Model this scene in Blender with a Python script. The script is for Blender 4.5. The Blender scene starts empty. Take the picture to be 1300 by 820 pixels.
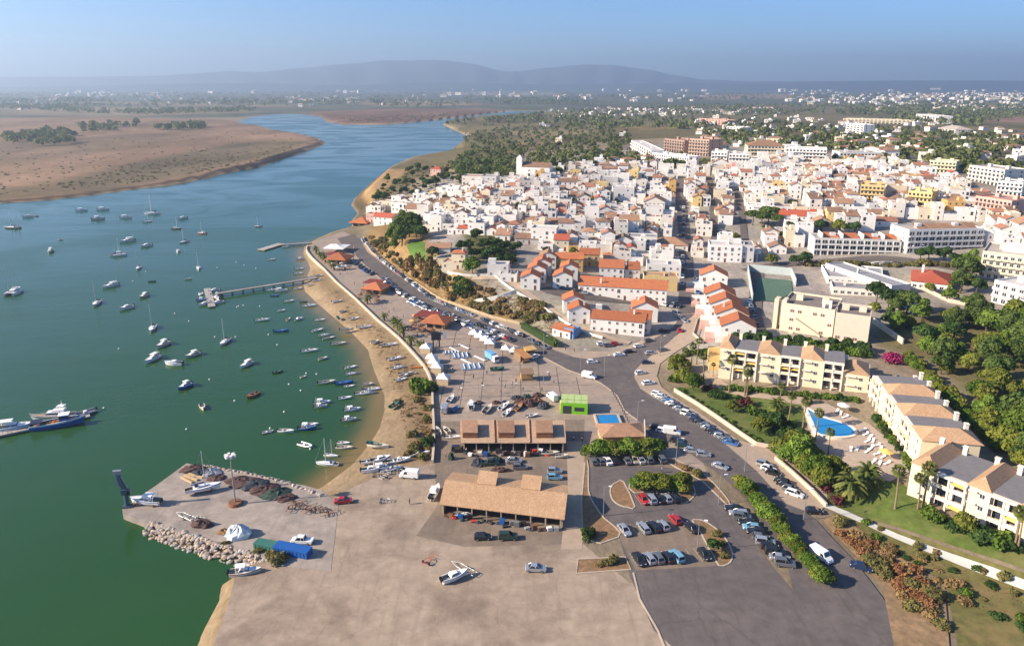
import bpy, bmesh, math, random
import numpy as np
from mathutils import Vector, Matrix

R = math.radians
S = bpy.context.scene
C = S.collection
rnd = random.Random(7)

# ------------------------------------------------------------------ camera, world, sun, exposure
CAM_H, FPX, HORIZON = 100.0, 928.0, 107.0            # height in m, focal length and horizon row of a 1300 x 820 frame
PITCH = math.atan((365.0 - HORIZON) / FPX)
cam_d = bpy.data.cameras.new('camera'); cam = bpy.data.objects.new('camera', cam_d); C.objects.link(cam)
cam.location = (0, 0, CAM_H); cam.rotation_euler = (math.pi / 2 - PITCH, 0, 0)
cam_d.sensor_width = 36; cam_d.lens = 36 * FPX / 1300; cam_d.shift_y = -45 / 1300
cam_d.clip_start = 1; cam_d.clip_end = 120000
S.camera = cam

SUN_EL, SUN_AZ = 27.0, -100.0                          # azimuth clockwise from +Y
sun_vec = Vector((math.cos(R(SUN_EL)) * math.sin(R(SUN_AZ)), math.cos(R(SUN_EL)) * math.cos(R(SUN_AZ)), math.sin(R(SUN_EL))))
w = bpy.data.worlds.new('World'); S.world = w; w.use_nodes = True
nt = w.node_tree; bg = nt.nodes['Background']
sky = nt.nodes.new('ShaderNodeTexSky'); sky.sky_type = 'NISHITA'; sky.sun_disc = False
sky.sun_elevation = R(SUN_EL); sky.sun_rotation = R(SUN_AZ); sky.altitude = 100
sky.air_density = 0.9; sky.dust_density = 0.7; sky.ozone_density = 9.5
nt.links.new(sky.outputs[0], bg.inputs[0]); bg.inputs[1].default_value = 0.095
sl = bpy.data.lights.new('sun', 'SUN'); sl.energy = 5.0; sl.angle = R(0.55); sl.color = (1.0, 0.87, 0.70)
so = bpy.data.objects.new('sun', sl); C.objects.link(so); so.rotation_euler = sun_vec.to_track_quat('Z', 'Y').to_euler()
S.view_settings.view_transform = 'Standard'; S.view_settings.look = 'None'
S.view_settings.exposure = 1.07; S.view_settings.gamma = 1.0; S.view_settings.use_curve_mapping = False
S.render.engine = 'CYCLES'
S.cycles.max_bounces = 5; S.cycles.diffuse_bounces = 2; S.cycles.glossy_bounces = 2; S.cycles.transmission_bounces = 2
S.cycles.transparent_max_bounces = 6; S.cycles.volume_bounces = 0; S.cycles.caustics_reflective = False
S.cycles.caustics_refractive = False; S.cycles.use_denoising = True

# ------------------------------------------------------------------ picture point -> place (the camera stands at (0,0,100) looking along +Y)
cp, sp_ = math.cos(PITCH), math.sin(PITCH)
def ray(px, py):
    a, b = (px - 650.0) / FPX, (365.0 - py) / FPX
    return a, cp + b * sp_, -sp_ + b * cp
def P(px, py, z=0.0):
    dx, dy, dz = ray(px, py)
    t = (z - CAM_H) / dz
    return (dx * t, dy * t)
def PL(pts, z=0.0): return [P(x, y, z) for x, y in pts]

def inside(poly, X, Y):
    X = np.asarray(X, float); Y = np.asarray(Y, float); r = np.zeros(X.shape, bool); n = len(poly)
    for i in range(n):
        x0, y0 = poly[i]; x1, y1 = poly[(i + 1) % n]
        c = (y0 > Y) != (y1 > Y)
        if y0 != y1: r ^= c & (X < (x1 - x0) * (Y - y0) / (y1 - y0) + x0)
    return r
def line_dist(pts, X, Y, closed=True):
    X = np.asarray(X, float); Y = np.asarray(Y, float); d = np.full(X.shape, 1e18); n = len(pts)
    for i in range(n if closed else n - 1):
        x0, y0 = pts[i]; x1, y1 = pts[(i + 1) % n]; ex, ey = x1 - x0, y1 - y0; L = ex * ex + ey * ey + 1e-9
        t = np.clip(((X - x0) * ex + (Y - y0) * ey) / L, 0, 1)
        d = np.minimum(d, (X - x0 - t * ex) ** 2 + (Y - y0 - t * ey) ** 2)
    return np.sqrt(d)
def sstep(a, b, x):
    t = np.clip((np.asarray(x, float) - a) / (b - a), 0, 1); return t * t * (3 - 2 * t)
def smooth_line(pts, k=3, closed=False):
    n = len(pts); out = []
    for i in range(n if closed else n - 1):
        p = [pts[(i + j - 1) % n] if closed else pts[min(max(i + j - 1, 0), n - 1)] for j in range(4)]
        for s in range(k):
            t = s / k
            out.append(tuple(0.5 * (2 * p[1][a] + (p[2][a] - p[0][a]) * t + (2 * p[0][a] - 5 * p[1][a] + 4 * p[2][a] - p[3][a]) * t * t
                                    + (3 * p[1][a] - p[0][a] - 3 * p[2][a] + p[3][a]) * t ** 3) for a in (0, 1)))
    if not closed: out.append(tuple(pts[-1]))
    return out

# ------------------------------------------------------------------ terrain heights
SEA = -1.5
QUAY_EDGE = [(337,718),(310,713),(277,704),(238,692),(191,678),(155,652),(155,645),(197,617),(237,587),(257,592),(288,599),(310,602),(355,613),(390,624),(408,624)]
BEACH_EDGE = [(408,619),(447,590),(470,562),(482,543),(488,520),(488,503),(474,468),(467,444),(445,421),(426,405),(406,388),(387,370),(385,362),(394,341),(391,334),(385,322),(386,314),
              (394,308),(402,303),(416,297),(435,292),(449,287),(449,279),(455,271),(447,260),(451,252),(464,240),(480,225),(503,215),(528,210),(553,206),(569,202),(572,192),(584,182),(599,174),(586,169),(571,162),(562,158),(569,154.5),(609,149),(640,147),(700,143.5)]
MARSH_EDGE = [(700,141),(642,142),(609,146),(553,153),(508,157),(470,159),(437,158.5),(416,155),(409,149),(385,145.5),(345,145),(318,149),(302,156),(327,159),(343,164),(381,170),(404,176),(411,183),(381,195),(355,203),(330,212),
              (292,219),(254,228),(216,235),(165,241),(109,249),(51,255),(0,258),(-300,285),(-900,330)]
WATER = PL([(-1500,1100),(200,1100),(262,800),(290,735)] + QUAY_EDGE + BEACH_EDGE + MARSH_EDGE, SEA)
NQ = 4 + len(QUAY_EDGE); NB = NQ + len(BEACH_EDGE)
BEACH_W = PL(BEACH_EDGE[:20], SEA)
QUAY_NW = PL([(190,668),(155,655),(155,645),(197,617),(237,587),(257,593)], SEA)
CLIFF_BASE = [(452,292),(460,300),(473,322),(514,350),(555,378),(574,386),(594,393),(625,404),(664,413),(705,440),(740,445),(775,446)]
FLAT = PL([(380,300),(400,290),(440,283)] + CLIFF_BASE + [(810,455),(850,470),(905,490),(1000,565),(1060,622),(1120,680),(1300,760),(1500,1100),(100,1100),(80,640),(230,560),(400,600),(460,540),(460,480),(380,380),(360,330)])
CTRL = [(462,303,0),(473,322,0),(514,350,0),(555,378,0),(594,393,0),(625,404,0),(664,413,0),(705,440,0),(740,445,0),
        (476,300,6),(488,316,9),(505,326,11),(535,331,13),(551,340,13),(574,348,12),(613,350,12),(635,361,10),(654,372,8),(680,385,6),(700,398,4.5),(720,412,3),(760,427,1.5),(800,435,.8),
        (560,372,4),(600,372,5),(640,392,3),
        (790,470,0),(820,440,.6),(848,410,2),(855,400,2.5),(870,375,4),(872,340,7),(872,300,12),(866,265,18),(864,240,23),
        (460,285,1),(468,276,4),(500,268,8),(540,300,13),(515,300,13),(530,318,13),(600,320,14),(650,330,13),(700,350,10),(760,365,7),(760,400,4),(820,350,7),
        (700,300,16),(600,280,18),(700,250,25),(665,222,31),(750,218,31),(560,245,18),(478,245,11),(500,228,14),(525,218,15),(560,212,15),(600,190,18),(590,180,10),(600,205,22),
        (900,190,36),(1000,205,34),(950,225,29),(1000,250,24),(940,270,18),(1000,300,13),(1000,335,9),(950,360,6),(1000,400,5),(920,400,5),(920,440,4),(860,440,1.5),
        (1000,470,3),(900,500,0),(1000,560,0),(1050,500,2.5),(1100,620,2),(1200,600,4.5),(1100,700,1),(1300,720,3),(1100,430,6),(1120,380,8),(1250,450,7),(1250,350,13),(1200,300,17),(1100,300,15),(1290,250,26),(1150,205,34),(1290,190,28),
        (800,172,22),(700,172,18),(900,160,18),(1100,168,24),(1250,160,14),(1100,145,9),(620,168,13),(650,152,7),(720,150,7),(800,140,4),(1000,140,6),(1290,140,6),(580,172,3),
        (400,300,0),(430,340,0),(500,400,0),(500,500,0),(600,600,0),(800,700,0),(300,650,0),(300,900,0),(900,900,0)]
CX = np.array([P(a, b, c) for a, b, c in CTRL]); CZ = np.array([c for _, _, c in CTRL], float)
CX = np.vstack([CX, [[-3000, 3500], [0, 5000], [3000, 4000], [-8000, 9000], [8000, 9000], [0, 15000], [3000, 500], [-3000, 1500]]]); CZ = np.concatenate([CZ, [0, 3, 6, 4, 8, 10, 8, 0]])
_D = np.hypot(CX[:, None, 0] - CX[None, :, 0], CX[:, None, 1] - CX[None, :, 1])
_W = np.linalg.solve(np.block([[_D - 2.0 * np.eye(len(CZ)), np.ones((len(CZ), 1))], [np.ones((1, len(CZ))), np.zeros((1, 1))]]), np.concatenate([CZ, [0]]))
def height(X, Y):
    X = np.asarray(X, float); Y = np.asarray(Y, float)
    h = np.full(X.shape, _W[-1])
    for (cx, cy), wt in zip(CX, _W): h = h + wt * np.hypot(X - cx, Y - cy)
    fl = inside(FLAT, X, Y); df = line_dist(FLAT, X, Y)
    h = np.where(fl, 0.0, np.maximum(h, 0) * sstep(0, 10, df))
    h = h + np.where(fl, 0, np.sin(X * .05 + 1) * np.sin(Y * .043) * .35 * sstep(4, 30, df))
    wa = inside(WATER, X, Y); dw = line_dist(WATER, X, Y); db = line_dist(BEACH_W, X, Y, False)
    bank = np.where(db < dw + .5, 9.0, 2.2)
    dq = line_dist(QUAY_NW, X, Y, False)
    wa = wa | (dq < 6)
    return np.where(wa, np.maximum(np.where(dq < 6, SEA - 2, SEA - .02) - dw * .16, -7), np.minimum(h, SEA + (h - SEA) * np.clip(dw / np.maximum(bank, np.maximum(h, 0) * 1.5), 0, 1)))

def axis(lo, hi, a, b, step, grow):
    m = list(np.arange(a, b + .01, step)); s = step; x = a; left = []
    while x > lo: s *= grow; x -= s; left.append(x)
    s = step; x = b; right = []
    while x < hi: s *= grow; x += s; right.append(x)
    return np.array(left[::-1] + m + right)
GX = axis(-15000, 15000, -260, 420, 2.6, 1.06); GY = axis(-50, 16500, 90, 780, 2.6, 1.045)
GZ = height(*np.meshgrid(GX, GY))
def H(x, y):                                            # height of the terrain mesh
    i = min(max(int(np.searchsorted(GX, x)) - 1, 0), len(GX) - 2); j = min(max(int(np.searchsorted(GY, y)) - 1, 0), len(GY) - 2)
    u = (x - GX[i]) / (GX[i + 1] - GX[i]); v = (y - GY[j]) / (GY[j + 1] - GY[j])
    return float(GZ[j, i] * (1 - u) * (1 - v) + GZ[j, i + 1] * u * (1 - v) + GZ[j + 1, i] * (1 - u) * v + GZ[j + 1, i + 1] * u * v)
def G(px, py):                                          # the ground point seen at a picture point
    z = 0.0
    dx, dy, dz = ray(px, py); t = 80.0; st = 6.0
    while t < 16000:
        z = CAM_H + dz * t
        g = H(dx * t, dy * t)
        if z <= g:
            lo, hi = t - st, t
            for _ in range(24):
                m = (lo + hi) / 2
                if CAM_H + dz * m <= H(dx * m, dy * m): hi = m
                else: lo = m
            return Vector((dx * hi, dy * hi, CAM_H + dz * hi))
        st = max(4.0, t * .012); t += st
    return Vector((dx * t, dy * t, 0))
# ------------------------------------------------------------------ materials
def nodes_of(m):
    m.use_nodes = True
    return m.node_tree, m.node_tree.nodes['Principled BSDF']
def N(nt, t, **kw):
    n = nt.nodes.new(t)
    for k, v in kw.items():
        if k in n.inputs: n.inputs[k].default_value = v
        else: setattr(n, k, v)
    return n
def mixc(nt, fac, a, b, blend='MIX'):
    m = nt.nodes.new('ShaderNodeMix'); m.data_type = 'RGBA'; m.blend_type = blend
    for s, v in ((0, fac), (6, a), (7, b)):
        if hasattr(v, 'is_linked') or hasattr(v, 'links'): nt.links.new(v, m.inputs[s])
        else: m.inputs[s].default_value = v if s == 0 else (tuple(v) + (1,))[:4]
    return m.outputs[2]
def ramp(nt, src, stops):
    r = nt.nodes.new('ShaderNodeValToRGB'); e = r.color_ramp.elements
    while len(e) < len(stops): e.new(.5)
    for i, (p, c) in enumerate(stops): e[i].position = p; e[i].color = (c, c, c, 1) if not isinstance(c, tuple) else c + (1,)
    nt.links.new(src, r.inputs[0]); return r.outputs[0]
MATS = {}
def mat(name, col, rough=.85, var=.25, scale=.6, spec=.25, metal=0.0, bump=0.0, bscale=6.0, rand=0.0, stain=None, stain_scale=.12, stain_amt=.5, crack=0):
    """a plain surface: colour with two octaves of wear, optional larger stains, optional variation from object to object"""
    if name in MATS: return MATS[name]
    m = bpy.data.materials.new(name); nt, b = nodes_of(m); MATS[name] = m
    b.inputs['Roughness'].default_value = rough; b.inputs['Specular IOR Level'].default_value = spec; b.inputs['Metallic'].default_value = metal
    c = tuple(col)
    g = N(nt, 'ShaderNodeNewGeometry')
    if var > 0:
        n1 = N(nt, 'ShaderNodeTexNoise', Scale=scale, Detail=5.0, Roughness=.65); nt.links.new(g.outputs['Position'], n1.inputs['Vector'])
        v = ramp(nt, n1.outputs[0], [(.25, 1 - var), (.75, 1 + var * .6)])
        out = mixc(nt, 1.0, c, v, 'MULTIPLY')
    else: out = None
    if stain:
        n2 = N(nt, 'ShaderNodeTexNoise', Scale=stain_scale, Detail=6.0, Roughness=.7); nt.links.new(g.outputs['Position'], n2.inputs['Vector'])
        f = ramp(nt, n2.outputs[0], [(.48, 0.0), (.68, stain_amt)])
        out = mixc(nt, f, out if out is not None else c, tuple(stain))
    if crack:
        dn = N(nt, 'ShaderNodeTexNoise', Scale=.35, Detail=4.0); nt.links.new(g.outputs['Position'], dn.inputs['Vector']); vm = N(nt, 'ShaderNodeVectorMath', operation='MULTIPLY_ADD'); nt.links.new(dn.outputs['Color'], vm.inputs[0]); vm.inputs[1].default_value = (3.5, 3.5, 0); nt.links.new(g.outputs['Position'], vm.inputs[2])
        vo = N(nt, 'ShaderNodeTexVoronoi', feature='DISTANCE_TO_EDGE', Scale=crack); nt.links.new(vm.outputs[0], vo.inputs['Vector']); out = mixc(nt, ramp(nt, vo.outputs['Distance'], [(.0, .28), (.016, 0.0)]), out, tuple(x * .45 for x in c))
        mp = N(nt, 'ShaderNodeMapping'); mp.inputs['Scale'].default_value = (.9, .05, 1); mp.inputs['Rotation'].default_value = (0, 0, .5); nt.links.new(g.outputs['Position'], mp.inputs['Vector']); tn = N(nt, 'ShaderNodeTexNoise', Scale=1.0, Detail=3.0); nt.links.new(mp.outputs[0], tn.inputs['Vector']); out = mixc(nt, ramp(nt, tn.outputs[0], [(.56, 0.0), (.72, .4)]), out, tuple(x * .6 for x in c))
    if rand > 0:
        oi = N(nt, 'ShaderNodeObjectInfo'); r_ = ramp(nt, oi.outputs['Random'], [(0, 1 - rand), (1, 1 + rand * .7)])
        out = mixc(nt, 1.0, out if out is not None else c, r_, 'MULTIPLY')
    if out is not None: nt.links.new(out, b.inputs['Base Color'])
    else: b.inputs['Base Color'].default_value = c + (1,)
    if bump > 0:
        n3 = N(nt, 'ShaderNodeTexNoise', Scale=bscale, Detail=4.0); nt.links.new(g.outputs['Position'], n3.inputs['Vector'])
        bp = N(nt, 'ShaderNodeBump', Strength=bump, Distance=.1); nt.links.new(n3.outputs[0], bp.inputs['Height']); nt.links.new(bp.outputs[0], b.inputs['Normal'])
    return m
def leaf_mat(name, a, b_, rand=.25, trans=.25):
    """foliage: each leaf clump takes its own tone from the mesh colour 'tone' (species mix of old and young leaves)"""
    if name in MATS: return MATS[name]
    m = bpy.data.materials.new(name); m.use_nodes = True; nt = m.node_tree; MATS[name] = m
    for n in list(nt.nodes):
        if n.type != 'OUTPUT_MATERIAL': nt.nodes.remove(n)
    o = nt.nodes['Material Output']
    at = N(nt, 'ShaderNodeAttribute', attribute_name='tone'); oi = N(nt, 'ShaderNodeObjectInfo')
    c = mixc(nt, at.outputs['Fac'], a, b_)
    c = mixc(nt, 1.0, c, ramp(nt, oi.outputs['Random'], [(0, 1 - rand), (1, 1 + rand)]), 'MULTIPLY')
    d = N(nt, 'ShaderNodeBsdfDiffuse'); t = N(nt, 'ShaderNodeBsdfTranslucent'); nt.links.new(c, d.inputs[0]); nt.links.new(c, t.inputs[0])
    mx = N(nt, 'ShaderNodeMixShader'); mx.inputs[0].default_value = trans
    nt.links.new(d.outputs[0], mx.inputs[1]); nt.links.new(t.outputs[0], mx.inputs[2]); nt.links.new(mx.outputs[0], o.inputs[0])
    return m
def tile_mat(name, a, b_, rand=.15, scale=1.0):
    """clay tile roof: courses of tiles as fine relief, patchy weathering"""
    if name in MATS: return MATS[name]
    m = bpy.data.materials.new(name); nt, b = nodes_of(m); MATS[name] = m; b.inputs['Roughness'].default_value = .8; b.inputs['Specular IOR Level'].default_value = .2
    tc = N(nt, 'ShaderNodeTexCoord'); g = N(nt, 'ShaderNodeNewGeometry')
    n1 = N(nt, 'ShaderNodeTexNoise', Scale=.5 * scale, Detail=6.0, Roughness=.7); nt.links.new(g.outputs['Position'], n1.inputs['Vector'])
    n2 = N(nt, 'ShaderNodeTexNoise', Scale=3.5 * scale, Detail=3.0); nt.links.new(g.outputs['Position'], n2.inputs['Vector'])
    c = mixc(nt, ramp(nt, n1.outputs[0], [(.3, 0.0), (.7, 1.0)]), a, b_)
    c = mixc(nt, 1.0, c, ramp(nt, n2.outputs[0], [(.3, .72), (.7, 1.18)]), 'MULTIPLY')
    oi = N(nt, 'ShaderNodeObjectInfo'); c = mixc(nt, 1.0, c, ramp(nt, oi.outputs['Random'], [(0, 1 - rand), (1, 1 + rand)]), 'MULTIPLY')
    wv = N(nt, 'ShaderNodeTexWave', Scale=1.1, Distortion=.4); nt.links.new(tc.outputs['Object'], wv.inputs['Vector'])
    bp = N(nt, 'ShaderNodeBump', Strength=.35, Distance=.08); nt.links.new(wv.outputs[0], bp.inputs['Height']); nt.links.new(bp.outputs[0], b.inputs['Normal'])
    nt.links.new(c, b.inputs['Base Color']); return m

# ------------------------------------------------------------------ mesh builder and scene bookkeeping
class MB:
    def __init__(s): s.v = []; s.f = []; s.m = []; s.cur = 0
    def add(s, vs, fs, mi=None):
        o = len(s.v); s.v += [tuple(p) for p in vs]; s.f += [tuple(i + o for i in f) for f in fs]; s.m += [s.cur if mi is None else mi] * len(fs); return s
    def box(s, cx, cy, z0, z1, sx, sy, rz=0.0, mi=None, bottom=False, taper=1.0):
        c, n = math.cos(rz), math.sin(rz); vs = []
        for z, k in ((z0, 1.0), (z1, taper)):
            for ax, ay in ((-.5, -.5), (.5, -.5), (.5, .5), (-.5, .5)):
                x, y = ax * sx * k, ay * sy * k; vs.append((cx + x * c - y * n, cy + x * n + y * c, z))
        fs = [(4, 5, 6, 7), (0, 1, 5, 4), (1, 2, 6, 5), (2, 3, 7, 6), (3, 0, 4, 7)] + ([(3, 2, 1, 0)] if bottom else [])
        return s.add(vs, fs, mi)
    def prism(s, poly, z0, z1, mi=None, top=True, bottom=False):
        n = len(poly)
        a = sum(poly[i][0] * poly[(i + 1) % n][1] - poly[(i + 1) % n][0] * poly[i][1] for i in range(n))
        if a < 0: poly = poly[::-1]
        vs = [(p[0], p[1], z0) for p in poly] + [(p[0], p[1], z1) for p in poly]
        fs = [(i, (i + 1) % n, n + (i + 1) % n, n + i) for i in range(n)]
        if top: fs.append(tuple(range(n, 2 * n)))
        if bottom: fs.append(tuple(range(n - 1, -1, -1)))
        return s.add(vs, fs, mi)
    def tube(s, pts, rad, n=6, mi=None, cap=True):
        pts = [Vector(p) for p in pts]; k = len(pts); rad = rad if isinstance(rad, (list, tuple)) else [rad] * k; vs = []
        for i, p in enumerate(pts):
            d = (pts[min(i + 1, k - 1)] - pts[max(i - 1, 0)]).normalized()
            u = d.cross(Vector((0, 0, 1)) if abs(d.z) < .9 else Vector((1, 0, 0))).normalized(); q = d.cross(u)
            for j in range(n):
                a = 2 * math.pi * j / n; vs.append(p + (u * math.cos(a) + q * math.sin(a)) * rad[i])
        fs = [(i * n + j, i * n + (j + 1) % n, (i + 1) * n + (j + 1) % n, (i + 1) * n + j) for i in range(k - 1) for j in range(n)]
        if cap: fs += [tuple(range(n - 1, -1, -1)), tuple(range((k - 1) * n, k * n))]
        return s.add(vs, fs, mi)
    def loft(s, rings, mi=None, cap0=True, cap1=True, closed=True):
        n = len(rings[0]); vs = [p for r_ in rings for p in r_]; m = n if closed else n - 1
        fs = [(i * n + j, i * n + (j + 1) % n, (i + 1) * n + (j + 1) % n, (i + 1) * n + j) for i in range(len(rings) - 1) for j in range(m)]
        if cap0: fs.append(tuple(range(n - 1, -1, -1)))
        if cap1: fs.append(tuple(range((len(rings) - 1) * n, len(rings) * n)))
        return s.add(vs, fs, mi)
    def merge(s, o, M=None, mi=None):
        vs = [M @ Vector(p) for p in o.v] if M else o.v
        k = len(s.v); s.v += [tuple(p) for p in vs]; s.f += [tuple(i + k for i in f) for f in o.f]; s.m += o.m if mi is None else [mi] * len(o.f); return s
    def mesh(s, name, mats, smooth=False, normals=False):
        me = bpy.data.meshes.new(name); me.from_pydata(s.v, [], s.f)
        for m in (mats if isinstance(mats, (list, tuple)) else [mats]): me.materials.append(m)
        if any(s.m): me.polygons.foreach_set('material_index', s.m)
        if normals:
            b = bmesh.new(); b.from_mesh(me); bmesh.ops.recalc_face_normals(b, faces=b.faces); b.to_mesh(me); b.free()
        if smooth: me.polygons.foreach_set('use_smooth', [True] * len(me.polygons))
        me.update(); return me
    def build(s, name, mats, parent=None, loc=None, rz=0.0, **kw):
        return put(name, s.mesh(name, mats, **kw), parent, loc, rz)
def put(name, data, parent=None, loc=None, rz=0.0):
    o = bpy.data.objects.new(name, data); C.objects.link(o)
    if loc is not None: o.location = loc
    o.rotation_euler = (0, 0, rz)
    if parent is not None: o.parent = parent
    return o
def tag(o, label=None, cat=None, group=None, kind=None):
    for k, v in (('label', label), ('category', cat), ('group', group), ('kind', kind)):
        if v: o[k] = v
    return o
def empty(name, loc=(0, 0, 0), rz=0.0, label=None, cat=None, group=None):
    return tag(put(name, None, None, loc, rz), label, cat, group)
KIDS = {}
def clone(root, loc, rz=0.0, sc=None):
    """a copy of a thing with copies of its parts and sub-parts"""
    r = root.copy(); C.objects.link(r); r.location = loc; r.rotation_euler = (0, 0, rz)
    if sc: r.scale = (sc, sc, sc) if not isinstance(sc, tuple) else sc
    for c in root.children:
        d = c.copy(); C.objects.link(d); d.parent = r
        for g in c.children:
            e = g.copy(); C.objects.link(e); e.parent = d
    return r

# ------------------------------------------------------------------ terrain mesh, its ground cover colours
SAND = (.46, .325, .19); DUST = (.34, .26, .18)
REG = [  # ground cover drawn one over the other: polygon in picture points, colour, width of the blend in metres
    ([(-900,150),(-900,112),(1400,112),(1800,140),(1300,145),(700,150),(400,146),(330,146),(300,150),(-50,150)], (.125,.125,.075), 60),
    ([(-300,300),(-600,180),(-100,152),(120,148),(300,152),(420,172),(420,186),(330,214),(100,252),(0,260)], (.31,.19,.115), 6),
    ([(380,143),(480,139),(600,139),(660,142),(610,147),(470,160),(430,158),(405,149)], (.22,.12,.075), 12),
    ([(480,230),(560,205),(568,190),(560,150),(700,143),(900,135),(1400,130),(1500,260),(1300,250),(1000,195),(800,200),(640,222),(560,240),(470,275),(445,262)], (.19,.15,.07), 14),
    ([(0,134),(300,139),(330,143),(150,148),(0,146)], (.30,.22,.13), 30), ([(60,129),(300,131),(420,137),(200,135)], (.28,.2,.12), 40), ([(420,128),(560,129),(640,134),(480,136)], (.30,.21,.13), 40), ([(560,118),(700,118),(720,122),(580,122)], (.32,.26,.18), 80), ([(880,122),(1010,120),(1010,126),(900,128)], (.34,.22,.15), 60), ([(1080,138),(1300,134),(1300,141),(1100,146)], (.28,.2,.12), 30), ([(640,178),(720,170),(760,180),(680,192)], (.28,.21,.11), 8), ([(640,196),(700,200),(760,204),(660,214)], (.30,.20,.11), 6),
    ([(60,234),(180,205),(300,182),(402,180),(360,198),(250,222),(120,246)], (.185,.135,.075), 22), ([(-100,215),(60,205),(200,180),(260,172),(160,170),(-100,190)], (.25,.165,.10), 16), ([(-100,246),(60,236),(110,244),(-100,262)], (.22,.15,.085), 10),
    ([(770,178),(830,165),(900,170),(860,178),(790,182)], (.27,.19,.09), 8),
    ([(1190,215),(1300,195),(1420,190),(1420,240),(1290,228),(1215,226)], (.38,.20,.11), 8),
    ([(1200,156),(1300,150),(1400,150),(1400,163),(1250,162)], (.36,.2,.13), 15),
    ([(1110,455),(1040,440),(1115,395),(1170,385),(1300,400),(1500,430),(1600,800),(1300,600),(1180,480)], (.20,.165,.075), 4),
    ([(470,262),(540,242),(640,224),(800,205),(1000,190),(1300,240),(1600,260),(1600,420),(1300,400),(1200,380),(1110,400),(1100,440),(905,445),(855,400),(800,440),(700,400),(655,372),(600,345),(540,330),(480,290)], (.40,.34,.29), 6),
    ([(470,318),(452,292),(470,270),(520,262),(545,300),(540,330),(655,372),(740,425),(790,440),(700,440),(660,414),(555,380)], (.37,.235,.10), 3),
    ([(585,300),(652,303),(655,338),(600,334)], (.13,.125,.05), 3),
    ([(452,256),(480,226),(520,232),(495,255),(470,270)], (.44,.27,.13), 4)]
def build_terrain():
    X, Y = np.meshgrid(GX, GY); ny, nx = X.shape
    col = np.empty((ny, nx, 3)); col[:] = DUST
    for poly, c, bw in REG:
        W_ = PL(poly, 12 if bw == 3 or c == (.40,.34,.29) else 0); fl = inside(W_, X, Y); d = line_dist(W_, X, Y)
        wgt = (sstep(-bw, bw, np.where(fl, d, -d)))[..., None]; col = col * (1 - wgt) + np.array(c) * wgt
    db = line_dist(BEACH_W, X, Y, False); sandy = (1 - sstep(14, 26, db)) * (Y < 480)
    wa = inside(WATER, X, Y); dw = line_dist(WATER, X, Y)
    sandy = np.maximum(sandy, np.where(wa | ((dw < 5) & (Y < 480)), 1, 0))[..., None]
    col = col * (1 - sandy) + np.array(SAND) * sandy
    UP = PL([(392,333),(412,349),(440,378),(480,418),(520,456),(547,492),(549,586),(525,588),(515,560),(512,520),(500,480),(478,445),(450,415),(420,386),(400,358)], 0); fl = inside(UP, X, Y); d = line_dist(UP, X, Y); wg = sstep(-2.5, 2.5, np.where(fl, d, -d))[..., None] * .85; col = col * (1 - wg) + np.array((.35, .23, .125)) * wg
    marsh = ((db > 40) & ~wa & (dw < 9) & (Y > 500) & (Y < 1700))[..., None]; col = np.where(marsh, col * .45, col)
    me = bpy.data.meshes.new('ground'); n = nx * ny
    me.vertices.add(n); me.vertices.foreach_set('co', np.stack([X, Y, GZ], -1).astype(np.float32).ravel())
    i = np.arange(n).reshape(ny, nx); q = np.stack([i[:-1, :-1], i[:-1, 1:], i[1:, 1:], i[1:, :-1]], -1).reshape(-1)
    nf = len(q) // 4; me.loops.add(nf * 4); me.loops.foreach_set('vertex_index', q.astype(np.int32))
    me.polygons.add(nf); me.polygons.foreach_set('loop_start', np.arange(0, nf * 4, 4, dtype=np.int32)); me.polygons.foreach_set('use_smooth', np.ones(nf, bool))
    me.update(calc_edges=True)
    a = me.attributes.new('cover', 'FLOAT_COLOR', 'POINT'); a.data.foreach_set('color', np.concatenate([col, np.ones((ny, nx, 1))], -1).astype(np.float32).ravel())
    m = bpy.data.materials.new('ground'); nt, b = nodes_of(m); b.inputs['Roughness'].default_value = .95; b.inputs['Specular IOR Level'].default_value = .1
    at = N(nt, 'ShaderNodeAttribute', attribute_name='cover'); g = N(nt, 'ShaderNodeNewGeometry')
    mp = N(nt, 'ShaderNodeMapping'); nt.links.new(g.outputs['Position'], mp.inputs['Vector']); mp.inputs['Scale'].default_value = (1, .55, 1)
    c = at.outputs['Color']
    for sc, lo, hi, dt in ((.004, .55, 1.35, 8), (.018, .62, 1.3, 8), (.09, .75, 1.22, 8), (.7, .75, 1.2, 6)):
        nz = N(nt, 'ShaderNodeTexNoise', Scale=sc, Detail=float(dt), Roughness=.68); nt.links.new(mp.outputs[0], nz.inputs['Vector'])
        c = mixc(nt, 1.0, c, ramp(nt, nz.outputs[0], [(.3, lo), (.7, hi)]), 'MULTIPLY')
    nz = N(nt, 'ShaderNodeTexNoise', Scale=.009, Detail=7.0, Roughness=.7); nt.links.new(mp.outputs[0], nz.inputs['Vector'])
    c = mixc(nt, ramp(nt, nz.outputs[0], [(.42, 0.0), (.6, 1.0)]), c, mixc(nt, 1.0, c, (.66, .68, .58), 'MULTIPLY'))
    nt.links.new(c, b.inputs['Base Color'])
    nz = N(nt, 'ShaderNodeTexNoise', Scale=1.2, Detail=5.0); nt.links.new(g.outputs['Position'], nz.inputs['Vector'])
    bp = N(nt, 'ShaderNodeBump', Strength=.5, Distance=.25); nt.links.new(nz.outputs[0], bp.inputs['Height']); nt.links.new(bp.outputs[0], b.inputs['Normal'])
    me.materials.append(m); tag(put('ground', me), kind='structure', label='sandy and grassy ground of the shore, the town hill and the plain behind')
build_terrain()

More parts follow.
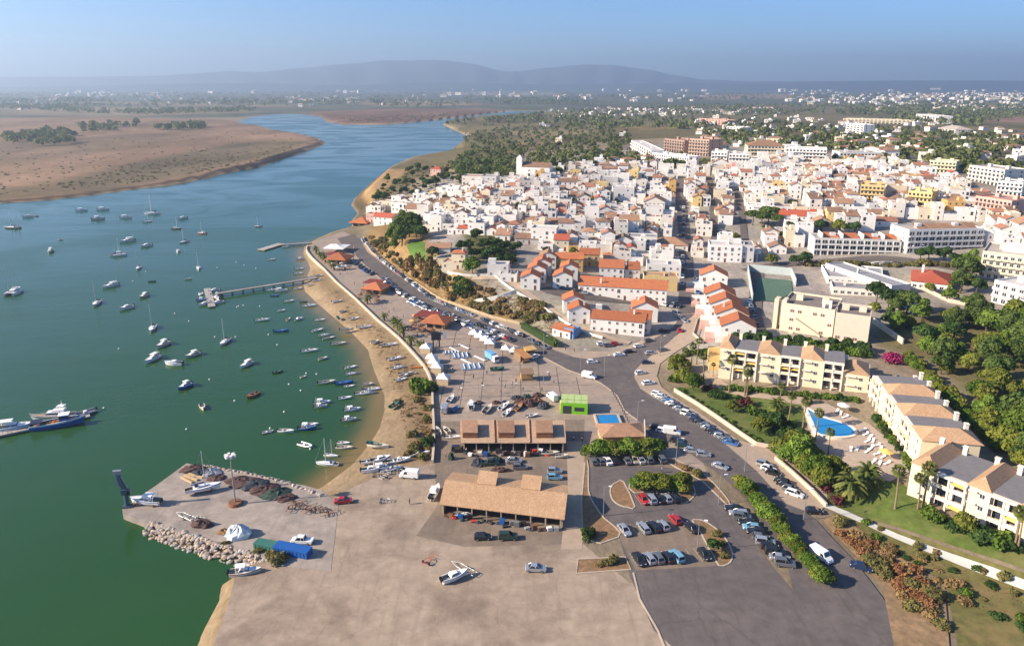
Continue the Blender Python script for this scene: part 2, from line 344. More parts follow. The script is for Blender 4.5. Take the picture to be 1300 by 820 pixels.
def sheet(name, pts, m, off=.02, drape=False, label=None, px=True, step=5.0, z=0.0, zoff=None, parent=None):
    """a flat covering laid on the ground: polygon in picture points (or in metres), draped where the ground slopes"""
    if px: pts = [G(x, y) if drape else P(x, y, z) for x, y in pts]
    bm = bmesh.new(); vs = [bm.verts.new((p[0], p[1], 0)) for p in pts]
    f = bm.faces.new(vs); f.normal_update()
    if f.normal.z < 0: bmesh.ops.reverse_faces(bm, faces=[f])
    bmesh.ops.triangulate(bm, faces=bm.faces[:])
    if drape:
        xs = [p[0] for p in pts]; ys = [p[1] for p in pts]
        for ax, A, lo, hi in ((0, GX, min(xs), max(xs)), (1, GY, min(ys), max(ys))):
            for k in A[(A > lo) & (A < hi)]:
                co = (k, 0, 0) if ax == 0 else (0, k, 0); no = (1, 0, 0) if ax == 0 else (0, 1, 0)
                bmesh.ops.bisect_plane(bm, geom=bm.verts[:] + bm.edges[:] + bm.faces[:], plane_co=co, plane_no=no)
        for v in bm.verts: v.co.z = H(v.co.x, v.co.y) + off + .15
    else:
        for v in bm.verts: v.co.z = z + off
    me = bpy.data.meshes.new(name); bm.to_mesh(me); bm.free(); me.materials.append(m)
    for p in me.polygons: p.use_smooth = drape
    return tag(put(name, me, parent), label=label, kind='structure')
def strip(mb, pts, width, h, base=None, closed=False, mi=None, sink=.3):
    """a wall or kerb that follows a line on the ground"""
    pts = [Vector((p[0], p[1], 0)) for p in pts]; n = len(pts); rings = []
    for i, p in enumerate(pts):
        a = pts[(i - 1) % n] if closed or i > 0 else p; b = pts[(i + 1) % n] if closed or i < n - 1 else p
        d = (b - a).normalized(); nrm = Vector((-d.y, d.x, 0)) * width / 2
        g = H(p.x, p.y) if base is None else base
        L, Rr = p + nrm, p - nrm
        rings.append([(Rr.x, Rr.y, g - sink), (L.x, L.y, g - sink), (L.x, L.y, g + h), (Rr.x, Rr.y, g + h)])
    if closed: rings.append(rings[0])
    mb.loft(rings, mi, not closed, not closed); return mb

# ------------------------------------------------------------------ water
def build_water():
    xs = axis(-9000, 6000, -300, 160, 5.0, 1.09); ys = axis(-50, 8000, 90, 620, 5.0, 1.07)
    X, Y = np.meshgrid(xs, ys); ny, nx = X.shape
    wa = inside(WATER, X, Y); dw = line_dist(WATER, X, Y); d = np.where(wa, dw, -dw)
    db = line_dist(BEACH_W, X, Y, False)
    sh = (1 - sstep(1, 11, db)) * (1 - sstep(430, 520, Y)) * .95
    me = bpy.data.meshes.new('water'); idx = np.arange(nx * ny).reshape(ny, nx)
    keep = (d[:-1, :-1] > -40) | (d[1:, 1:] > -40) | (d[1:, :-1] > -40) | (d[:-1, 1:] > -40)
    q = np.stack([idx[:-1, :-1], idx[:-1, 1:], idx[1:, 1:], idx[1:, :-1]], -1)[keep]
    me.from_pydata(np.stack([X, Y, np.full(X.shape, SEA)], -1).reshape(-1, 3).tolist(), [], q.tolist())
    a = me.attributes.new('shoal', 'FLOAT', 'POINT'); a.data.foreach_set('value', sh.astype(np.float32).ravel())
    m = bpy.data.materials.new('water'); nt, b = nodes_of(m)
    b.inputs['Roughness'].default_value = .12; b.inputs['IOR'].default_value = 1.33; b.inputs['Specular IOR Level'].default_value = .32
    at = N(nt, 'ShaderNodeAttribute', attribute_name='shoal'); g = N(nt, 'ShaderNodeNewGeometry')
    mp = N(nt, 'ShaderNodeMapping'); nt.links.new(g.outputs['Position'], mp.inputs['Vector']); mp.inputs['Scale'].default_value = (.5, 1.0, 1); mp.inputs['Rotation'].default_value = (0, 0, R(20))
    n1 = N(nt, 'ShaderNodeTexNoise', Scale=.012, Detail=5.0, Roughness=.6, Distortion=1.2); nt.links.new(mp.outputs[0], n1.inputs['Vector'])
    deep = mixc(nt, ramp(nt, n1.outputs[0], [(.3, 0.0), (.7, 1.0)]), (.018, .064, .015), (.024, .076, .021))
    # reflected sky put into the colour: green in the bay, bluer up the river
    sx = N(nt, 'ShaderNodeSeparateXYZ'); nt.links.new(g.outputs['Position'], sx.inputs[0])
    mr = N(nt, 'ShaderNodeMapRange'); mr.inputs[1].default_value = 330; mr.inputs[2].default_value = 850; nt.links.new(sx.outputs[1], mr.inputs[0])
    deep = mixc(nt, mr.outputs[0], deep, (.013, .082, .088))
    c = mixc(nt, ramp(nt, at.outputs['Fac'], [(.0, 0.0), (.45, .30), (1.0, 1.0)]), deep, (.22, .145, .05))
    nt.links.new(c, b.inputs['Base Color'])
    bps = None
    for sc, st, ds in ((.9, .25, .12), (.16, .22, .5), (.03, .12, 1.5)):
        nz = N(nt, 'ShaderNodeTexNoise', Scale=sc, Detail=3.0, Roughness=.55); nt.links.new(mp.outputs[0], nz.inputs['Vector'])
        bp = N(nt, 'ShaderNodeBump', Strength=st, Distance=ds); nt.links.new(nz.outputs[0], bp.inputs['Height'])
        if bps is not None: nt.links.new(bps, bp.inputs['Normal'])
        bps = bp.outputs[0]
    nt.links.new(bps, b.inputs['Normal'])
    n2 = N(nt, 'ShaderNodeTexNoise', Scale=.009, Detail=4.0, Distortion=2.5); nt.links.new(mp.outputs[0], n2.inputs['Vector'])
    nt.links.new(ramp(nt, n2.outputs[0], [(.4, .10), (.6, .26)]), b.inputs['Roughness'])
    me.materials.append(m); tag(put('water', me), kind='structure', label='green and blue tidal water of the bay and river')
build_water()

# ------------------------------------------------------------------ mountains on the horizon
def ridge(name, prof, dist, depth, m, label):
    """a range of hills: crest heights given at picture columns for a range standing dist metres away"""
    pts = smooth_line(prof, 6); r2 = random.Random(len(prof)); rows = []
    ks = [(-1.0, 0), (-.75, .22), (-.5, .5), (-.25, .78), (0, 1), (.6, .5), (1.2, 0)]
    vs = []; n = len(pts)
    for k, s in ks:
        for i, (px, hh) in enumerate(pts):
            y = dist + depth * k; x = (px - 650) / FPX * dist * (1 + .15 * k)
            j = (math.sin(i * 1.7 + k * 9) * .10 + math.sin(i * .63 - k * 5) * .12) * (1 if 0 < s < 1 else 0)
            vs.append((x, y + math.sin(i * .9) * depth * .1, hh * max(0, s + j * s) + 2))
    fs = [(r_ * n + i, r_ * n + i + 1, (r_ + 1) * n + i + 1, (r_ + 1) * n + i) for r_ in range(len(ks) - 1) for i in range(n - 1)]
    o = MB().add(vs, fs).build(name, m, smooth=True); tag(o, label, kind='structure')
HILL = mat('hill_scrub', (.035, .05, .045), var=.5, scale=.0012, stain=(.06, .065, .05), stain_scale=.0025)
ridge('mountain_range', [(-700,150),(0,225),(150,235),(240,265),(300,335),(345,322),(400,400),(450,465),(500,525),(560,530),(600,470),(640,335),(665,345),(700,405),(745,455),(780,430),(820,345),(860,235),(890,180),(960,150),(1100,160),(1200,150),(1350,150),(1700,120),(2100,80)], 14500, 1500, HILL, 'blue mountain range along the horizon')
ridge('foothills', [(-700,40),(-200,70),(50,55),(200,90),(330,110),(450,85),(560,120),(700,90),(850,115),(950,105),(1050,140),(1180,150),(1300,140),(1500,100),(2000,60)], 11500, 900, HILL, 'low wooded foothills before the mountains')

# ------------------------------------------------------------------ haze
def build_haze():
    x, y0, y1, z0, z1 = 15500, -60, 16900, -9, 640
    mb = MB(); mb.add([(-x, y0, z0), (x, y0, z0), (x, y1, z0), (-x, y1, z0), (-x, y0, z1), (x, y0, z1), (x, y1, z1), (-x, y1, z1)],
                      [(3, 2, 1, 0), (4, 5, 6, 7), (0, 1, 5, 4), (1, 2, 6, 5), (2, 3, 7, 6), (3, 0, 4, 7)])
    m = bpy.data.materials.new('haze'); m.use_nodes = True; nt = m.node_tree; nt.nodes.remove(nt.nodes['Principled BSDF'])
    v = N(nt, 'ShaderNodeVolumePrincipled'); v.inputs['Color'].default_value = (.66, .82, 1.0, 1); v.inputs['Density'].default_value = 1.3e-4; v.inputs['Anisotropy'].default_value = 0.44
    nt.links.new(v.outputs[0], nt.nodes['Material Output'].inputs['Volume'])
    o = mb.build('haze', m); tag(o, 'thin bluish haze in the air over the plain', kind='stuff')
build_haze()
# ------------------------------------------------------------------ roads, paving, walls
ASPH = mat('asphalt', (.128, .106, .098), rough=.9, var=.28, scale=.35, stain=(.18, .148, .125), stain_scale=.09, stain_amt=.7, bump=.2, bscale=9, crack=.05)
ASPH2 = mat('worn_asphalt', (.13, .105, .09), rough=.92, var=.3, scale=.3, stain=(.17, .14, .115), stain_scale=.07, stain_amt=.7)
PAVE = mat('pale_paving', (.35, .265, .20), rough=.88, var=.25, scale=.5, stain=(.22, .18, .15), stain_scale=.1, stain_amt=.7)
APRON = mat('dusty_concrete', (.37, .28, .20), rough=.92, var=.3, scale=.3, stain=(.20, .145, .105), stain_scale=.055, stain_amt=1.0, bump=.2, bscale=5, crack=.085)
YARD = mat('yard_concrete', (.235, .175, .125), rough=.92, var=.3, scale=.35, stain=(.13, .105, .085), stain_scale=.08, stain_amt=.7, crack=.11)
SIDEW = mat('sidewalk_concrete', (.41, .305, .215), rough=.9, var=.22, scale=.4, stain=(.28, .22, .17), stain_scale=.1, stain_amt=.6)
SOIL = mat('planting_soil', (.27, .155, .08), rough=.97, var=.45, scale=.8, stain=(.12, .10, .045), stain_scale=.25, stain_amt=.7, bump=.6, bscale=3)
KERB = mat('kerb_stone', (.47, .38, .285), rough=.85, var=.18, scale=1.2)
LIME = mat('limewashed_wall', (.58, .46, .34), rough=.85, var=.16, scale=.5, stain=(.45, .36, .27), stain_scale=.3, stain_amt=.5)
PALE = mat('pale_paint', (.62, .58, .52), rough=.8, var=.12, scale=1.0)
JOINT = mat('paving_joint', (.10, .085, .075), var=.1)
LAWN = mat('lawn_grass', (.10, .135, .025), rough=.95, var=.4, scale=.45, stain=(.22, .18, .07), stain_scale=.09, stain_amt=.65, bump=.6, bscale=5)
PROM_WALL = [(391,313),(389,318),(396,328),(412,343),(427,359),(451,380),(480,408),(505,429),(531,457),(542,472),(548,488),(549,509),(550,529),(551,558),(549,588)]
# harbour apron and plaza
sheet('apron', [(549,588),(510,594),(476,606),(440,622),(424,632),(395,640),(340,650),(337,712),(300,722),(292,760),(270,820),(240,1000),(1100,1000),(1010,780),(900,740),(800,740),(740,690),(742,560),(717,560)], APRON, .02, label='dusty concrete harbour apron around the sheds')
prom = sheet('promenade', PROM_WALL[:13] + [(560,560),(742,565),(775,565),(826,559),(809,533),(793,521),(785,504),(776,496),(762,486),(739,476),(719,469),(697,457),(660,441),(628,429),(586,407),(539,389),(518,381),(494,364),(474,346),(452,326),(449,300),(435,294),(402,306)], PAVE, .03, label='pale paved promenade and market plaza')
sheet('yard', [(551,535),(742,532),(742,690),(590,694),(528,680),(556,641),(552,600)], YARD, .04, label='darker concrete yard between the two fishing sheds')
sheet('north_lot', [(428,303),(450,297),(462,312),(470,330),(452,326),(440,318)], ASPH2, .045, label='asphalt turning place at the far end of the promenade')
sheet('sidewalk', [(719.5,560),(742,560),(742.5,612),(739.6,683),(739,697),(712,697),(716,660),(721,626)], SIDEW, .05, label='light concrete pavement beside the fishing sheds')
# roads
ROAD_L = [(457,303),(466,320),(505,350),(545,378),(570,390),(590,400),(622,412),(660,425),(704,445),(729,454),(745,456),(776,452),(796,445),(815,437),(837,427),(854,416),(866,399)]
ROAD_R = [(881,399),(868,409),(860,424),(848,436),(831,448),(815,461),(807,470),(805,479),(813,494),(828,504),(848,515),(875,533),(895,545),(917,561),(945,585),(960,598),(998,640),(1019,648),(1037,662),(1056,683),(1085,713),(1110,745),(1150,800),(1160,1000),(1060,1000),(1000,720),(951,640),(920,608),(893,588),(858,562),(826,559)]
ROAD_M = [(824,545),(809,533),(793,521),(785,504),(776,496),(762,486),(739,476),(719,469),(697,457),(660,441),(628,429),(586,407),(539,389),(518,381),(494,364),(474,346),(452,326),(449,312)]
sheet('road', ROAD_L + ROAD_R + ROAD_M, ASPH, .06, label='asphalt coast road and junction', drape=True)
sheet('parking_strip', [(815,461),(831,448),(848,436),(862,424),(868,409),(880,402),(893,410),(886,430),(860,446),(838,462),(834,478),(840,492),(858,506),(884,522),(905,536),(937,559),(960,566),(990,572),(1022,604),(1050,628),(1052,640),(1037,652),(1019,648),(998,640),(960,598),(945,585),(917,561),(895,545),(875,533),(848,515),(828,504),(813,494),(805,479),(807,470)], SIDEW, .05, drape=True, label='pale parking strip below the garden wall')
sheet('hill_sidewalk', [(664,414),(705,441),(740,446),(775,447),(800,439),(838,423),(854,414),(837,427),(815,437),(796,445),(776,452),(745,456),(729,454),(704,445),(660,425),(622,412),(590,400),(570,390),(545,378),(505,350),(466,320),(457,303),(461,304),(472,323),(513,351),(553,379),(573,387),(593,394),(624,405)], SIDEW, .04, drape=True, label='pavement at the foot of the hill')
# car park with kerbed islands
sheet('car_park', [(748,592),(748,600),(749,623),(755,638),(768,656),(783,670),(787,684),(800,732),(830,800),(1060,1000),(1040,790),(978,716),(951,674),(925,639),(892,610),(867,597),(839,592),(800,589)], ASPH, .05, label='asphalt car park')
sheet('parking_bays', [(787,684),(783,668),(876,664),(890,678),(913,718),(807,724)], YARD, .055, label='concrete parking bays')
sheet('parking_bay', [(749,586),(830,581),(858,590),(839,592),(800,591),(750,593)], YARD, .056, label='concrete parking bays under the trees')
sheet('tree_bed', [(742,560),(790,562),(840,566),(858,562),(893,588),(900,604),(867,597),(858,590),(830,581),(749,586)], PAVE, .045, label='paved strip behind the car park')
isl = [('half round planting bed of bare red soil in the car park', [(791.5,611.5),(784,612),(777,616),(774.6,623),(776,631),(780,637),(788,642),(797,644),(806,643.5)]),
       ('rounded planting bed under the car park trees', [(800,612),(820,606),(866,606),(880,617),(882,627),(876,635),(865,639),(858,622),(806,626)]),
       ('curved planting bed with low bushes at the car park exit', [(879,661),(885,660),(893,661),(909,671),(918,680),(926,692),(930,704),(928,712),(924,716),(913,718),(905,704),(899,694),(890,677)]),
       ('rectangular kerbed planter at the car park entrance', [(734,710),(794,707),(801,723),(732,728)]),
       ('soil bed between shed pavement and car park', [(742.5,588),(747,594),(747,623),(754,640),(767,658),(782,670),(785,682),(740,684)]),
       ('long planting bed beside the coast road', [(840,582),(860,585),(885,597),(905,612),(925,636),(922,640),(892,611),(867,598)])]
for lab, pts in isl:
    pts = PL(smooth_line(pts, 2, True) if len(pts) > 5 else pts)
    sheet('planting_bed', pts, SOIL, .10, px=False, label=lab)
    o = strip(MB(), pts, .35, .17, 0, True).build('kerb', KERB); tag(o, 'pale stone kerb round the ' + lab, kind='structure')
# kerbs of the roads
for lab, pts in (('kerb of the plaza side of the coast road', ROAD_M[1:]), ('kerb at the foot of the hill', ROAD_L), ('kerb of the pale parking strip', ROAD_R[1:15])):
    pts = [G(*p) for p in smooth_line(pts, 2)]
    tag(strip(MB(), pts, .25, .16).build('kerb', KERB), lab, kind='structure')
# dark joints between the plaza slabs
plz = PL([(556,470),(556,520),(725,520),(760,492),(700,462),(610,428),(520,400),(545,450)])
def clipped_lines():
    out = MB()
    for k in range(13):
        x = -30 + 6.6 * k; ys = [y for y in np.arange(210, 330, .8) if inside(plz, [x], [y])[0]]
        if len(ys) > 3: out.box(x, (ys[0] + ys[-1]) / 2, .0, .038, .25, ys[-1] - ys[0])
    for k in range(12):
        y = 215 + 9.5 * k; xs = [x for x in np.arange(-60, 70, .8) if inside(plz, [x], [y])[0]]
        if len(xs) > 3: out.box((xs[0] + xs[-1]) / 2, y, .0, .037, xs[-1] - xs[0], .2)
    return out
tag(clipped_lines().build('paving_joints', JOINT), 'dark joints between the slabs of the market plaza', kind='structure')
sb_ = MB(); sb_.box(0, 0, 0, .052, 6.34, 9.24); SLAB = sb_.mesh('paving_slab', mat('plaza_slab', (.35, .265, .20), var=.25, scale=.5, stain=(.24, .185, .14), stain_scale=.1, stain_amt=.7, rand=.07))
for k in range(12):
    for j in range(11):
        x, y = -30 + 6.6 * (k + .5), 215 + 9.5 * (j + .5)
        if inside(plz, [x - 3.2, x + 3.2, x - 3.2, x + 3.2], [y - 4.6, y - 4.6, y + 4.6, y + 4.6]).all(): put('paving_slab', SLAB, prom, (x, y, 0))
# promenade wall above the beach
pw = PL(smooth_line(PROM_WALL, 2))
o = strip(MB(), pw, .7, 1.0, 0, sink=1.6).build('sea_wall', LIME); tag(o, 'long pale promenade wall above the sandy beach', 'wall')
# foot-of-hill wall, garden walls and cliff path walls
def wall(name, lab, pts, h=1.2, w_=.4, m=LIME, k=2):
    pts = [G(*p) for p in (smooth_line(pts, k) if k > 1 else pts)]
    o = strip(MB(), pts, w_, h, sink=.8).build(name, m); return tag(o, lab, 'wall')
wall('retaining_wall', 'pale wall along the foot of the cliff beside parked cars', [(461,302),(472,322),(513,350),(554,378),(573,386),(594,393),(625,404),(660,412)], 1.3, .4, mat('ochre_stone', (.46, .34, .21), var=.25))
wall('path_wall', 'white parapet wall along the path on the cliff top', [(535,331),(551,341),(574,348),(598,351),(625,350),(637,359),(654,371),(668,379),(684,388),(702,400),(722,413),(745,424),(765,430)], 1.1, .35, PALE)
wall('path_wall', 'white stepped wall of the ramp up the scrubby slope', [(603,384),(622,382),(640,377),(655,372)], 1.8, .5, PALE)
wall('garden_wall', 'cream garden wall behind the row of parked cars', [(856,497),(884,514),(905,528),(935,549),(960,566),(985,571)], 1.3, .5, LIME, 1)
wall('garden_wall', 'cream garden wall round the pine hedge corner', [(984,584),(1005,602),(1030,625),(1049,645)], 1.3, .5, LIME, 1)
wall('street_wall', 'long pale wall beside the steep street', [(893,437),(880,425),(885,408),(896,398)], 1.0, .4, LIME, 1)
# lawns and paths of the resort garden
sheet('lawn', [(856,492),(905,493),(1000,498),(1032,520),(1012,560),(990,570),(960,564),(935,547),(905,526),(884,512),(868,502)], LAWN, .09, True, 'resort lawn behind the garden wall')
sheet('garden_lawn', [(1050,645),(1050,628),(1100,610),(1140,612),(1200,655),(1300,690),(1400,730),(1400,770),(1300,722),(1200,690),(1100,658)], LAWN, .09, True, 'resort lawn below the apartments')
sheet('cliff_lawn', [(516,313),(530,306),(548,310),(553,326),(540,334),(521,325)], mat('bright_grass', (.09, .16, .022), var=.35, scale=.5), .09, True, 'bright green lawn on the cliff top')
sheet('lower_verge', [(1055,652),(1100,662),(1200,694),(1300,728),(1400,775),(1400,1000),(1250,1000),(1200,740),(1120,690)], mat('rough_grass', (.15, .135, .04), var=.5, scale=.5, stain=(.26, .17, .07), stain_scale=.1, stain_amt=.8), .07, True, 'rough grass verge below the white footpath')
sheet('dry_bank', [(1052,655),(1075,662),(1120,692),(1160,720),(1200,760),(1220,1000),(1170,1000),(1120,745),(1090,710),(1060,680),(1045,662)], mat('dry_bank', (.30, .19, .10), var=.5, scale=.6, stain=(.17, .12, .05), stain_scale=.2), .085, True, 'bank of dry brown scrub beside the road')
sheet('footpath', [(1047,646),(1053,642),(1078,652),(1095,660),(1140,680),(1200,702),(1260,722),(1300,738),(1400,776),(1400,792),(1300,751),(1255,734),(1190,708),(1130,683),(1085,662)], mat('white_path', (.55, .53, .46), var=.12), .32, True, 'white footpath between lawn and dry bank')
sheet('garden_path', [(893,475),(908,474),(922,488),(945,497),(985,501),(1020,505),(1032,520),(1016,515),(980,508),(940,504),(915,496)], SIDEW, .12, True, 'sandy garden path in front of the apartments')
sheet('pool_terrace', [(1018,515),(1050,513),(1105,540),(1150,575),(1155,600),(1130,612),(1095,606),(1050,590),(1030,560)], mat('terrace_paving', (.40, .31, .235), var=.2, scale=.8), .12, True, 'paved terrace around the resort pool')
# streets climbing into the town
STREETS = [('main_street', [(872,398),(871,380),(872,350),(870,320),(868,290),(865,262),(863,240),(862,228)], 7.0, ASPH),
           ('row_street', [(690,366),(704,371),(740,377),(790,382),(842,386),(866,388)], 6.5, ASPH2),
           ('upper_street', [(908,330),(907,300),(905,270),(903,240),(900,225)], 4.2, ASPH2),
           ('east_street', [(946,320),(944,290),(940,262),(935,240)], 4.2, ASPH2),
           ('avenue', [(948,345),(1000,335),(1060,332),(1120,328),(1180,335),(1240,345)], 9.0, ASPH2),
           ('school_lane', [(962,345),(960,372),(958,400),(964,425)], 6.0, ASPH2),
           ('hill_path', [(600,352),(640,354),(660,366),(685,384),(720,408),(760,425),(800,436)], 3.2, SIDEW)]
def street(name, pts, wd, m):
    pts = [G(*p) for p in smooth_line(pts, 3)]; L = []; Rr = []
    for i, p in enumerate(pts):
        d = (pts[min(i + 1, len(pts) - 1)] - pts[max(i - 1, 0)]); d.z = 0; d.normalize(); n = Vector((-d.y, d.x, 0)) * wd / 2
        L.append(p + n); Rr.append(p - n)
    sheet(name, [(q.x, q.y) for q in L] + [(q.x, q.y) for q in Rr[::-1]], m, .10, True, px=False, label='narrow street between the town houses' if 'path' not in name else 'footpath climbing the slope')
    return [(p.x, p.y) for p in pts]
STREET_LINES = [(street(*s), s[2]) for s in STREETS]
# marked zebra and arrows on the coast road
WMARK = mat('road_paint', (.72, .70, .66), var=.2, scale=3)
mb = MB()
for i in range(7):
    t = i / 6; p = P(707 + 14 * t, 458 - 9 * t); mb.box(p[0], p[1], .05, .075, .5, 3.2, R(25))
for i in range(6):
    t = i / 5; p = P(808 + 30 * t, 478 + 26 * t); mb.box(p[0], p[1], .05, .075, .12, 4.0, R(-20))
tag(mb.build('road_markings', WMARK), 'white painted crossing bars on the coast road', kind='structure')
# slab joints of the apron and bay lines of the car park
mb = MB()
for (a, b_, n) in (((786,682),(846,675),6), ((806,719),(900,712),9), ((812,641),(860,638),5)):
    for i in range(n + 1): p = P(a[0] + (b_[0] - a[0]) * i / n, a[1] + (b_[1] - a[1]) * i / n); mb.box(p[0], p[1] + 2.4, 0, .075, .1, 4.6, R(12))
tag(mb.build('bay_lines', mat('worn_bay_paint', (.40, .36, .30), var=.35, scale=3)), 'worn white lines between the parking bays', kind='structure')
o = strip(MB(), PL([(804,727),(812,760),(835,800),(860,860)]), .35, .16, 0).build('kerb', KERB); tag(o, 'kerb between the apron and the car park entrance', kind='structure')
# quay
QPOLY = PL([(408,622),(386,616),(355,611),(310,601),(288,597),(257,593),(237,588),(197,617),(155,646),(156,652),(190,665),(232,677),(270,690),(310,699),(345,712),(337,716),(420,725),(430,640)], 0)
QCON = mat('quay_concrete', (.36, .295, .24), rough=.9, var=.3, scale=.35, stain=(.17, .145, .13), stain_scale=.07, stain_amt=.8, crack=.1)
mb = MB(); mb.prism(QPOLY, -5, .06); tag(mb.build('quay', QCON), 'concrete quay jutting into the bay', kind='structure')
# ------------------------------------------------------------------ labels for things of which there are many
ORD = ['first', 'second', 'third', 'fourth', 'fifth', 'sixth', 'seventh', 'eighth', 'ninth', 'tenth', 'eleventh', 'twelfth', 'thirteenth', 'fourteenth', 'fifteenth', 'sixteenth', 'seventeenth', 'eighteenth', 'nineteenth', 'twentieth',
       'twenty-first', 'twenty-second', 'twenty-third', 'twenty-fourth', 'twenty-fifth', 'twenty-sixth', 'twenty-seventh', 'twenty-eighth', 'twenty-ninth', 'thirtieth'] + ['thirty-' + w for w in ('first', 'second', 'third', 'fourth', 'fifth', 'sixth', 'seventh', 'eighth', 'ninth')] + ['fortieth'] + ['forty-' + w for w in ('first', 'second', 'third', 'fourth', 'fifth', 'sixth', 'seventh', 'eighth', 'ninth')]
MARKS = {}
def name_all(items, marks, group):
    """items: (object, look). Each is told apart by its look and, among those that look alike, by its order from a landmark."""
    by = {}
    for o, look in items:
        p = o.matrix_basis.translation
        k = min(marks, key=lambda m: (MARKS[m][0] - p.x) ** 2 + (MARKS[m][1] - p.y) ** 2)
        by.setdefault((look, k), []).append((math.hypot(MARKS[k][0] - p.x, MARKS[k][1] - p.y), o.name, o))
    for (look, k), L in by.items():
        L.sort(key=lambda e: e[:2])
        for i, (_, _, o) in enumerate(L):
            o['label'] = f'{look} close to {k}' if len(L) == 1 else (f'{look} nearest to {k}' if i == 0 else f'{look}, {ORD[min(i, 48)]} such from {k}')
            o['group'] = group

# ------------------------------------------------------------------ common materials of things
WHITE = mat('white_wall', (.78, .73, .66), rough=.85, var=.10, scale=.5, stain=(.55, .49, .42), stain_scale=.25, stain_amt=.35)
WHITES = [WHITE, mat('white_wall_warm', (.74, .66, .56), var=.1), mat('white_wall_grey', (.66, .62, .57), var=.12, stain=(.46, .42, .38), stain_scale=.3), mat('white_wall_bright', (.82, .77, .70), var=.08)]
CREAM = mat('cream_wall', (.70, .59, .42), var=.1, scale=.4); YELLOW = mat('yellow_wall', (.70, .51, .22), var=.1); PINK = mat('pink_wall', (.62, .36, .28), var=.1); GREYW = mat('grey_render', (.42, .39, .37), var=.15)
OCHRE = mat('ochre_wall', (.60, .36, .13), var=.12); BLUEW = mat('blue_wall', (.16, .27, .48), var=.1); TEAL = mat('teal_wall', (.12, .40, .42), var=.1)
TERRA = tile_mat('terracotta_tiles', (.50, .165, .065), (.38, .13, .06)); TERRAM = tile_mat('faded_terracotta', (.42, .185, .11), (.33, .16, .10)); MAROON = tile_mat('maroon_tiles', (.27, .06, .045), (.22, .05, .04)); TERRA2 = tile_mat('old_clay_tiles', (.42, .23, .13), (.29, .17, .105)); TERRA3 = tile_mat('brown_tiles', (.30, .17, .105), (.20, .12, .08))
TAN = tile_mat('tan_tiles', (.52, .33, .19), (.44, .26, .14)); REDT = tile_mat('red_tiles', (.50, .115, .06), (.40, .10, .055))
FLATR = [mat('roof_terrace_pale', (.46, .385, .32), var=.2, scale=.4, stain=(.36, .31, .27), stain_scale=.2), mat('roof_terrace_clay', (.38, .22, .15), var=.2, scale=.4), mat('roof_terrace_grey', (.27, .25, .24), var=.2, scale=.4), mat('roof_terrace_white', (.60, .54, .48), var=.15, scale=.4, stain=(.42, .37, .33), stain_scale=.3)]
SLATE = mat('grey_roof_felt', (.20, .185, .18), var=.2, scale=.5); SLATE2 = mat('pale_grey_roof', (.30, .29, .29), var=.15, scale=.4)
GLASS = mat('window_glass', (.035, .042, .055), rough=.12, var=0, spec=.6); FRAME = mat('window_frame', (.68, .65, .6), var=0); SHUT = mat('brown_shutter', (.20, .085, .05), var=.1)
DOORM = mat('door_wood', (.16, .08, .045), var=.2); DOORB = mat('door_green', (.05, .14, .10), var=.2)
METAL = mat('grey_metal', (.34, .34, .35), rough=.5, var=.1, metal=.5); DARK = mat('dark_metal', (.035, .035, .04), rough=.5, var=.1); WOOD = mat('weathered_wood', (.26, .17, .10), var=.35, scale=2); RUBBER = mat('tyre_rubber', (.02, .02, .02), rough=.9, var=0)
CANVAS = mat('white_canvas', (.78, .75, .70), rough=.8, var=.08); BROWN = mat('rusty_steel', (.23, .10, .05), var=.4, scale=1.5)

# unit window, 1 x 1 m in the local XZ plane, facing -Y
def window_meshes():
    out = {}
    for k, g in (('window', GLASS), ('shuttered_window', SHUT)):
        mb = MB()
        for (x0, x1, z0, z1) in ((-.5, -.42, 0, 1), (.42, .5, 0, 1), (-.42, .42, .92, 1), (-.42, .42, 0, .08), (-.03, .03, .08, .92)):
            mb.add([(x0, -.07, z0), (x1, -.07, z0), (x1, -.07, z1), (x0, -.07, z1), (x0, 0, z0), (x1, 0, z0), (x1, 0, z1), (x0, 0, z1)], [(0, 1, 2, 3), (3, 2, 6, 7), (0, 3, 7, 4), (1, 5, 6, 2), (0, 4, 5, 1)], 1)
        mb.add([(-.42, -.02, .08), (.42, -.02, .08), (.42, -.02, .92), (-.42, -.02, .92)], [(0, 1, 2, 3)], 0)
        out[k] = mb.mesh(k, [g, FRAME])
    mb = MB(); mb.add([(-.5, -.05, 0), (.5, -.05, 0), (.5, -.05, 1), (-.5, -.05, 1), (-.5, 0, 0), (.5, 0, 0), (.5, 0, 1), (-.5, 0, 1)], [(0, 1, 2, 3), (3, 2, 6, 7), (0, 3, 7, 4), (1, 5, 6, 2)])
    out['door'] = mb.mesh('door', DOORM); out['garage_door'] = mb.mesh('garage_door', METAL); out['dark_opening'] = mb.mesh('dark_opening', GLASS)
    return out
WM = window_meshes()
def fit(kind, parent, x, y, z, w_, h, rz=0.0, name=None):
    o = put(name or kind, WM[kind], parent, (x, y, z), rz); o.scale = (w_, 1, h); return o
def flat_win(mb, x, y, z, w_, h, rz, mi):
    """a small window as a dark pane in a slightly proud frame, added to a joined part"""
    c, s = math.cos(rz), math.sin(rz)
    def q(a, d, b): return (x + a * c + d * s, y + a * s - d * c, z + b)
    mb.add([q(-w_ / 2, .05, 0), q(w_ / 2, .05, 0), q(w_ / 2, .05, h), q(-w_ / 2, .05, h), q(-w_ / 2, -.02, 0), q(w_ / 2, -.02, 0), q(w_ / 2, -.02, h), q(-w_ / 2, -.02, h)], [(0, 1, 2, 3), (3, 2, 6, 7), (0, 3, 7, 4), (1, 5, 6, 2), (0, 4, 5, 1)], mi)

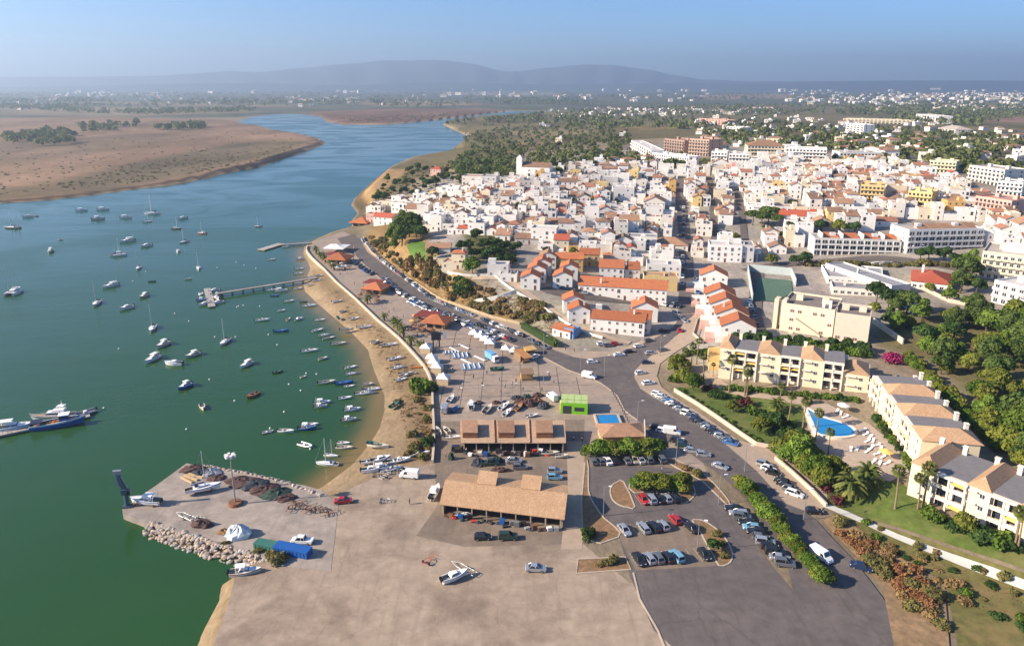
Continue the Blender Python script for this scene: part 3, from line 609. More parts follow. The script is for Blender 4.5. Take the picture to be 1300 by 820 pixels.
# ------------------------------------------------------------------ roofs: (x, y) spans of a w x d footprint centred at the origin
def gable(mb, w_, d, z, rise, over=.35, along='y', th=.16, mi=0, x=0, y=0):
    if along == 'y': hw, hd = w_ / 2 + over, d / 2 + over
    else: hw, hd = d / 2 + over, w_ / 2 + over
    k = rise / (hw - over); lo = z - over * k
    pr = [(-hw, lo), (0, z + rise), (hw, lo), (hw, lo + th), (0, z + rise + th), (-hw, lo + th)]
    ring = lambda t: [((p[0], t, p[1]) if along == 'y' else (t, -p[0], p[1])) for p in pr]
    a, b = ring(-hd), ring(hd)
    mb.add([(p[0] + x, p[1] + y, p[2]) for p in a + b], [(0, 6, 7, 1), (1, 7, 8, 2), (2, 8, 9, 3), (3, 9, 10, 4), (4, 10, 11, 5), (5, 11, 6, 0), (5, 4, 1, 0), (4, 3, 2, 1), (6, 7, 10, 11), (7, 8, 9, 10)], mi)
def gable_wall(mb, w_, d, z, rise, along='y', mi=0, x=0, y=0):
    if along == 'y':
        for s in (-1, 1): mb.add([(x - w_ / 2, y + s * d / 2, z), (x + w_ / 2, y + s * d / 2, z), (x, y + s * d / 2, z + rise)], [(0, 1, 2) if s < 0 else (1, 0, 2)], mi)
    else:
        for s in (-1, 1): mb.add([(x + s * w_ / 2, y - d / 2, z), (x + s * w_ / 2, y + d / 2, z), (x + s * w_ / 2, y, z + rise)], [(0, 1, 2) if s > 0 else (1, 0, 2)], mi)
def hip(mb, w_, d, z, rise, over=.4, mi=0, x=0, y=0, th=.15):
    a, b = w_ / 2 + over, d / 2 + over; r_ = max(0.0, (a - b)) if a > b else 0; s = max(0.0, (b - a)) if b > a else 0
    vs = [(-a, -b, z), (a, -b, z), (a, b, z), (-a, b, z), (-a, -b, z + th), (a, -b, z + th), (a, b, z + th), (-a, b, z + th), (-r_, -s, z + rise), (r_, s, z + rise)]
    fs = [(3, 2, 1, 0), (0, 1, 5, 4), (1, 2, 6, 5), (2, 3, 7, 6), (3, 0, 4, 7)]
    fs += [(4, 5, 9, 8), (5, 6, 9), (6, 7, 8, 9), (7, 4, 8)] if a > b else [(4, 5, 8), (5, 6, 9, 8), (6, 7, 9), (7, 4, 8, 9)]
    mb.add([(p[0] + x, p[1] + y, p[2]) for p in vs], fs, mi)
def shed(mb, w_, d, z, rise, over=.35, mi=0, x=0, y=0, th=.16):
    """single slope, low side towards -y"""
    a, b = w_ / 2 + over, d / 2 + over; k = rise / d; z0, z1 = z - over * k, z + rise + over * k
    vs = [(-a, -b, z0), (a, -b, z0), (a, b, z1), (-a, b, z1)]; vs += [(p[0], p[1], p[2] + th) for p in vs]
    mb.add([(p[0] + x, p[1] + y, p[2]) for p in vs], [(4, 5, 6, 7), (0, 1, 5, 4), (1, 2, 6, 5), (2, 3, 7, 6), (3, 0, 4, 7), (3, 2, 1, 0)], mi)
def parapet(mb, w_, d, z, h=.7, t=.22, mi=0, x=0, y=0):
    for (cx, cy, sx, sy) in ((0, -d / 2 + t / 2, w_, t), (0, d / 2 - t / 2, w_, t), (-w_ / 2 + t / 2, 0, t, d - 2 * t), (w_ / 2 - t / 2, 0, t, d - 2 * t)): mb.box(cx + x, cy + y, z, z + h, sx, sy, 0, mi)

# ------------------------------------------------------------------ town house in its own frame (front towards -y)
HOUSES = []
def house(cx, cy, z, w_, d, storeys, rz, wall_m, roof, roof_m, r2, fine=True, parent_win=True, name='town_house', cat='house', rise=None, parent=None):
    """walls with storeys of windows, door, roof (flat with parapet, gable, hip or single slope), chimney and roof room"""
    h = storeys * 2.95 + r2.uniform(-.1, .35); wl = MB(); rf = MB()
    wl.box(0, 0, -3.0, h, w_, d)
    extra = []
    if roof == 'flat':
        parapet(wl, w_, d, h, r2.uniform(.5, .95)); rf.box(0, 0, h - .1, h + .06, w_ - .44, d - .44)
        if r2.random() < .55:
            sx, sy = min(w_ * .45, r2.uniform(2.4, 3.8)), min(d * .5, r2.uniform(2.4, 4)); px = (w_ - sx) / 2 * r2.choice((-.98, .98)); py = (d - sy) / 2 * r2.uniform(-.1, .98)
            e = MB(); e.box(px, py, h + .06, h + r2.uniform(2.2, 2.7), sx, sy); extra.append(('roof_room', e, wall_m))
        if r2.random() < .5: e = MB(); e.box(-w_ * .2, -d * .28, h + .06, h + r2.uniform(.5, 1.1), w_ * r2.uniform(.2, .4), .2); e.box(w_ * .12, 0, h + .06, h + 1.0, .2, d * .5); extra.append(('terrace_wall', e, wall_m))
        if r2.random() < .4: e = MB(); e.tube([(-w_ * .32, d * .3, h), (-w_ * .32, d * .3, h + 2.6)], .05, 4); e.box(-w_ * .32, d * .3, h + 2.2, h + 2.26, 1.2, .06, bottom=True); extra.append(('aerial', e, METAL))
        if r2.random() < .35:
            e = MB(); e.tube([(w_ * .3, d * .25, h + .06), (w_ * .3, d * .25, h + 1.1)], .5, 8); extra.append(('water_tank', e, METAL))
    else:
        along = 'y' if d > w_ else 'x'
        if roof == 'gable_y': along = 'y'
        if roof == 'gable_x': along = 'x'
        rs = rise or (.24 * (w_ if along == 'y' else d))
        if roof == 'hip': hip(rf, w_, d, h, rise or .22 * min(w_, d))
        elif roof == 'shed':
            rs = rise or .22 * d; shed(rf, w_, d, h, rs)
            for s in (-1, 1): wl.add([(s * w_ / 2, -d / 2, h), (s * w_ / 2, d / 2, h), (s * w_ / 2, d / 2, h + rs)], [(0, 1, 2) if s > 0 else (1, 0, 2)])
            wl.add([(-w_ / 2, d / 2, h), (w_ / 2, d / 2, h), (w_ / 2, d / 2, h + rs), (-w_ / 2, d / 2, h + rs)], [(1, 0, 3, 2)])
        else: gable(rf, w_, d, h, rs, along=along); gable_wall(wl, w_, d, h, rs, along)
        if r2.random() < .7:
            e = MB(); e.box(w_ * r2.choice((-.25, .25)), d * r2.uniform(-.2, .3), h, h + rs + r2.uniform(.5, 1.1) if roof != 'hip' else h + 2.6, .7, .6); e.box(e.v[0][0] + .35, e.v[0][1] + .3, e.v[4][2] - .3, e.v[4][2] + .02, .86, .76); extra.append(('chimney', e, wall_m))
    wins = []
    for side, (ln, ox, oy, a) in enumerate(((w_, 0, -d / 2, 0.0), (d, -w_ / 2, 0, -math.pi / 2), (d, w_ / 2, 0, math.pi / 2))):
        if side and r2.random() < .35: continue
        n = max(1, int(ln / r2.uniform(2.4, 3.4)))
        for s in range(storeys):
            for k in range(n):
                if r2.random() < (.14 if parent_win else .42): continue
                t = (k + .5) / n * ln - ln / 2; x, y = ox + t * math.cos(a), oy + t * math.sin(a)
                wins.append((x, y, s * 2.95 + 1.0, 1.05 if parent_win else .85, 1.25 if parent_win else 1.1, a) if not (s == 0 and side == 0 and k == n // 2) else (x, y, 0.0, 1.0, 2.15, a, 'door'))
                if len(wins[-1]) == 6 and s > 0 and r2.random() < .18: wins[-1] = (x, y, s * 2.95 + .15, 1.5, 2.1, a)
    if parent is not None: return wl, rf, extra, wins
    if not fine: return wl, rf, extra, wins
    o = wl.build(name, wall_m, None, (cx, cy, z), rz); o['category'] = cat
    rf.build('roof', roof_m, o)
    for nm, e, m in extra: e.build(nm, m, o)
    return o, wins

# ------------------------------------------------------------------ cars
PAINTS = {'white': ((.78, .77, .74), 0), 'silver': ((.46, .47, .48), .5), 'grey': ((.17, .18, .19), .4), 'black': ((.016, .017, .02), .1), 'dark blue': ((.02, .035, .09), .2), 'red': ((.40, .018, .015), 0), 'blue': ((.06, .16, .36), .2), 'beige': ((.42, .36, .27), .2), 'light blue': ((.20, .40, .52), .2), 'green': ((.05, .13, .08), .1), 'dark green': ((.02, .05, .035), .1)}
PM = {}
for k, (c, me_) in PAINTS.items():
    m = bpy.data.materials.new(k.replace(' ', '_') + '_car_paint'); nt, b = nodes_of(m); b.inputs['Base Color'].default_value = c + (1,); b.inputs['Metallic'].default_value = me_; b.inputs['Roughness'].default_value = .32; b.inputs['Coat Weight'].default_value = .5; PM[k] = m
CGLASS = mat('car_glass', (.012, .014, .018), rough=.08, var=0, spec=.7); HEADL = mat('headlight_glass', (.7, .7, .68), rough=.15, var=0); TAILL = mat('tail_light_red', (.35, .01, .01), rough=.2, var=0); RIM = mat('wheel_rim', (.45, .45, .46), rough=.35, var=0, metal=.7)
SPECS = {  # length, width, body profile (x from the tail, z), glass house (x0, x1 at the waist; x2, x3 at the roof; z waist; z roof)
    'hatchback': (4.0, 1.74, [(0, .35), (0, .78), (.1, .95), (2.75, .95), (3.8, .80), (4.0, .60), (4.0, .32), (3.9, .22), (.1, .22)], (.12, 3.0, .55, 2.2, .93, 1.47)),
    'saloon car': (4.5, 1.78, [(0, .4), (0, .85), (.15, .97), (1.0, .99), (3.1, .95), (4.3, .78), (4.5, .58), (4.5, .32), (4.4, .22), (.1, .22)], (.7, 3.35, 1.3, 2.6, .95, 1.43)),
    'estate car': (4.5, 1.78, [(0, .4), (0, .85), (.08, .97), (3.15, .95), (4.3, .78), (4.5, .58), (4.5, .32), (4.4, .22), (.1, .22)], (.1, 3.4, .4, 2.6, .95, 1.48)),
    'off-roader': (4.5, 1.86, [(0, .5), (0, .95), (.08, 1.12), (3.1, 1.12), (4.3, 1.0), (4.5, .78), (4.5, .45), (4.4, .32), (.1, .32)], (.08, 3.3, .3, 2.5, 1.1, 1.76)),
    'van': (5.2, 1.95, [(0, .5), (0, 2.15), (.15, 2.35), (3.7, 2.35), (4.2, 1.45), (5.0, 1.1), (5.2, .8), (5.2, .4), (5.1, .3), (.1, .3)], None),
    'pickup truck': (5.1, 1.85, [(0, .5), (0, 1.0), (3.9, 1.05), (4.9, .98), (5.1, .75), (5.1, .45), (5.0, .32), (.1, .32)], (1.75, 4.1, 2.0, 3.4, 1.03, 1.72))}
def wheel_mesh():
    mb = MB(); mb.tube([(0, -.1, 0), (0, .1, 0)], .32, 12, 0); mb.tube([(0, -.112, 0), (0, .112, 0)], .19, 8, 1); return mb.mesh('wheel', [RUBBER, RIM])
WHEEL = wheel_mesh()
def car_proto(kind):
    L, W, prof, gh = SPECS[kind]; mb = MB()
    cz = sum(p[1] for p in prof) / len(prof); cx = L / 2
    def ring(y, k): return [((p[0] - cx) * (1 - .06 * k) , y, cz + (p[1] - cz) * (1 - .10 * k)) for p in prof]
    mb.loft([ring(-W / 2, 1), ring(-W / 2 + .07, .25), ring(-W / 2 + .2, 0), ring(W / 2 - .2, 0), ring(W / 2 - .07, .25), ring(W / 2, 1)])
    gl = MB()
    if gh:
        x0, x1, x2, x3, z0, z1 = gh; a, b = W / 2 - .09, W / 2 - .27
        gl.loft([[(x0 - cx, -a, z0), (x1 - cx, -a, z0), (x1 - cx, a, z0), (x0 - cx, a, z0)], [(x2 - cx, -b, z1), (x3 - cx, -b, z1), (x3 - cx, b, z1), (x2 - cx, b, z1)]])
        xa, xb = x2 - cx - .06, x3 - cx + .06
        mb.loft([[(xa, -b - .03, z1), (xb, -b - .03, z1), (xb, b + .03, z1), (xa, b + .03, z1)], [(xa + .12, -b + .06, z1 + .06), (xb - .12, -b + .06, z1 + .06), (xb - .12, b - .06, z1 + .06), (xa + .12, b - .06, z1 + .06)]])
        for s in (-1, 1):       # roof pillars
            for (p, q) in (((x0 - cx, s * a, z0), (x2 - cx, s * b, z1)), ((x1 - cx, s * a, z0), (x3 - cx, s * b, z1)), ((.05, s * a, z0), (0, s * b, z1))): mb.tube([p, q], .05, 4)
    else:
        gl.add([(4.23 - cx, -.75, 1.48), (4.23 - cx, .75, 1.48), (3.74 - cx, .7, 2.28), (3.74 - cx, -.7, 2.28)], [(0, 1, 2, 3)])
        for s in (-1, 1): gl.add([(3.0 - cx, s * (W / 2 - .01), 1.35), (4.05 - cx, s * (W / 2 - .01), 1.35), (3.7 - cx, s * (W / 2 - .03), 2.05), (3.0 - cx, s * (W / 2 - .03), 2.05)], [(0, 1, 2, 3)])
        for s in (-1, 1): gl.add([(3.0 - cx, s * (W / 2 + .012), 1.35), (4.05 - cx, s * (W / 2 + .012), 1.35), (3.7 - cx, s * (W / 2 + .012), 2.05), (3.0 - cx, s * (W / 2 + .012), 2.05)], [(0, 1, 2, 3)])
    if kind == 'pickup truck': mb.box(-1.55, 0, 1.0, 1.02, 1.7, 1.5, 0)
    me = mb.mesh(kind.replace(' ', '_').replace('-', '_'), [PM['white']], normals=True); lm = MB(); tl = MB()
    z = .62 if kind != 'van' else .8
    for i, p in enumerate(me.polygons): p.use_smooth = False
    wz, wx = .32, L * .31
    parts = [('windows', gl.mesh('windows', CGLASS, normals=True), (0, 0, 0))]
    for sx in (-1, 1):
        for sy in (-1, 1): parts.append(('wheel', WHEEL, (sx * wx, sy * (W / 2 - .08), wz)))
    hl = MB(); hl.box(0, 0, 0, .16, .08, .36, bottom=True); hm = hl.mesh('headlight', HEADL); tm = hl.mesh('tail_light', TAILL)
    for sy in (-1, 1): parts.append(('headlight', hm, (L / 2 - .045, sy * (W / 2 - .36), z))); parts.append(('tail_light', tm, (-L / 2 + .03, sy * (W / 2 - .3), z + .1)))
    return me, parts
CARP = {k: car_proto(k) for k in SPECS}
def car(kind, colour, x, y, rz, z=None, small=False, name='parked_car'):
    me, parts = CARP[kind]
    o = put({'van': 'parked_van', 'pickup truck': 'pickup_truck'}.get(kind, name), me, None, (x, y, H(x, y) + .07 if z is None else z), rz)
    o.material_slots[0].link = 'OBJECT'; o.material_slots[0].material = PM[colour]
    for nm, d, l in parts[:1] if small else parts: put(nm, d, o, l)
    o['category'] = 'van' if kind == 'van' else 'car'
    return o
COLS = ['white'] * 5 + ['silver'] * 7 + ['grey'] * 7 + ['black'] * 9 + ['dark blue'] * 4 + ['red'] * 1 + ['blue'] * 2 + ['beige'] * 1
KINDSC = ['hatchback'] * 6 + ['saloon car'] * 3 + ['estate car'] * 2 + ['off-roader'] * 2
def car_row(p0, p1, n, head, where, frm, cols=None, kinds=None, small=False, skip=(), seed=1):
    """a parked row from one picture point to another; head is the heading in degrees or 'along'; labels count from the end at p0"""
    r2 = random.Random(seed); a, b = G(*p0), G(*p1); out = []
    hd = math.atan2(b.y - a.y, b.x - a.x) if head == 'along' else R(head); idx = 0
    for i in range(n):
        if i in skip: continue
        t = (i + .5) / n + r2.uniform(-.1, .1) / n; q = a.lerp(b, t)
        kind = (kinds[idx % len(kinds)] if kinds else r2.choice(KINDSC)); c = cols[idx % len(cols)] if cols else r2.choice(COLS)
        o = car(kind, c, q.x, q.y, hd + (math.pi if r2.random() < .3 else 0) + r2.uniform(-.04, .04), small=small)
        o['label'] = f'{c} {kind}, {ORD[idx]} from {frm}, {where}'; o['group'] = 'cars parked ' + where; idx += 1; out.append(o)
    return out
# ------------------------------------------------------------------ boats (bow towards +x, waterline at z = 0)
GEL = mat('white_gelcoat', (.84, .81, .76), rough=.35, var=.06); GELC = mat('cream_gelcoat', (.66, .60, .48), rough=.4, var=.08); HULLB = mat('blue_hull_paint', (.02, .10, .33), rough=.4, var=.1); HULLR = mat('dark_red_hull_paint', (.27, .035, .03), rough=.4, var=.1)
HULLK = mat('dark_hull_paint', (.035, .045, .07), rough=.4, var=.1); HULLO = mat('orange_hull_paint', (.45, .16, .06), rough=.5, var=.1); HULLG = mat('green_hull_paint', (.05, .16, .12), rough=.5, var=.15); HULLY = mat('grey_rubber', (.30, .31, .32), rough=.7, var=.1); HULLL = mat('light_blue_paint', (.16, .36, .55), rough=.5, var=.1)
TEAK = mat('teak_deck', (.36, .24, .14), var=.2, scale=3); BGL = mat('boat_glass', (.015, .02, .03), rough=.1, var=0, spec=.7); SPAR = mat('aluminium_spar', (.60, .60, .60), rough=.4, var=0, metal=.4); SAILC = mat('blue_sail_cover', (.03, .06, .20), var=.1); FLOOR = mat('boat_floor', (.30, .29, .27), var=.3, scale=3); NAVY = mat('navy_canvas', (.02, .03, .075), var=.1)
ENG = mat('outboard_black', (.02, .02, .022), rough=.4, var=0); BUOYM = mat('pale_buoy', (.72, .70, .62), var=0); ORANGE = mat('orange_plastic', (.65, .20, .04), var=.1); NETM = mat('fishing_net', (.10, .055, .045), var=.5, scale=3); NETB = mat('blue_net', (.05, .055, .065), var=.5, scale=3); NETG = mat('green_net', (.035, .06, .045), var=.5, scale=3)
def stations(L, B, n=9, full=.42, stern=.82):
    out = []
    for i in range(n + 1):
        t = i / n; b = B / 2 * (stern + (1 - stern) * min(1, t / full)) if t < full else B / 2 * max(0.0, 1 - ((t - full) / (1 - full)) ** 2.1)
        out.append((t, -L / 2 + L * t, max(b, .015)))
    return out
def hull(mb, L, B, Hs, draft=.25, sheer=.35, full=.42, stern=.82, n=9, mi=0, rake=.06, stripe=None):
    rings = []
    for t, x, b in stations(L, B, n, full, stern):
        top = Hs * (1 + sheer * t * t); xr = x + rake * L * t * t * t; f = .78 - .35 * t * t
        rings.append([(xr, -b, top), (x + (xr - x) * .5, -b * (f + .18), top * .45), (x, -b * f, -.02), (x, 0, -draft), (x, b * f, -.02), (x + (xr - x) * .5, b * (f + .18), top * .45), (xr, b, top)])
    mb.loft(rings, mi, False, False, closed=False); r0 = rings[0]; mb.add(r0, [tuple(range(6, -1, -1))], mi)
    if stripe is not None:
        for s in (0, 6):
            vs = []; 
            for r_ in rings:
                x, y, z = r_[s]; k = 1.012; vs += [(x, y * k + (-.02 if y < 0 else .02), z * .82), (x, y * k + (-.02 if y < 0 else .02), z * .94)]
            m = len(rings); mb.add(vs, [(2 * i, 2 * i + 2, 2 * i + 3, 2 * i + 1) for i in range(m - 1)], stripe)
    return rings
def deck(mb, rings, drop=.04, inset=.97, i0=0, i1=None, mi=0):
    rr = rings[i0:i1]; vs = []
    for r_ in rr:
        x, y, z = r_[0]; vs += [(x, y * inset, z - drop), (x, -y * inset, z - drop)]
    mb.add(vs, [(2 * i, 2 * i + 2, 2 * i + 3, 2 * i + 1) for i in range(len(rr) - 1)], mi)
def cockpit(mb, rings, depth, inset, i0, i1, mi=0):
    rr = rings[i0:i1]; vs = []
    for r_ in rr:
        x, y, z = r_[0]; vs += [(x, y * inset, z), (x, y * inset * .9, depth), (x, -y * inset * .9, depth), (x, -y * inset, z)]
    m = len(rr); fs = []
    for i in range(m - 1):
        for j in range(3): fs.append((4 * i + j, 4 * i + 4 + j, 4 * i + 5 + j, 4 * i + 1 + j))
    fs.append((0, 1, 2, 3)); fs.append((4 * m - 1, 4 * m - 2, 4 * m - 3, 4 * m - 4)); mb.add(vs, fs, mi)
def rim(mb, rings, mi=0, wd=.12, up=.03):
    for s in (0, 6):
        vs = []
        for r_ in rings:
            x, y, z = r_[s]; k = -1 if y < 0 else 1; vs += [(x, y + k * .02, z - .04), (x, y + k * .02, z + up), (x, y - k * min(wd, abs(y)), z + up)]
        n = len(rings); mb.add(vs, [(3 * i + j, 3 * i + 3 + j, 3 * i + 4 + j, 3 * i + 1 + j) for i in range(n - 1) for j in (0, 1)], mi)
def outboard(parent, x, y=0, z=.35, s=1.0):
    mb = MB(); mb.box(x - .22 * s, y, z, z + .5 * s, .42 * s, .30 * s, 0, taper=.8); mb.box(x - .2 * s, y, z - .6 * s, z, .16 * s, .12 * s); mb.build('outboard_motor', ENG, parent)
def boat_skiff(L=4.8, B=1.75, hm=GEL, inner=FLOOR, motor=True, console=False, name='skiff', canopy=False):
    o = empty(name); h = MB(); r_ = hull(h, L, B, .55, .2, .45); rim(h, r_); deck(h, r_, .02, .98, 6, None); h.build('hull', hm, o, normals=False)
    c = MB(); cockpit(c, r_, .12, .9, 0, 7); c.build('cockpit_floor', inner, o)
    for k in (-.22, .1):
        t = MB(); t.box(L * k, 0, .38, .44, .28, B * .82, bottom=True); t.build('thwart', WOOD if hm not in (GEL,) else GEL, o)
    if motor: outboard(o, -L / 2, 0, .45)
    if console:
        q = MB(); q.box(0, 0, .12, 1.05, .7, .7, taper=.8); q.box(.2, 0, 1.05, 1.4, .06, .6); q.build('steering_console', GEL, o)
    if canopy:
        q = MB()
        for sx in (-.9, .9):
            for sy in (-.6, .6): q.tube([(sx, sy, .5), (sx * .9, sy * .9, 1.9)], .03, 4)
        q.build('canopy_frame', SPAR, o)['kind'] = 'stuff'; q = MB(); q.loft([[(-1, -.75, 1.85), (-1, 0, 2.02), (-1, .75, 1.85)], [(1, -.75, 1.85), (1, 0, 2.02), (1, .75, 1.85)]], closed=False, cap0=False, cap1=False); q.build('canopy', NAVY, o)
    return o
def boat_cruiser(L=7.2, B=2.6, hm=GEL, hard=True, name='motor_cruiser', stripe=HULLB, arch=True):
    o = empty(name); h = MB(); r_ = hull(h, L, B, .95, .35, .35, stripe=1); rim(h, r_); h.build('hull', [hm, stripe], o)
    d = MB(); deck(d, r_, .03, .97, 4, None); d.build('foredeck', GEL, o)
    c = MB(); cockpit(c, r_, .35, .88, 0, 5); c.build('cockpit', FLOOR, o)
    k = MB(); bw = B * .72; k.loft([[(-.2 * L, -bw / 2, .9), (.22 * L, -bw * .36, 1.0), (.22 * L, bw * .36, 1.0), (-.2 * L, bw / 2, .9)], [(-.14 * L, -bw * .42, 1.6), (.10 * L, -bw * .3, 1.55), (.10 * L, bw * .3, 1.55), (-.14 * L, bw * .42, 1.6)]]); k.build('cabin', GEL, o, normals=True)
    g = MB(); g.loft([[(-.17 * L, -bw * .485, 1.16), (.185 * L, -bw * .365, 1.15), (.185 * L, bw * .365, 1.15), (-.17 * L, bw * .485, 1.16)], [(-.15 * L, -bw * .45, 1.46), (.13 * L, -bw * .34, 1.42), (.13 * L, bw * .34, 1.42), (-.15 * L, bw * .45, 1.46)]], cap0=False, cap1=False); g.build('windscreen', BGL, o, normals=True)
    if hard:
        t = MB(); t.box(-.12 * L, 0, 2.15, 2.27, .34 * L, bw * .95, bottom=True, taper=.92)
        for sx in (-.27, .0):
            for s in (-1, 1): t.tube([(sx * L, s * bw * .42, .95), (sx * L, s * bw * .42, 2.18)], .05, 4)
        t.build('hardtop', GEL, o)
    if arch:
        a = MB(); a.tube([(-.33 * L, -B * .4, .9), (-.36 * L, -B * .36, 2.2), (-.36 * L, B * .36, 2.2), (-.33 * L, B * .4, .9)], .07, 5); a.tube([(-.36 * L, 0, 2.2), (-.37 * L, 0, 3.6)], .025, 4); a.build('radar_arch', GEL, o)
    outboard(o, -L / 2, .35, .7, 1.2); outboard(o, -L / 2, -.35, .7, 1.2)
    return o
def boat_sail(L=10.0, B=3.2, mast=13.0, hm=GEL, name='sailing_yacht', ketch=False, cover=SAILC, stripe=HULLB):
    o = empty(name); h = MB(); r_ = hull(h, L, B, 1.05, .5, .25, .45, .68, stripe=1); rim(h, r_, 0, .1); h.build('hull', [hm, stripe], o)
    d = MB(); deck(d, r_, .03, .97, 2, None); d.build('deck', GEL, o)
    c = MB(); cockpit(c, r_, .5, .72, 0, 4); c.build('cockpit', TEAK, o)
    k = MB(); bw = B * .55; k.loft([[(-.16 * L, -bw / 2, 1.02), (.22 * L, -bw * .33, 1.1), (.22 * L, bw * .33, 1.1), (-.16 * L, bw / 2, 1.02)], [(-.14 * L, -bw * .42, 1.52), (.17 * L, -bw * .26, 1.42), (.17 * L, bw * .26, 1.42), (-.14 * L, bw * .42, 1.52)]]); k.build('coachroof', GEL, o, normals=True)
    for s in (-1, 1):
        g = MB(); g.add([(-.12 * L, s * bw * .485, 1.2), (.16 * L, s * bw * .36, 1.2), (.14 * L, s * bw * .335, 1.36), (-.11 * L, s * bw * .455, 1.38)], [(0, 1, 2, 3)]); g.build('cabin_window', BGL, o)
    def rig(x, hgt, boom):
        m = MB(); m.tube([(x, 0, 1.0), (x, 0, hgt)], [.17, .12], 6); m.box(x, 0, hgt * .55, hgt * .55 + .05, .06, 1.7, bottom=True)
        for q in ((x + .52 * L if x > 0 else x + .2 * L, 0, 1.25), (x - .5 * L if x > 0 else -.5 * L, 0, 1.1), (x, B * .45, 1.05), (x, -B * .45, 1.05)): m.tube([q, (x, 0, hgt - .1)], .018, 3)
        m.build('mast', SPAR, o)
        b = MB(); b.tube([(x - .1, 0, 2.1), (x - boom, 0, 2.0)], .07, 6); b.build('boom', SPAR, o)
        f = MB(); f.tube([(x - .2, 0, 2.3), (x - boom * .5, 0, 2.3), (x - boom * .95, 0, 2.15)], [.24, .2, .12], 6); f.build('furled_sail', cover, o)
    rig(.08 * L, mast, .42 * L)
    if ketch: rig(-.36 * L, mast * .72, .16 * L)
    sp = MB(); sp.loft([[(-.12 * L, -bw * .4, 1.5), (-.12 * L, 0, 1.95), (-.12 * L, bw * .4, 1.5)], [(-.22 * L, -bw * .45, 1.45), (-.22 * L, 0, 2.0), (-.22 * L, bw * .45, 1.45)]], closed=False, cap0=False, cap1=False); sp.build('spray_hood', NAVY, o)
    return o
def boat_catamaran():
    o = empty('catamaran'); L = 12.0
    for s in (-1, 1):
        h = MB(); r_ = hull(h, L, 1.7, 1.5, .4, .15, .4, .7, stripe=1); rim(h, r_, 0, .1); deck(h, r_, .02, .98); h.v = [(x, y + s * 2.5, z) for x, y, z in h.v]; h.build('hull', [GEL, HULLB], o)
    b = MB(); b.box(-.8, 0, .9, 1.5, 7.6, 4.4, bottom=True); b.build('bridge_deck', GEL, o)
    k = MB(); k.loft([[(-3.6, -2.4, 1.5), (2.4, -1.9, 1.5), (2.4, 1.9, 1.5), (-3.6, 2.4, 1.5)], [(-3.3, -2.1, 2.75), (1.2, -1.5, 2.7), (1.2, 1.5, 2.7), (-3.3, 2.1, 2.75)]]); k.build('saloon', GEL, o, normals=True)
    g = MB(); g.loft([[(-3.2, -2.32, 1.85), (2.12, -1.82, 1.85), (2.12, 1.82, 1.85), (-3.2, 2.32, 1.85)], [(-3.1, -2.2, 2.45), (1.55, -1.66, 2.4), (1.55, 1.66, 2.4), (-3.1, 2.2, 2.45)]], cap0=False, cap1=False); g.build('saloon_windows', BGL, o, normals=True)
    t = MB(); t.box(-4.3, 0, 2.9, 3.05, 3.2, 4.2, bottom=True)
    for s in (-1, 1): t.tube([(-5.6, s * 1.9, 1.4), (-5.6, s * 1.9, 2.95)], .07, 5)
    t.build('hardtop', GEL, o)
    m = MB(); m.tube([(.6, 0, 2.7), (.6, 0, 18)], [.14, .08], 6); m.box(.6, 0, 9.5, 9.56, .07, 2.2, bottom=True)
    for q in ((5.6, 0, 1.6), (-4.5, 2.6, 1.6), (-4.5, -2.6, 1.6), (.2, 2.9, 1.6), (.2, -2.9, 1.6)): m.tube([q, (.6, 0, 17.8)], .02, 3)
    m.build('mast', SPAR, o); f = MB(); f.tube([(.4, 0, 3.6), (-2.5, 0, 3.7), (-5.2, 0, 3.5)], [.3, .26, .14], 6); f.build('furled_sail', CANVAS, o); f = MB(); f.tube([(.5, 0, 3.3), (-5.4, 0, 3.2)], .09, 6); f.build('boom', SPAR, o)
    n = MB(); n.add([(1.6, -1.7, 1.45), (5.0, -1.9, 1.45), (5.0, 1.9, 1.45), (1.6, 1.7, 1.45)], [(0, 1, 2, 3)]); n.build('trampoline', DARK, o)
    return o
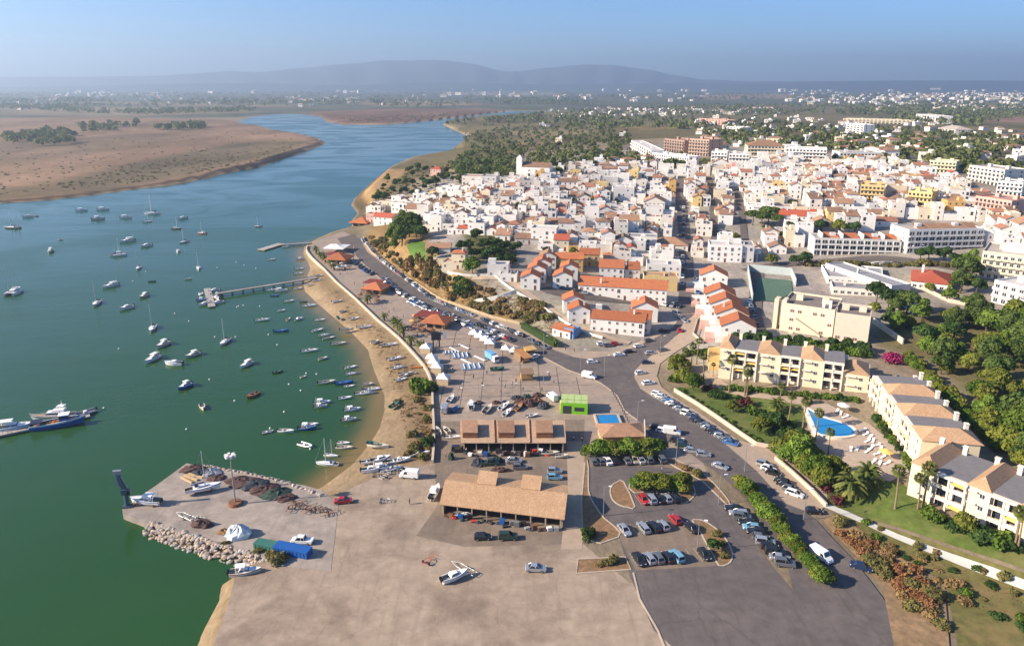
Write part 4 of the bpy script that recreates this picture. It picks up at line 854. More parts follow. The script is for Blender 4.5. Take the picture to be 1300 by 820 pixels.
def boat_yacht():
    o = empty('motor_yacht'); L, B = 15.5, 4.4; h = MB(); r_ = hull(h, L, B, 1.5, .5, .45, .45, .85, 10, stripe=1); rim(h, r_); h.build('hull', [GEL, BGL], o)
    d = MB(); deck(d, r_, .03, .97); d.build('deck', TEAK, o)
    def tier(nm, x0, x1, wd, z0, z1, m, sl=1.3, gl=True):
        k = MB(); k.loft([[(x0, -wd / 2, z0), (x1, -wd * .36, z0), (x1, wd * .36, z0), (x0, wd / 2, z0)], [(x0 + .2, -wd * .45, z1), (x1 - sl, -wd * .33, z1), (x1 - sl, wd * .33, z1), (x0 + .2, wd * .45, z1)]]); k.build(nm, m, o, normals=True)
        if gl:
            a, b = .42, .78; f = lambda p, q, t: p + (q - p) * t; g = MB()
            g.loft([[(f(x0, x0 + .2, t), -f(wd / 2, wd * .45, t) - .02, f(z0, z1, t)), (f(x1, x1 - sl, t) + .03, -f(wd * .36, wd * .33, t), f(z0, z1, t)), (f(x1, x1 - sl, t) + .03, f(wd * .36, wd * .33, t), f(z0, z1, t)), (f(x0, x0 + .2, t), f(wd / 2, wd * .45, t) + .02, f(z0, z1, t))] for t in (a, b)], cap0=False, cap1=False); g.build('saloon_windows', BGL, o, normals=True)
    tier('saloon', -4.4, 3.4, 3.5, 1.5, 3.2, GEL); tier('flybridge', -4.6, .6, 3.3, 3.2, 3.9, GEL, .7, False)
    t = MB(); t.box(-3.2, 0, 5.2, 5.3, 3.0, 2.6, bottom=True)
    for sx in (-4.3, -2.0):
        for s in (-1, 1): t.tube([(sx, s * 1.2, 3.9), (sx, s * 1.2, 5.25)], .06, 4)
    t.tube([(-3.4, 0, 5.3), (-3.6, 0, 7.6)], [.12, .04], 5); t.box(-3.4, 0, 5.9, 6.05, .5, 1.3, bottom=True); t.build('bimini', GEL, o)
    rl = MB(); pts = [(r[0][0], r[0][1] * .95, r[0][2] + .75) for r in r_[4:]] + [(r[6][0], r[6][1] * .95, r[6][2] + .75) for r in r_[4:][::-1]]; rl.tube(pts, .03, 4)
    for p in pts[::1]: rl.tube([p, (p[0], p[1], p[2] - .75)], .025, 3)
    rl.build('guard_rail', SPAR, o); q = MB(); cockpit(q, r_, .8, .8, 0, 3); q.build('aft_cockpit', FLOOR, o); return o
def boat_trawler():
    o = empty('fishing_trawler'); L, B = 17.0, 4.8; h = MB(); r_ = hull(h, L, B, 1.9, .6, .55, .5, .8, 10, stripe=1); rim(h, r_, 1, .22, .12); h.build('hull', [HULLB, GEL], o)
    d = MB(); deck(d, r_, .55, .95); d.build('deck', WOOD, o)
    k = MB(); k.box(2.6, 0, 1.4, 4.4, 3.0, 3.0); k.build('wheelhouse', HULLB, o); g = MB(); g.box(2.6, 0, 3.2, 3.95, 3.06, 3.06); g.build('wheelhouse_windows', BGL, o); t = MB(); t.box(2.6, 0, 4.4, 4.55, 3.6, 3.5, bottom=True); t.build('wheelhouse_roof', GEL, o)
    t = MB(); t.tube([(1.5, 0, 4.5), (1.3, 0, 8.2)], [.1, .05], 5); t.tube([(1.4, 0, 6.6), (-4, 0, 5.0)], .05, 4); t.build('derrick', SPAR, o)
    for x, y in ((-1, .9), (-1.2, -.8), (.2, 1.1), (-2.6, .3), (4.9, .4), (5.6, -.5), (-.2, -1.4)):
        q = MB(); q.box(x, y, 1.4, 1.95, .9, .7, .3); q.build('fish_crate', ORANGE, o)
    q = MB(); q.loft([[(x, y * s, 1.5 + z * s) for x, y, z in ((-6.5, -1.5, 0), (-5, -1.7, .2), (-3.6, -1.4, 0), (-3.6, 1.4, 0), (-5, 1.7, .2), (-6.5, 1.5, 0))] for s in (1, .6)]); q.build('net_heap', NETM, o)
    q = MB(); q.box(-6.4, 0, 3.0, 3.1, 3.6, 4.0, bottom=True); 
    for sx in (-8, -4.8):
        for s in (-1, 1): q.tube([(sx, s * 1.8, 1.5), (sx, s * 1.8, 3.05)], .06, 4)
    q.build('aft_awning', NAVY, o); return o
def boat_rib(hm=HULLY):
    o = empty('inflatable_boat'); mb = MB(); pts = [(-2.4, -.85, .35), (-1, -.9, .35), (.8, -.85, .38), (1.9, -.5, .5), (2.4, 0, .6), (1.9, .5, .5), (.8, .85, .38), (-1, .9, .35), (-2.4, .85, .35)]; mb.tube(pts, .24, 8); mb.build('tube', hm, o)
    f = MB(); f.prism([(-2.3, -.8), (.8, -.8), (2.1, 0), (.8, .8), (-2.3, .8)], .05, .2); f.build('floor', FLOOR, o); s = MB(); s.box(-.4, 0, .2, .75, .6, .6); s.build('seat', GEL, o); outboard(o, -2.35, 0, .4); return o
def boat_kayak(m):
    o = empty('kayak'); h = MB(); r_ = hull(h, 4.2, .75, .28, .12, .2, .5, .3, 8); h.build('hull', m, o); d = MB(); deck(d, r_, 0, 1.0); d.build('deck', m, o); c = MB(); cockpit(c, r_, .08, .6, 3, 6); c.v = [(x, y, z + .015) for x, y, z in c.v]; c.build('cockpit', ENG, o); return o

# ------------------------------------------------------------------ plants
def clumps(lobes, n, size, seed, flat=.0, shell=.72):
    """leaf clumps spread through a crown of ellipsoid lobes; tone = the clump's own shade of green"""
    r_ = np.random.default_rng(seed); vol = np.array([l[3] * l[4] * l[5] for l in lobes]) ** (2 / 3.); idx = r_.choice(len(lobes), n, p=vol / vol.sum())
    Lb = np.array(lobes)[idx]; d = r_.normal(size=(n, 3)); d /= np.linalg.norm(d, axis=1)[:, None]; d[:, 2] = np.where(d[:, 2] < -.45, -d[:, 2], d[:, 2])
    rad = (shell + (1.08 - shell) * r_.random(n))[:, None]; p = Lb[:, :3] + d * Lb[:, 3:6] * rad
    nn = d + r_.normal(size=(n, 3)) * .55; nn[:, 2] += flat; nn /= np.linalg.norm(nn, axis=1)[:, None]
    a = np.cross(nn, r_.normal(size=(n, 3))); a /= np.linalg.norm(a, axis=1)[:, None]; b = np.cross(nn, a); s = (size * (.6 + .8 * r_.random(n)))[:, None]
    k = (.55 + .5 * r_.random(n))[:, None]
    q = np.stack([p - a * s - b * s * k * .6, p + a * s * .7 - b * s * k + nn * s * .25, p + a * s + b * s * k * .7, p - a * s * .6 + b * s * k + nn * s * .25], 1)
    base = r_.random(len(lobes))[idx] * .55; tone = np.clip(base + r_.random(n) * .45, 0, 1)
    return q, tone
def leaf_mesh(name, q, tone, m):
    n = len(q); me = bpy.data.meshes.new(name); me.vertices.add(n * 4); me.vertices.foreach_set('co', q.astype(np.float32).ravel()); me.loops.add(n * 4); me.loops.foreach_set('vertex_index', np.arange(n * 4, dtype=np.int32))
    me.polygons.add(n); me.polygons.foreach_set('loop_start', np.arange(0, n * 4, 4, dtype=np.int32)); me.update(calc_edges=True)
    a = me.attributes.new('tone', 'FLOAT', 'FACE'); a.data.foreach_set('value', tone.astype(np.float32)); me.materials.append(m); return me
LEAF = leaf_mat('broad_leaves', (.04, .085, .012), (.19, .26, .045)); PINEL = leaf_mat('pine_needles', (.04, .078, .018), (.14, .18, .045)); DARKL = leaf_mat('dark_leaves', (.026, .058, .016), (.08, .125, .035)); OLIVE = leaf_mat('olive_scrub', (.10, .10, .034), (.26, .22, .08)); DRY = leaf_mat('dry_scrub', (.19, .125, .05), (.34, .225, .10))
RUST = leaf_mat('rusty_scrub', (.20, .09, .04), (.36, .19, .09)); YGREEN = leaf_mat('yellow_green_leaves', (.11, .14, .02), (.25, .25, .05)); MAG = leaf_mat('bougainvillea_flowers', (.22, .02, .07), (.42, .05, .16)); PURP = leaf_mat('dark_red_leaves', (.07, .02, .025), (.16, .05, .05)); PALML = leaf_mat('palm_leaves', (.06, .095, .02), (.20, .20, .06)); WOODL = leaf_mat('woodland_leaves', (.07, .088, .03), (.175, .185, .06), rand=.2)
BARK = mat('bark', (.13, .085, .055), var=.4, scale=3); PBARK = mat('palm_bark', (.25, .17, .105), var=.35, scale=3)
def tree_lobes(w_, h, n, r2, base=.35, umbrella=False):
    L = []
    for i in range(n):
        a = i * 2.4 + r2.uniform(-.4, .4); q = math.sqrt((i + .5) / n); rr = w_ * .30 * q
        zz = h * (base + (1 - base) * (.22 + .42 * (1 - q) + r2.uniform(-.16, .22))) if not umbrella else h * (.80 + r2.uniform(-.06, .07) - .1 * q)
        s = w_ * r2.uniform(.13, .27); L.append((rr * math.cos(a) * 1.1, rr * math.sin(a) * 1.1, zz, s, s, s * (.85 if not umbrella else .5)))
    return L
def tree(name, w_, h, nl, nq, leaf, r2, size=None, base=.3, umbrella=False, trunk=True, lean=0):
    o = empty(name); L = tree_lobes(w_, h, nl, r2, base, umbrella); q, t = clumps(L, nq, size or w_ * .055, r2.randrange(10 ** 6)); put('crown', leaf_mesh('crown', q, t, leaf), o)
    if trunk:
        mb = MB(); tr = max(.12, h * .028); mb.tube([(0, 0, -.5), (.05 * w_, 0, h * .25), (0, .03 * w_, h * (.5 if not umbrella else .68))], [tr * 1.3, tr, tr * .6], 7)
        for l in L[:5]: mb.tube([(0, .02 * w_, h * (.35 if not umbrella else .6)), (l[0] * .8, l[1] * .8, l[2])], [tr * .5, tr * .18], 4)
        mb.build('trunk', BARK, o)
    return o
def bush(name, w_, d, h, nq, leaf, r2, size=None, n=6):
    o = empty(name); L = []
    for i in range(n):
        a = i * 2.4; q = math.sqrt((i + .4) / n) * .34; L.append((w_ * q * math.cos(a), d * q * math.sin(a), h * r2.uniform(.3, .5), w_ * r2.uniform(.2, .32), d * r2.uniform(.2, .32), h * r2.uniform(.38, .55)))
    q, t = clumps(L, nq, size or (w_ + d) * .045, r2.randrange(10 ** 6)); put('foliage', leaf_mesh('foliage', q, t, leaf), o)
    mb = MB()
    for l in L[:4]: mb.tube([(0, 0, -.4), (l[0], l[1], l[2])], [.09, .03], 4)
    mb.build('stem', BARK, o); return o
def palm(name, h, nf, fl, kind, r2, leaf=PALML):
    o = empty(name); mb = MB(); bx, by = r2.uniform(-.6, .6), r2.uniform(-.4, .4); tr = .22 if kind == 'fan' else .38
    mb.tube([(0, 0, -.5), (bx * .2, by * .2, h * .4), (bx * .6, by * .6, h * .75), (bx, by, h)], [tr * 1.35, tr, tr * .85, tr * .9], 8); mb.build('trunk', PBARK, o)
    for i in range(nf):
        Q = []; T = []
        a = i * 2.399 + r2.uniform(-.2, .2); el = 1.25 - 2.0 * (i / nf) ** .9 + r2.uniform(-.12, .12); pr = Vector((bx, by, h)); d = Vector((math.cos(a) * math.cos(el), math.sin(a) * math.cos(el), math.sin(el))); sd = Vector((-math.sin(a), math.cos(a), 0)); k = 5; seg = fl / k; tn = r2.random() * .6 + (0 if el > -.3 else .4)
        if kind == 'fan':
            hub = pr + d * fl * .42
            for j in range(-4, 5):
                b = j * .30; tip = hub + (d * math.cos(b) + sd * math.sin(b)) * fl * .58 + Vector((0, 0, -.25 * abs(j) * .25 - .2)); w2 = (sd * math.cos(b) - d * math.sin(b)) * fl * .075
                Q.append([hub, hub.lerp(tip, .55) - w2, tip, hub.lerp(tip, .55) + w2]); T.append(min(1, tn + r2.random() * .3))
            w2 = sd * .04; Q.append([pr - w2, hub - w2, hub + w2, pr + w2]); T.append(tn)
        else:
            for j in range(k):
                d2 = (d + Vector((0, 0, -.30 * j * (1.0 if el > .3 else .7)))).normalized(); nx = pr + d2 * seg; wv = fl * .16 * (1 - (j / k) ** 2 * .75) * (0.75 if j == 0 else 1)
                for s in (-1, 1):
                    e = sd * s * wv + Vector((0, 0, -wv * .35)) + d2 * seg * .35; Q.append([pr, nx, nx + e * .82, pr + e]); T.append(min(1, tn + r2.random() * .35))
                pr = nx
        put('frond', leaf_mesh('frond', np.array([[tuple(v) for v in q] for q in Q]), np.array(T), leaf), o)
    return o
# ================================================================== the bay: moored boats
MARKS.update({k: P(*v, SEA) for k, v in {'the blue fishing trawler': (75,537), 'the catamaran': (17,371), 'the long jetty pontoon': (269,377), 'the floating platform': (345,312), 'the marsh shore': (120,255), 'the quay crane': (160,630), 'the lamp mast': (299,620),
              'the bend of the beach': (488,505), 'the jetty landing': (392,355), 'the red hulled yacht': (224,290), 'the open bay': (250,440), 'the quay root': (408,619), 'the big anchored ketch': (16,289)}.items()})
BOATS = {
    'white_skiff': (boat_skiff(), 'white open skiff with outboard motor'), 'cream_skiff': (boat_skiff(5.0, 1.8, GELC, FLOOR), 'cream open boat with outboard motor'), 'blue_skiff': (boat_skiff(4.9, 1.8, HULLB, HULLL), 'blue open boat with outboard motor'),
    'console_boat': (boat_skiff(5.6, 2.0, GEL, FLOOR, True, True, 'console_boat'), 'white open boat with steering console'), 'orange_dinghy': (boat_skiff(3.6, 1.6, HULLO, FLOOR, False, name='dinghy'), 'small orange wooden dinghy'), 'green_dinghy': (boat_skiff(3.8, 1.6, HULLG, HULLG, False, name='dinghy'), 'small dark green dinghy'),
    'dinghy': (boat_skiff(3.2, 1.4, GELC, FLOOR, False, name='dinghy'), 'tiny pale rowing dinghy'), 'canopy_boat': (boat_skiff(6.2, 2.1, GEL, FLOOR, True, True, 'canopy_boat', True), 'white open boat with navy canopy'),
    'cruiser': (boat_cruiser(), 'white motor cruiser with hardtop'), 'small_cruiser': (boat_cruiser(5.6, 2.2, GEL, False, 'cabin_cruiser', HULLB, False), 'small white cabin boat'), 'cabin_boat': (boat_cruiser(6.2, 2.4, GELC, True, 'cabin_boat', HULLR, False), 'cream cabin boat with wheelhouse roof'), 'blue_cabin': (boat_cruiser(5.2, 2.2, HULLB, True, 'cabin_boat', GEL, False), 'blue cabin boat'),
    'yacht': (boat_sail(), 'white sailing yacht with blue sail cover'), 'red_yacht': (boat_sail(9.0, 3.0, 11.5, HULLR, cover=CANVAS, stripe=GEL), 'dark red hulled sailing yacht'), 'dark_yacht': (boat_sail(9.5, 3.0, 12, HULLK, cover=SAILC, stripe=GEL), 'dark hulled sailing yacht'), 'ketch': (boat_sail(12.5, 3.7, 12.5, HULLK, 'ketch', True, NAVY, GEL), 'dark hulled two masted ketch'),
    'catamaran': (boat_catamaran(), 'white sailing catamaran with tall mast'), 'motor_yacht': (boat_yacht(), 'large white motor yacht moored behind blue trawler'), 'trawler': (boat_trawler(), 'blue wooden fishing trawler with orange gear on deck'), 'rib': (boat_rib(), 'grey inflatable boat with outboard'), 'white_rib': (boat_rib(GEL), 'white inflatable boat with outboard'),
    'kayak': (boat_kayak(ORANGE), 'bright orange kayak lying on the sand'), 'white_kayak': (boat_kayak(GEL), 'white kayak lying on the sand')}
used = set(); boat_items = []; ashore = []
def boat(kind, px, py, head, sc=1.0, z=SEA, tilt=0, lst=None):
    src, look = BOATS[kind]; x, y = P(px, py, z if z == SEA else 0); zz = z if z == SEA else z + max(H(x, y), -.4)
    if z == SEA:
        if px < 345 and lst is None: sc *= 1.22
        if px < 340 and 15 <= head <= 80: head -= 165
        head -= math.degrees(math.atan2(x, y)) * abs(math.sin(R(head)))
    if kind in used: o = clone(src, (x, y, zz), R(head), sc)
    else: used.add(kind); o = src; o.location = (x, y, zz); o.rotation_euler = (0, 0, R(head)); o.scale = (sc, sc, sc)
    o.rotation_euler.x = R(tilt); o['category'] = 'kayak' if 'kayak' in kind else 'boat'
    if lst is None: boat_items.append((o, look))
    else: lst.append((o, look))
    return o
for b in [('ketch',16,290,165,.8),('small_cruiser',36,276,10,1),('dinghy',46,275,0,1),('cruiser',104,268,8,.95),('cruiser',131,267,10,1),('cabin_boat',125,279,12,1.15),('cruiser',160,277,5,.95),('yacht',194,272,185,.98),('yacht',187,282,10,.55),('red_yacht',224,291,5,.62),('small_cruiser',232,278,15,1),
          ('yacht',234,308,25,.58),('cruiser',162,307,15,1.05),('yacht',150,325,10,.72),('cabin_boat',153,324,12,.9),('small_cruiser',186,313,20,1),('small_cruiser',226,320,70,.8),('cabin_boat',64,320,60,.95),('dinghy',77,305,0,.8),('yacht',176,341,60,.6),
          ('yacht',123,386,-108,.74),('cruiser',141,364,20,.9),('small_cruiser',161,392,25,.95),('cabin_boat',183,377,40,.8),('dinghy',239,355,10,.9),('green_dinghy',193,358,10,.8),('yacht',252,341,75,.62),('red_yacht',257,297,160,.62),('dark_yacht',328,288,170,.5),('yacht',194,418,62,.72),
          ('cabin_boat',207,439,40,.9),('cruiser',194,457,40,.88),('small_cruiser',221,463,170,.95),('cabin_boat',245,452,25,.8),('blue_cabin',235,492,30,.85),('yacht',286,435,50,.66),('cruiser',313,464,38,.72),('green_dinghy',352,473,25,1),('orange_dinghy',321,503,35,1.15),('dinghy',257,518,80,1.1),
          ('console_boat',345,330,20,.8),('white_skiff',380,342,15,.95),('white_skiff',379,348,8,1),('white_skiff',378,367,20,.95),('white_skiff',367,383,18,1),('white_skiff',357,395,20,.8),('console_boat',392,389,10,1.15),('green_dinghy',385,384,5,.9),('console_boat',333,407,12,.85),('dinghy',366,406,60,.9),('small_cruiser',379,406,35,.7),('white_skiff',406,407,5,.95),
          ('white_skiff',403,420,25,1),('canopy_boat',412,426,15,.8),('cream_skiff',417,430,18,1),('blue_skiff',357,421,5,1.2),('cream_skiff',430,437,8,1.15),('console_boat',393,446,12,1.1),('dinghy',410,456,25,1.1),('dinghy',385,479,30,.7),('white_skiff',445,467,20,.9),('canopy_boat',447,475,12,.75),('cream_skiff',415,486,12,1.15),('blue_skiff',437,487,12,1.2),('white_skiff',443,491,10,.75),
          ('dinghy',467,489,10,1.1),('console_boat',472,495,5,.95),('canopy_boat',463,500,8,1.0),('white_skiff',438,506,12,.9),('cruiser',409,512,8,.72),('cabin_boat',407,517,10,.65),('cruiser',447,521,12,.7),('cabin_boat',443,534,10,.72),('white_skiff',363,548,-10,1.0),('blue_cabin',390,545,5,.95),('white_skiff',394,540,5,.95),
          ('white_rib',388,566,-40,1.0),('white_skiff',436,563,-10,.75),('cream_skiff',437,569,-8,.95),('yacht',416,590,170,.62),('yacht',420,579,-20,.42),('rib',340,549,20,.6),
          ('white_skiff',362,314,5,.9),('cabin_boat',382,330,10,.7)]: boat(*b)
for px, py, h in ((255,374,70),(260,387,20),(275,379,-70),(277,385,15),(272,370,15),(276,375,10)): boat('small_cruiser' if px != 255 else 'white_rib', px, py, h, .8)
boat('blue_cabin', 257, 382, 10, .7)
boat('console_boat', 345, 369, 10, 1.0); boat('cruiser', 357, 370, 8, .85); boat('blue_skiff', 349, 376, 5, .8)
# the moored boats at the left pontoon
for k, a in (('catamaran', (17,373,-115,.8)), ('motor_yacht', (69,531,187,.78)), ('trawler', (73,541,14,.84))):
    o = boat(*((k,) + a), lst=ashore); o['label'] = BOATS[k][1]; ashore.pop()
o = boat('cruiser', 16, 546, 12, 1.5, lst=ashore); ashore.pop(); o['label'] = 'white motor boat moored at the pontoon end left of the trawler'
o = boat('rib', 106, 526, 15, 1.5, lst=ashore); ashore.pop(); o['label'] = 'dark work boat moored at the tip of the left pontoon'
name_all(boat_items, ['the blue fishing trawler', 'the catamaran', 'the long jetty pontoon', 'the floating platform', 'the marsh shore', 'the quay crane', 'the lamp mast', 'the bend of the beach', 'the jetty landing', 'the red hulled yacht', 'the open bay', 'the quay root', 'the big anchored ketch'], 'boats moored in the bay')
# mooring buoys
by = MB(); by.loft([[(math.cos(a) * r_, math.sin(a) * r_, z) for a in [i * math.pi / 4 for i in range(8)]] for r_, z in ((.05, -.3), (.3, -.1), (.36, .12), (.22, .36), (.05, .44))]); BUOY = by.mesh('mooring_buoy', BUOYM, normals=True); bi = []
for px, py in ((300,333),(310,337),(325,341),(276,340),(303,389),(301,390),(330,389),(341,425),(352,438),(266,482),(367,488),(382,496),(298,509),(389,474),(402,475),(132,518),(237,545),(151,443),(309,388),(299,428),(273,428),(344,549),(343,544),(361,523),(185,345),(222,398),(240,408),(169,357),(394,570)):
    o = put('mooring_buoy', BUOY, None, P(px, py, SEA) + (SEA,)); o['category'] = 'buoy'; bi.append((o, 'small pale mooring buoy'))
name_all(bi, list(MARKS), 'mooring buoys in the bay')
# ------------------------------------------------------------------ jetties and pontoons
def pontoon(name, lab, a, b_, wd, z, piles=0, rail=False, h=.5):
    a, b_ = Vector(P(*a, z) + (0,)), Vector(P(*b_, z) + (0,)); d = b_ - a; L = d.length; o = empty(name, (a.x, a.y, 0), math.atan2(d.y, d.x), lab, 'jetty')
    mb = MB(); mb.box(L / 2, 0, z - h, z - .06, L, wd, bottom=True); mb.build('float' if not piles else 'beam', QCON, o)
    n = int(L / 1.2); n = min(n, 60); pk = MB(); pk.box(0, 0, z - .06, z, L / n - .08, wd - .05); pm = pk.mesh('plank', mat('jetty_boards', (.40, .35, .30), var=.2, rand=.15))
    for i in range(n): put('plank', pm, o, ((i + .5) * L / n, 0, 0))
    if piles:
        for i in range(piles):
            for s in (-1, 1):
                q = MB(); q.tube([(L * (i + .5) / piles, s * wd * .42, -5), (L * (i + .5) / piles, s * wd * .42, z - .1)], .2, 6); q.build('pile', DARK, o)
    if rail:
        for s in (-1, 1):
            q = MB(); q.tube([(0, s * wd / 2, z + 1.05), (L, s * wd / 2, z + 1.05)], .05, 4); q.tube([(0, s * wd / 2, z + .55), (L, s * wd / 2, z + .55)], .035, 4)
            for i in range(int(L / 2.5) + 1): q.tube([(i * 2.5, s * wd / 2, z), (i * 2.5, s * wd / 2, z + 1.05)], .05, 4)
            q.build('railing', METAL, o)
    return o
pontoon('jetty', 'long jetty with white railings reaching out from the beach', (402,352), (274,372.5), 2.2, .4, 10, True)
pontoon('pontoon', 'floating boarding pontoon across the end of the long jetty', (263,366), (269,389), 3.2, -.8)
pontoon('jetty', 'short jetty with railings near the promenade bend', (396,308), (357,310.5), 2.6, -.3, 4, True)
pontoon('floating_platform', 'grey floating platform at the end of the short jetty', (331,317), (357,309), 5.5, -.7)
pontoon('pontoon', 'long grey mooring pontoon beside the blue trawler', (-60,563), (114,526), 3.0, -.7)
# ------------------------------------------------------------------ quay: crane, boats on stands, mast, rocks
qx, qy = P(162, 643, 0)
o = empty('boat_crane', (qx, qy, .05), R(8), 'dark blue boat crane standing at the tip of the quay', 'crane'); o.scale = (.85, .85, .85); CR = mat('crane_blue', (.045, .085, .115), rough=.6, var=.2)
mb = MB(); mb.box(0, 0, 0, .5, 2.2, 2.2); mb.tube([(0, 0, .4), (0, 0, 4.2)], [.75, .6], 10); mb.build('pedestal', CR, o)
mb = MB(); mb.box(0, 0, 4.2, 5.8, 1.8, 1.7); mb.build('slewing_head', CR, o)
mb = MB(); mb.loft([[(-.6, -.5, 5.4), (.6, -.5, 5.4), (.6, .5, 5.4), (-.6, .5, 5.4)], [(-1.6, -.4, 9.0), (-.5, -.4, 9.2), (-.5, .4, 9.2), (-1.6, .4, 9.0)], [(-1.7, -.3, 11.0), (-.9, -.3, 11.2), (-.9, .3, 11.2), (-1.7, .3, 11.0)]]); mb.build('main_boom', CR, o, normals=True)
mb = MB(); mb.loft([[(-1.9, -.35, 11.4), (-.5, -.35, 11.1), (-.5, .35, 11.1), (-1.9, .35, 11.4)], [(-2.1, -.3, 6.6), (-1.6, -.3, 6.6), (-1.6, .3, 6.6), (-2.1, .3, 6.6)]]); mb.build('folded_jib', mat('crane_grey', (.20, .25, .28), var=.2), o, normals=True)
mb = MB(); mb.tube([(.9, 0, 5.4), (-.6, 0, 9.8)], .16, 6); mb.tube([(.3, .6, 4.6), (-.9, .5, 8.4)], .12, 6); mb.build('hydraulic_ram', METAL, o); mb = MB(); mb.box(-1.4, .0, 10.9, 11.7, 2.2, .9, 0, bottom=True); mb.build('boom_head', METAL, o)
mb = MB(); mb.box(1.2, -.6, 4.2, 5.6, 1.0, 1.1); mb.build('operator_cab', BGL, o)
def on_stand(kind, px, py, head, sc, lab):
    o = boat(kind, px, py, head, sc, .9, lst=ashore); ashore.pop(); o['label'] = lab; x, y = P(px, py, 0)
    s = empty('boat_stand', (x, y, max(H(x, y), 0) + .06), R(head), 'steel cradle under the ' + lab.split(' standing')[0].split(' on ')[0], 'stand'); L = 2.4 * sc
    q = MB()
    for sx in (-1, 1): q.box(sx * L, 0, .1, .25, .2, 2.4 * sc, bottom=True)
    q.box(0, 0, .1, .25, 2 * L, .2, bottom=True); q.build('cradle_base', BROWN, s)
    for sx in (-1, 1):
        for sy in (-1, 1): q = MB(); q.tube([(sx * L, sy * 1.1 * sc, .1), (sx * L, sy * .85 * sc, 1.15)], .09, 4); q.build('prop', BROWN, s)
    return o
on_stand('cruiser', 186, 640, 172, 1.05, 'white motor boat standing on the quay beside the crane')
on_stand('yacht', 258, 625, 25, .82, 'white yacht hull standing on a cradle in the middle of the quay'); 
ash = [('small_cruiser',472,598,10,.95),('cruiser',485,596,20,.8),('small_cruiser',484,584,25,.9),('white_skiff',471,586,12,1.1),('console_boat',506,586,18,1.1),('canopy_boat',496,597,15,.9),('white_skiff',534,577,15,1),('dinghy',526,578,40,1.2),('cream_skiff',480,566,-15,1.25),('green_dinghy',474,564,150,1.2),
       ('white_skiff',428,383,25,1.0),('dinghy',435,395,25,1.1),('green_dinghy',429,403,120,.9),('white_skiff',450,404,20,.9),('cream_skiff',440,418,12,1.1),('console_boat',463,415,10,1.1),('dinghy',476,434,30,1.2),('cream_skiff',490,438,25,1.0),('white_skiff',497,438,15,1.0),('white_skiff',501,456,20,1.1),('canopy_boat',505,467,15,.8),('cream_skiff',516,475,15,1.0),('dinghy',512,478,30,1.1),
       ('white_skiff',509,482,25,.9),('green_dinghy',501,514,60,1.2),('white_skiff',396,352,20,.9),('white_skiff',402,356,18,1.0),('cream_skiff',405,350,22,.9),('white_skiff',391,361,20,.9),('kayak',529,467,10,1.15),('white_kayak',519,475,12,1.1),('cream_skiff',556,549,105,1.0),('white_skiff',575,556,0,.9),('dinghy',567,548,120,1.2)]
for k, px, py, h, s in ash: boat(k, px, py, h, s, .12, tilt=rnd.uniform(-7, 7), lst=ashore)
MARKS.update({k: P(*v, 0) for k, v in {'the wall bend': (549,509), 'the jetty landing ': (400,350), 'the apron corner': (480,590), 'the orange kayak': (530,462), 'the dry beach': (450,410), 'the round green tree on the sand': (538,494)}.items()})
name_all([(o, l + ' ashore' if 'lying' not in l else l) for o, l in ashore], ['the wall bend', 'the jetty landing', 'the apron corner', 'the orange kayak', 'the dry beach'], 'boats drawn up on the beach')
# lamp mast
x, y = P(299, 640, 0); o = empty('lamp_mast', (x, y, .06), 0, 'tall floodlight mast on round base in the middle of the quay', 'lamp mast')
mb = MB(); mb.tube([(0, 0, 0), (0, 0, .7)], [1.9, 1.6], 14); mb.build('base', BROWN, o); mb = MB(); mb.tube([(0, 0, .6), (0, 0, 13)], [.22, .13], 8); mb.build('pole', METAL, o); mb = MB(); mb.box(0, 0, 12.6, 12.9, 2.2, .9, bottom=True); mb.build('head_frame', METAL, o)
for i in range(6): a = i * math.pi / 3; mb = MB(); mb.box(1.0 * math.cos(a), .8 * math.sin(a), 12.9, 13.6, .75, .5, a, bottom=True); mb.build('floodlight', CANVAS, o)
# rock armour: every stone is its own piece
ROCKM = [mat('pale_rock', (.47, .36, .265), var=.35, scale=1.2, rand=.25), mat('grey_rock', (.38, .33, .28), var=.35, scale=1.2, rand=.25)]
def rock_mesh(seed):
    r2 = random.Random(seed); bm = bmesh.new(); bmesh.ops.create_icosphere(bm, subdivisions=1, radius=1)
    for v in bm.verts: v.co *= r2.uniform(.7, 1.12); v.co.z *= .75
    me = bpy.data.meshes.new('rock'); bm.to_mesh(me); bm.free(); return me
RK = [rock_mesh(i) for i in range(6)]
for i, m in enumerate(RK): m.materials.append(ROCKM[i % 3 == 2])
def rocks(lab, line, n, rows, s0, s1, out, seed):
    r2 = random.Random(seed); pts = [Vector(P(px, py, -.6) + (0,)) for px, py in line]; o = empty('rock_armour', (0, 0, 0), 0, lab, 'breakwater'); seg = [(pts[i + 1] - pts[i]).length for i in range(len(pts) - 1)]; tot = sum(seg)
    for i in range(n):
        t = r2.random() * tot; k = 0
        while t > seg[k] and k < len(seg) - 1: t -= seg[k]; k += 1
        d = (pts[k + 1] - pts[k]).normalized(); q = pts[k] + d * t; row = r2.random(); nn = Vector((-d.y, d.x, 0)) * out * rows * (row - .15)
        c = put('rock', RK[r2.randrange(6)], o, (q.x + nn.x, q.y + nn.y, .1 - 1.7 * row + r2.uniform(-.1, .15)), r2.uniform(0, 6.3)); s = r2.uniform(s0, s1); c.scale = (s * r2.uniform(.8, 1.3), s, s * r2.uniform(.7, 1.0))
rocks('sunlit boulder slope along the near side of the quay', [(190,666),(232,679),(270,693),(310,703),(340,716)], 290, 3.6, .38, .8, -1, 3)
rocks('line of pale rocks along the far side of the quay', [(258,593),(288,599),(310,602),(355,613),(390,624),(412,632)], 210, 2.6, .4, .8, 1, 4)
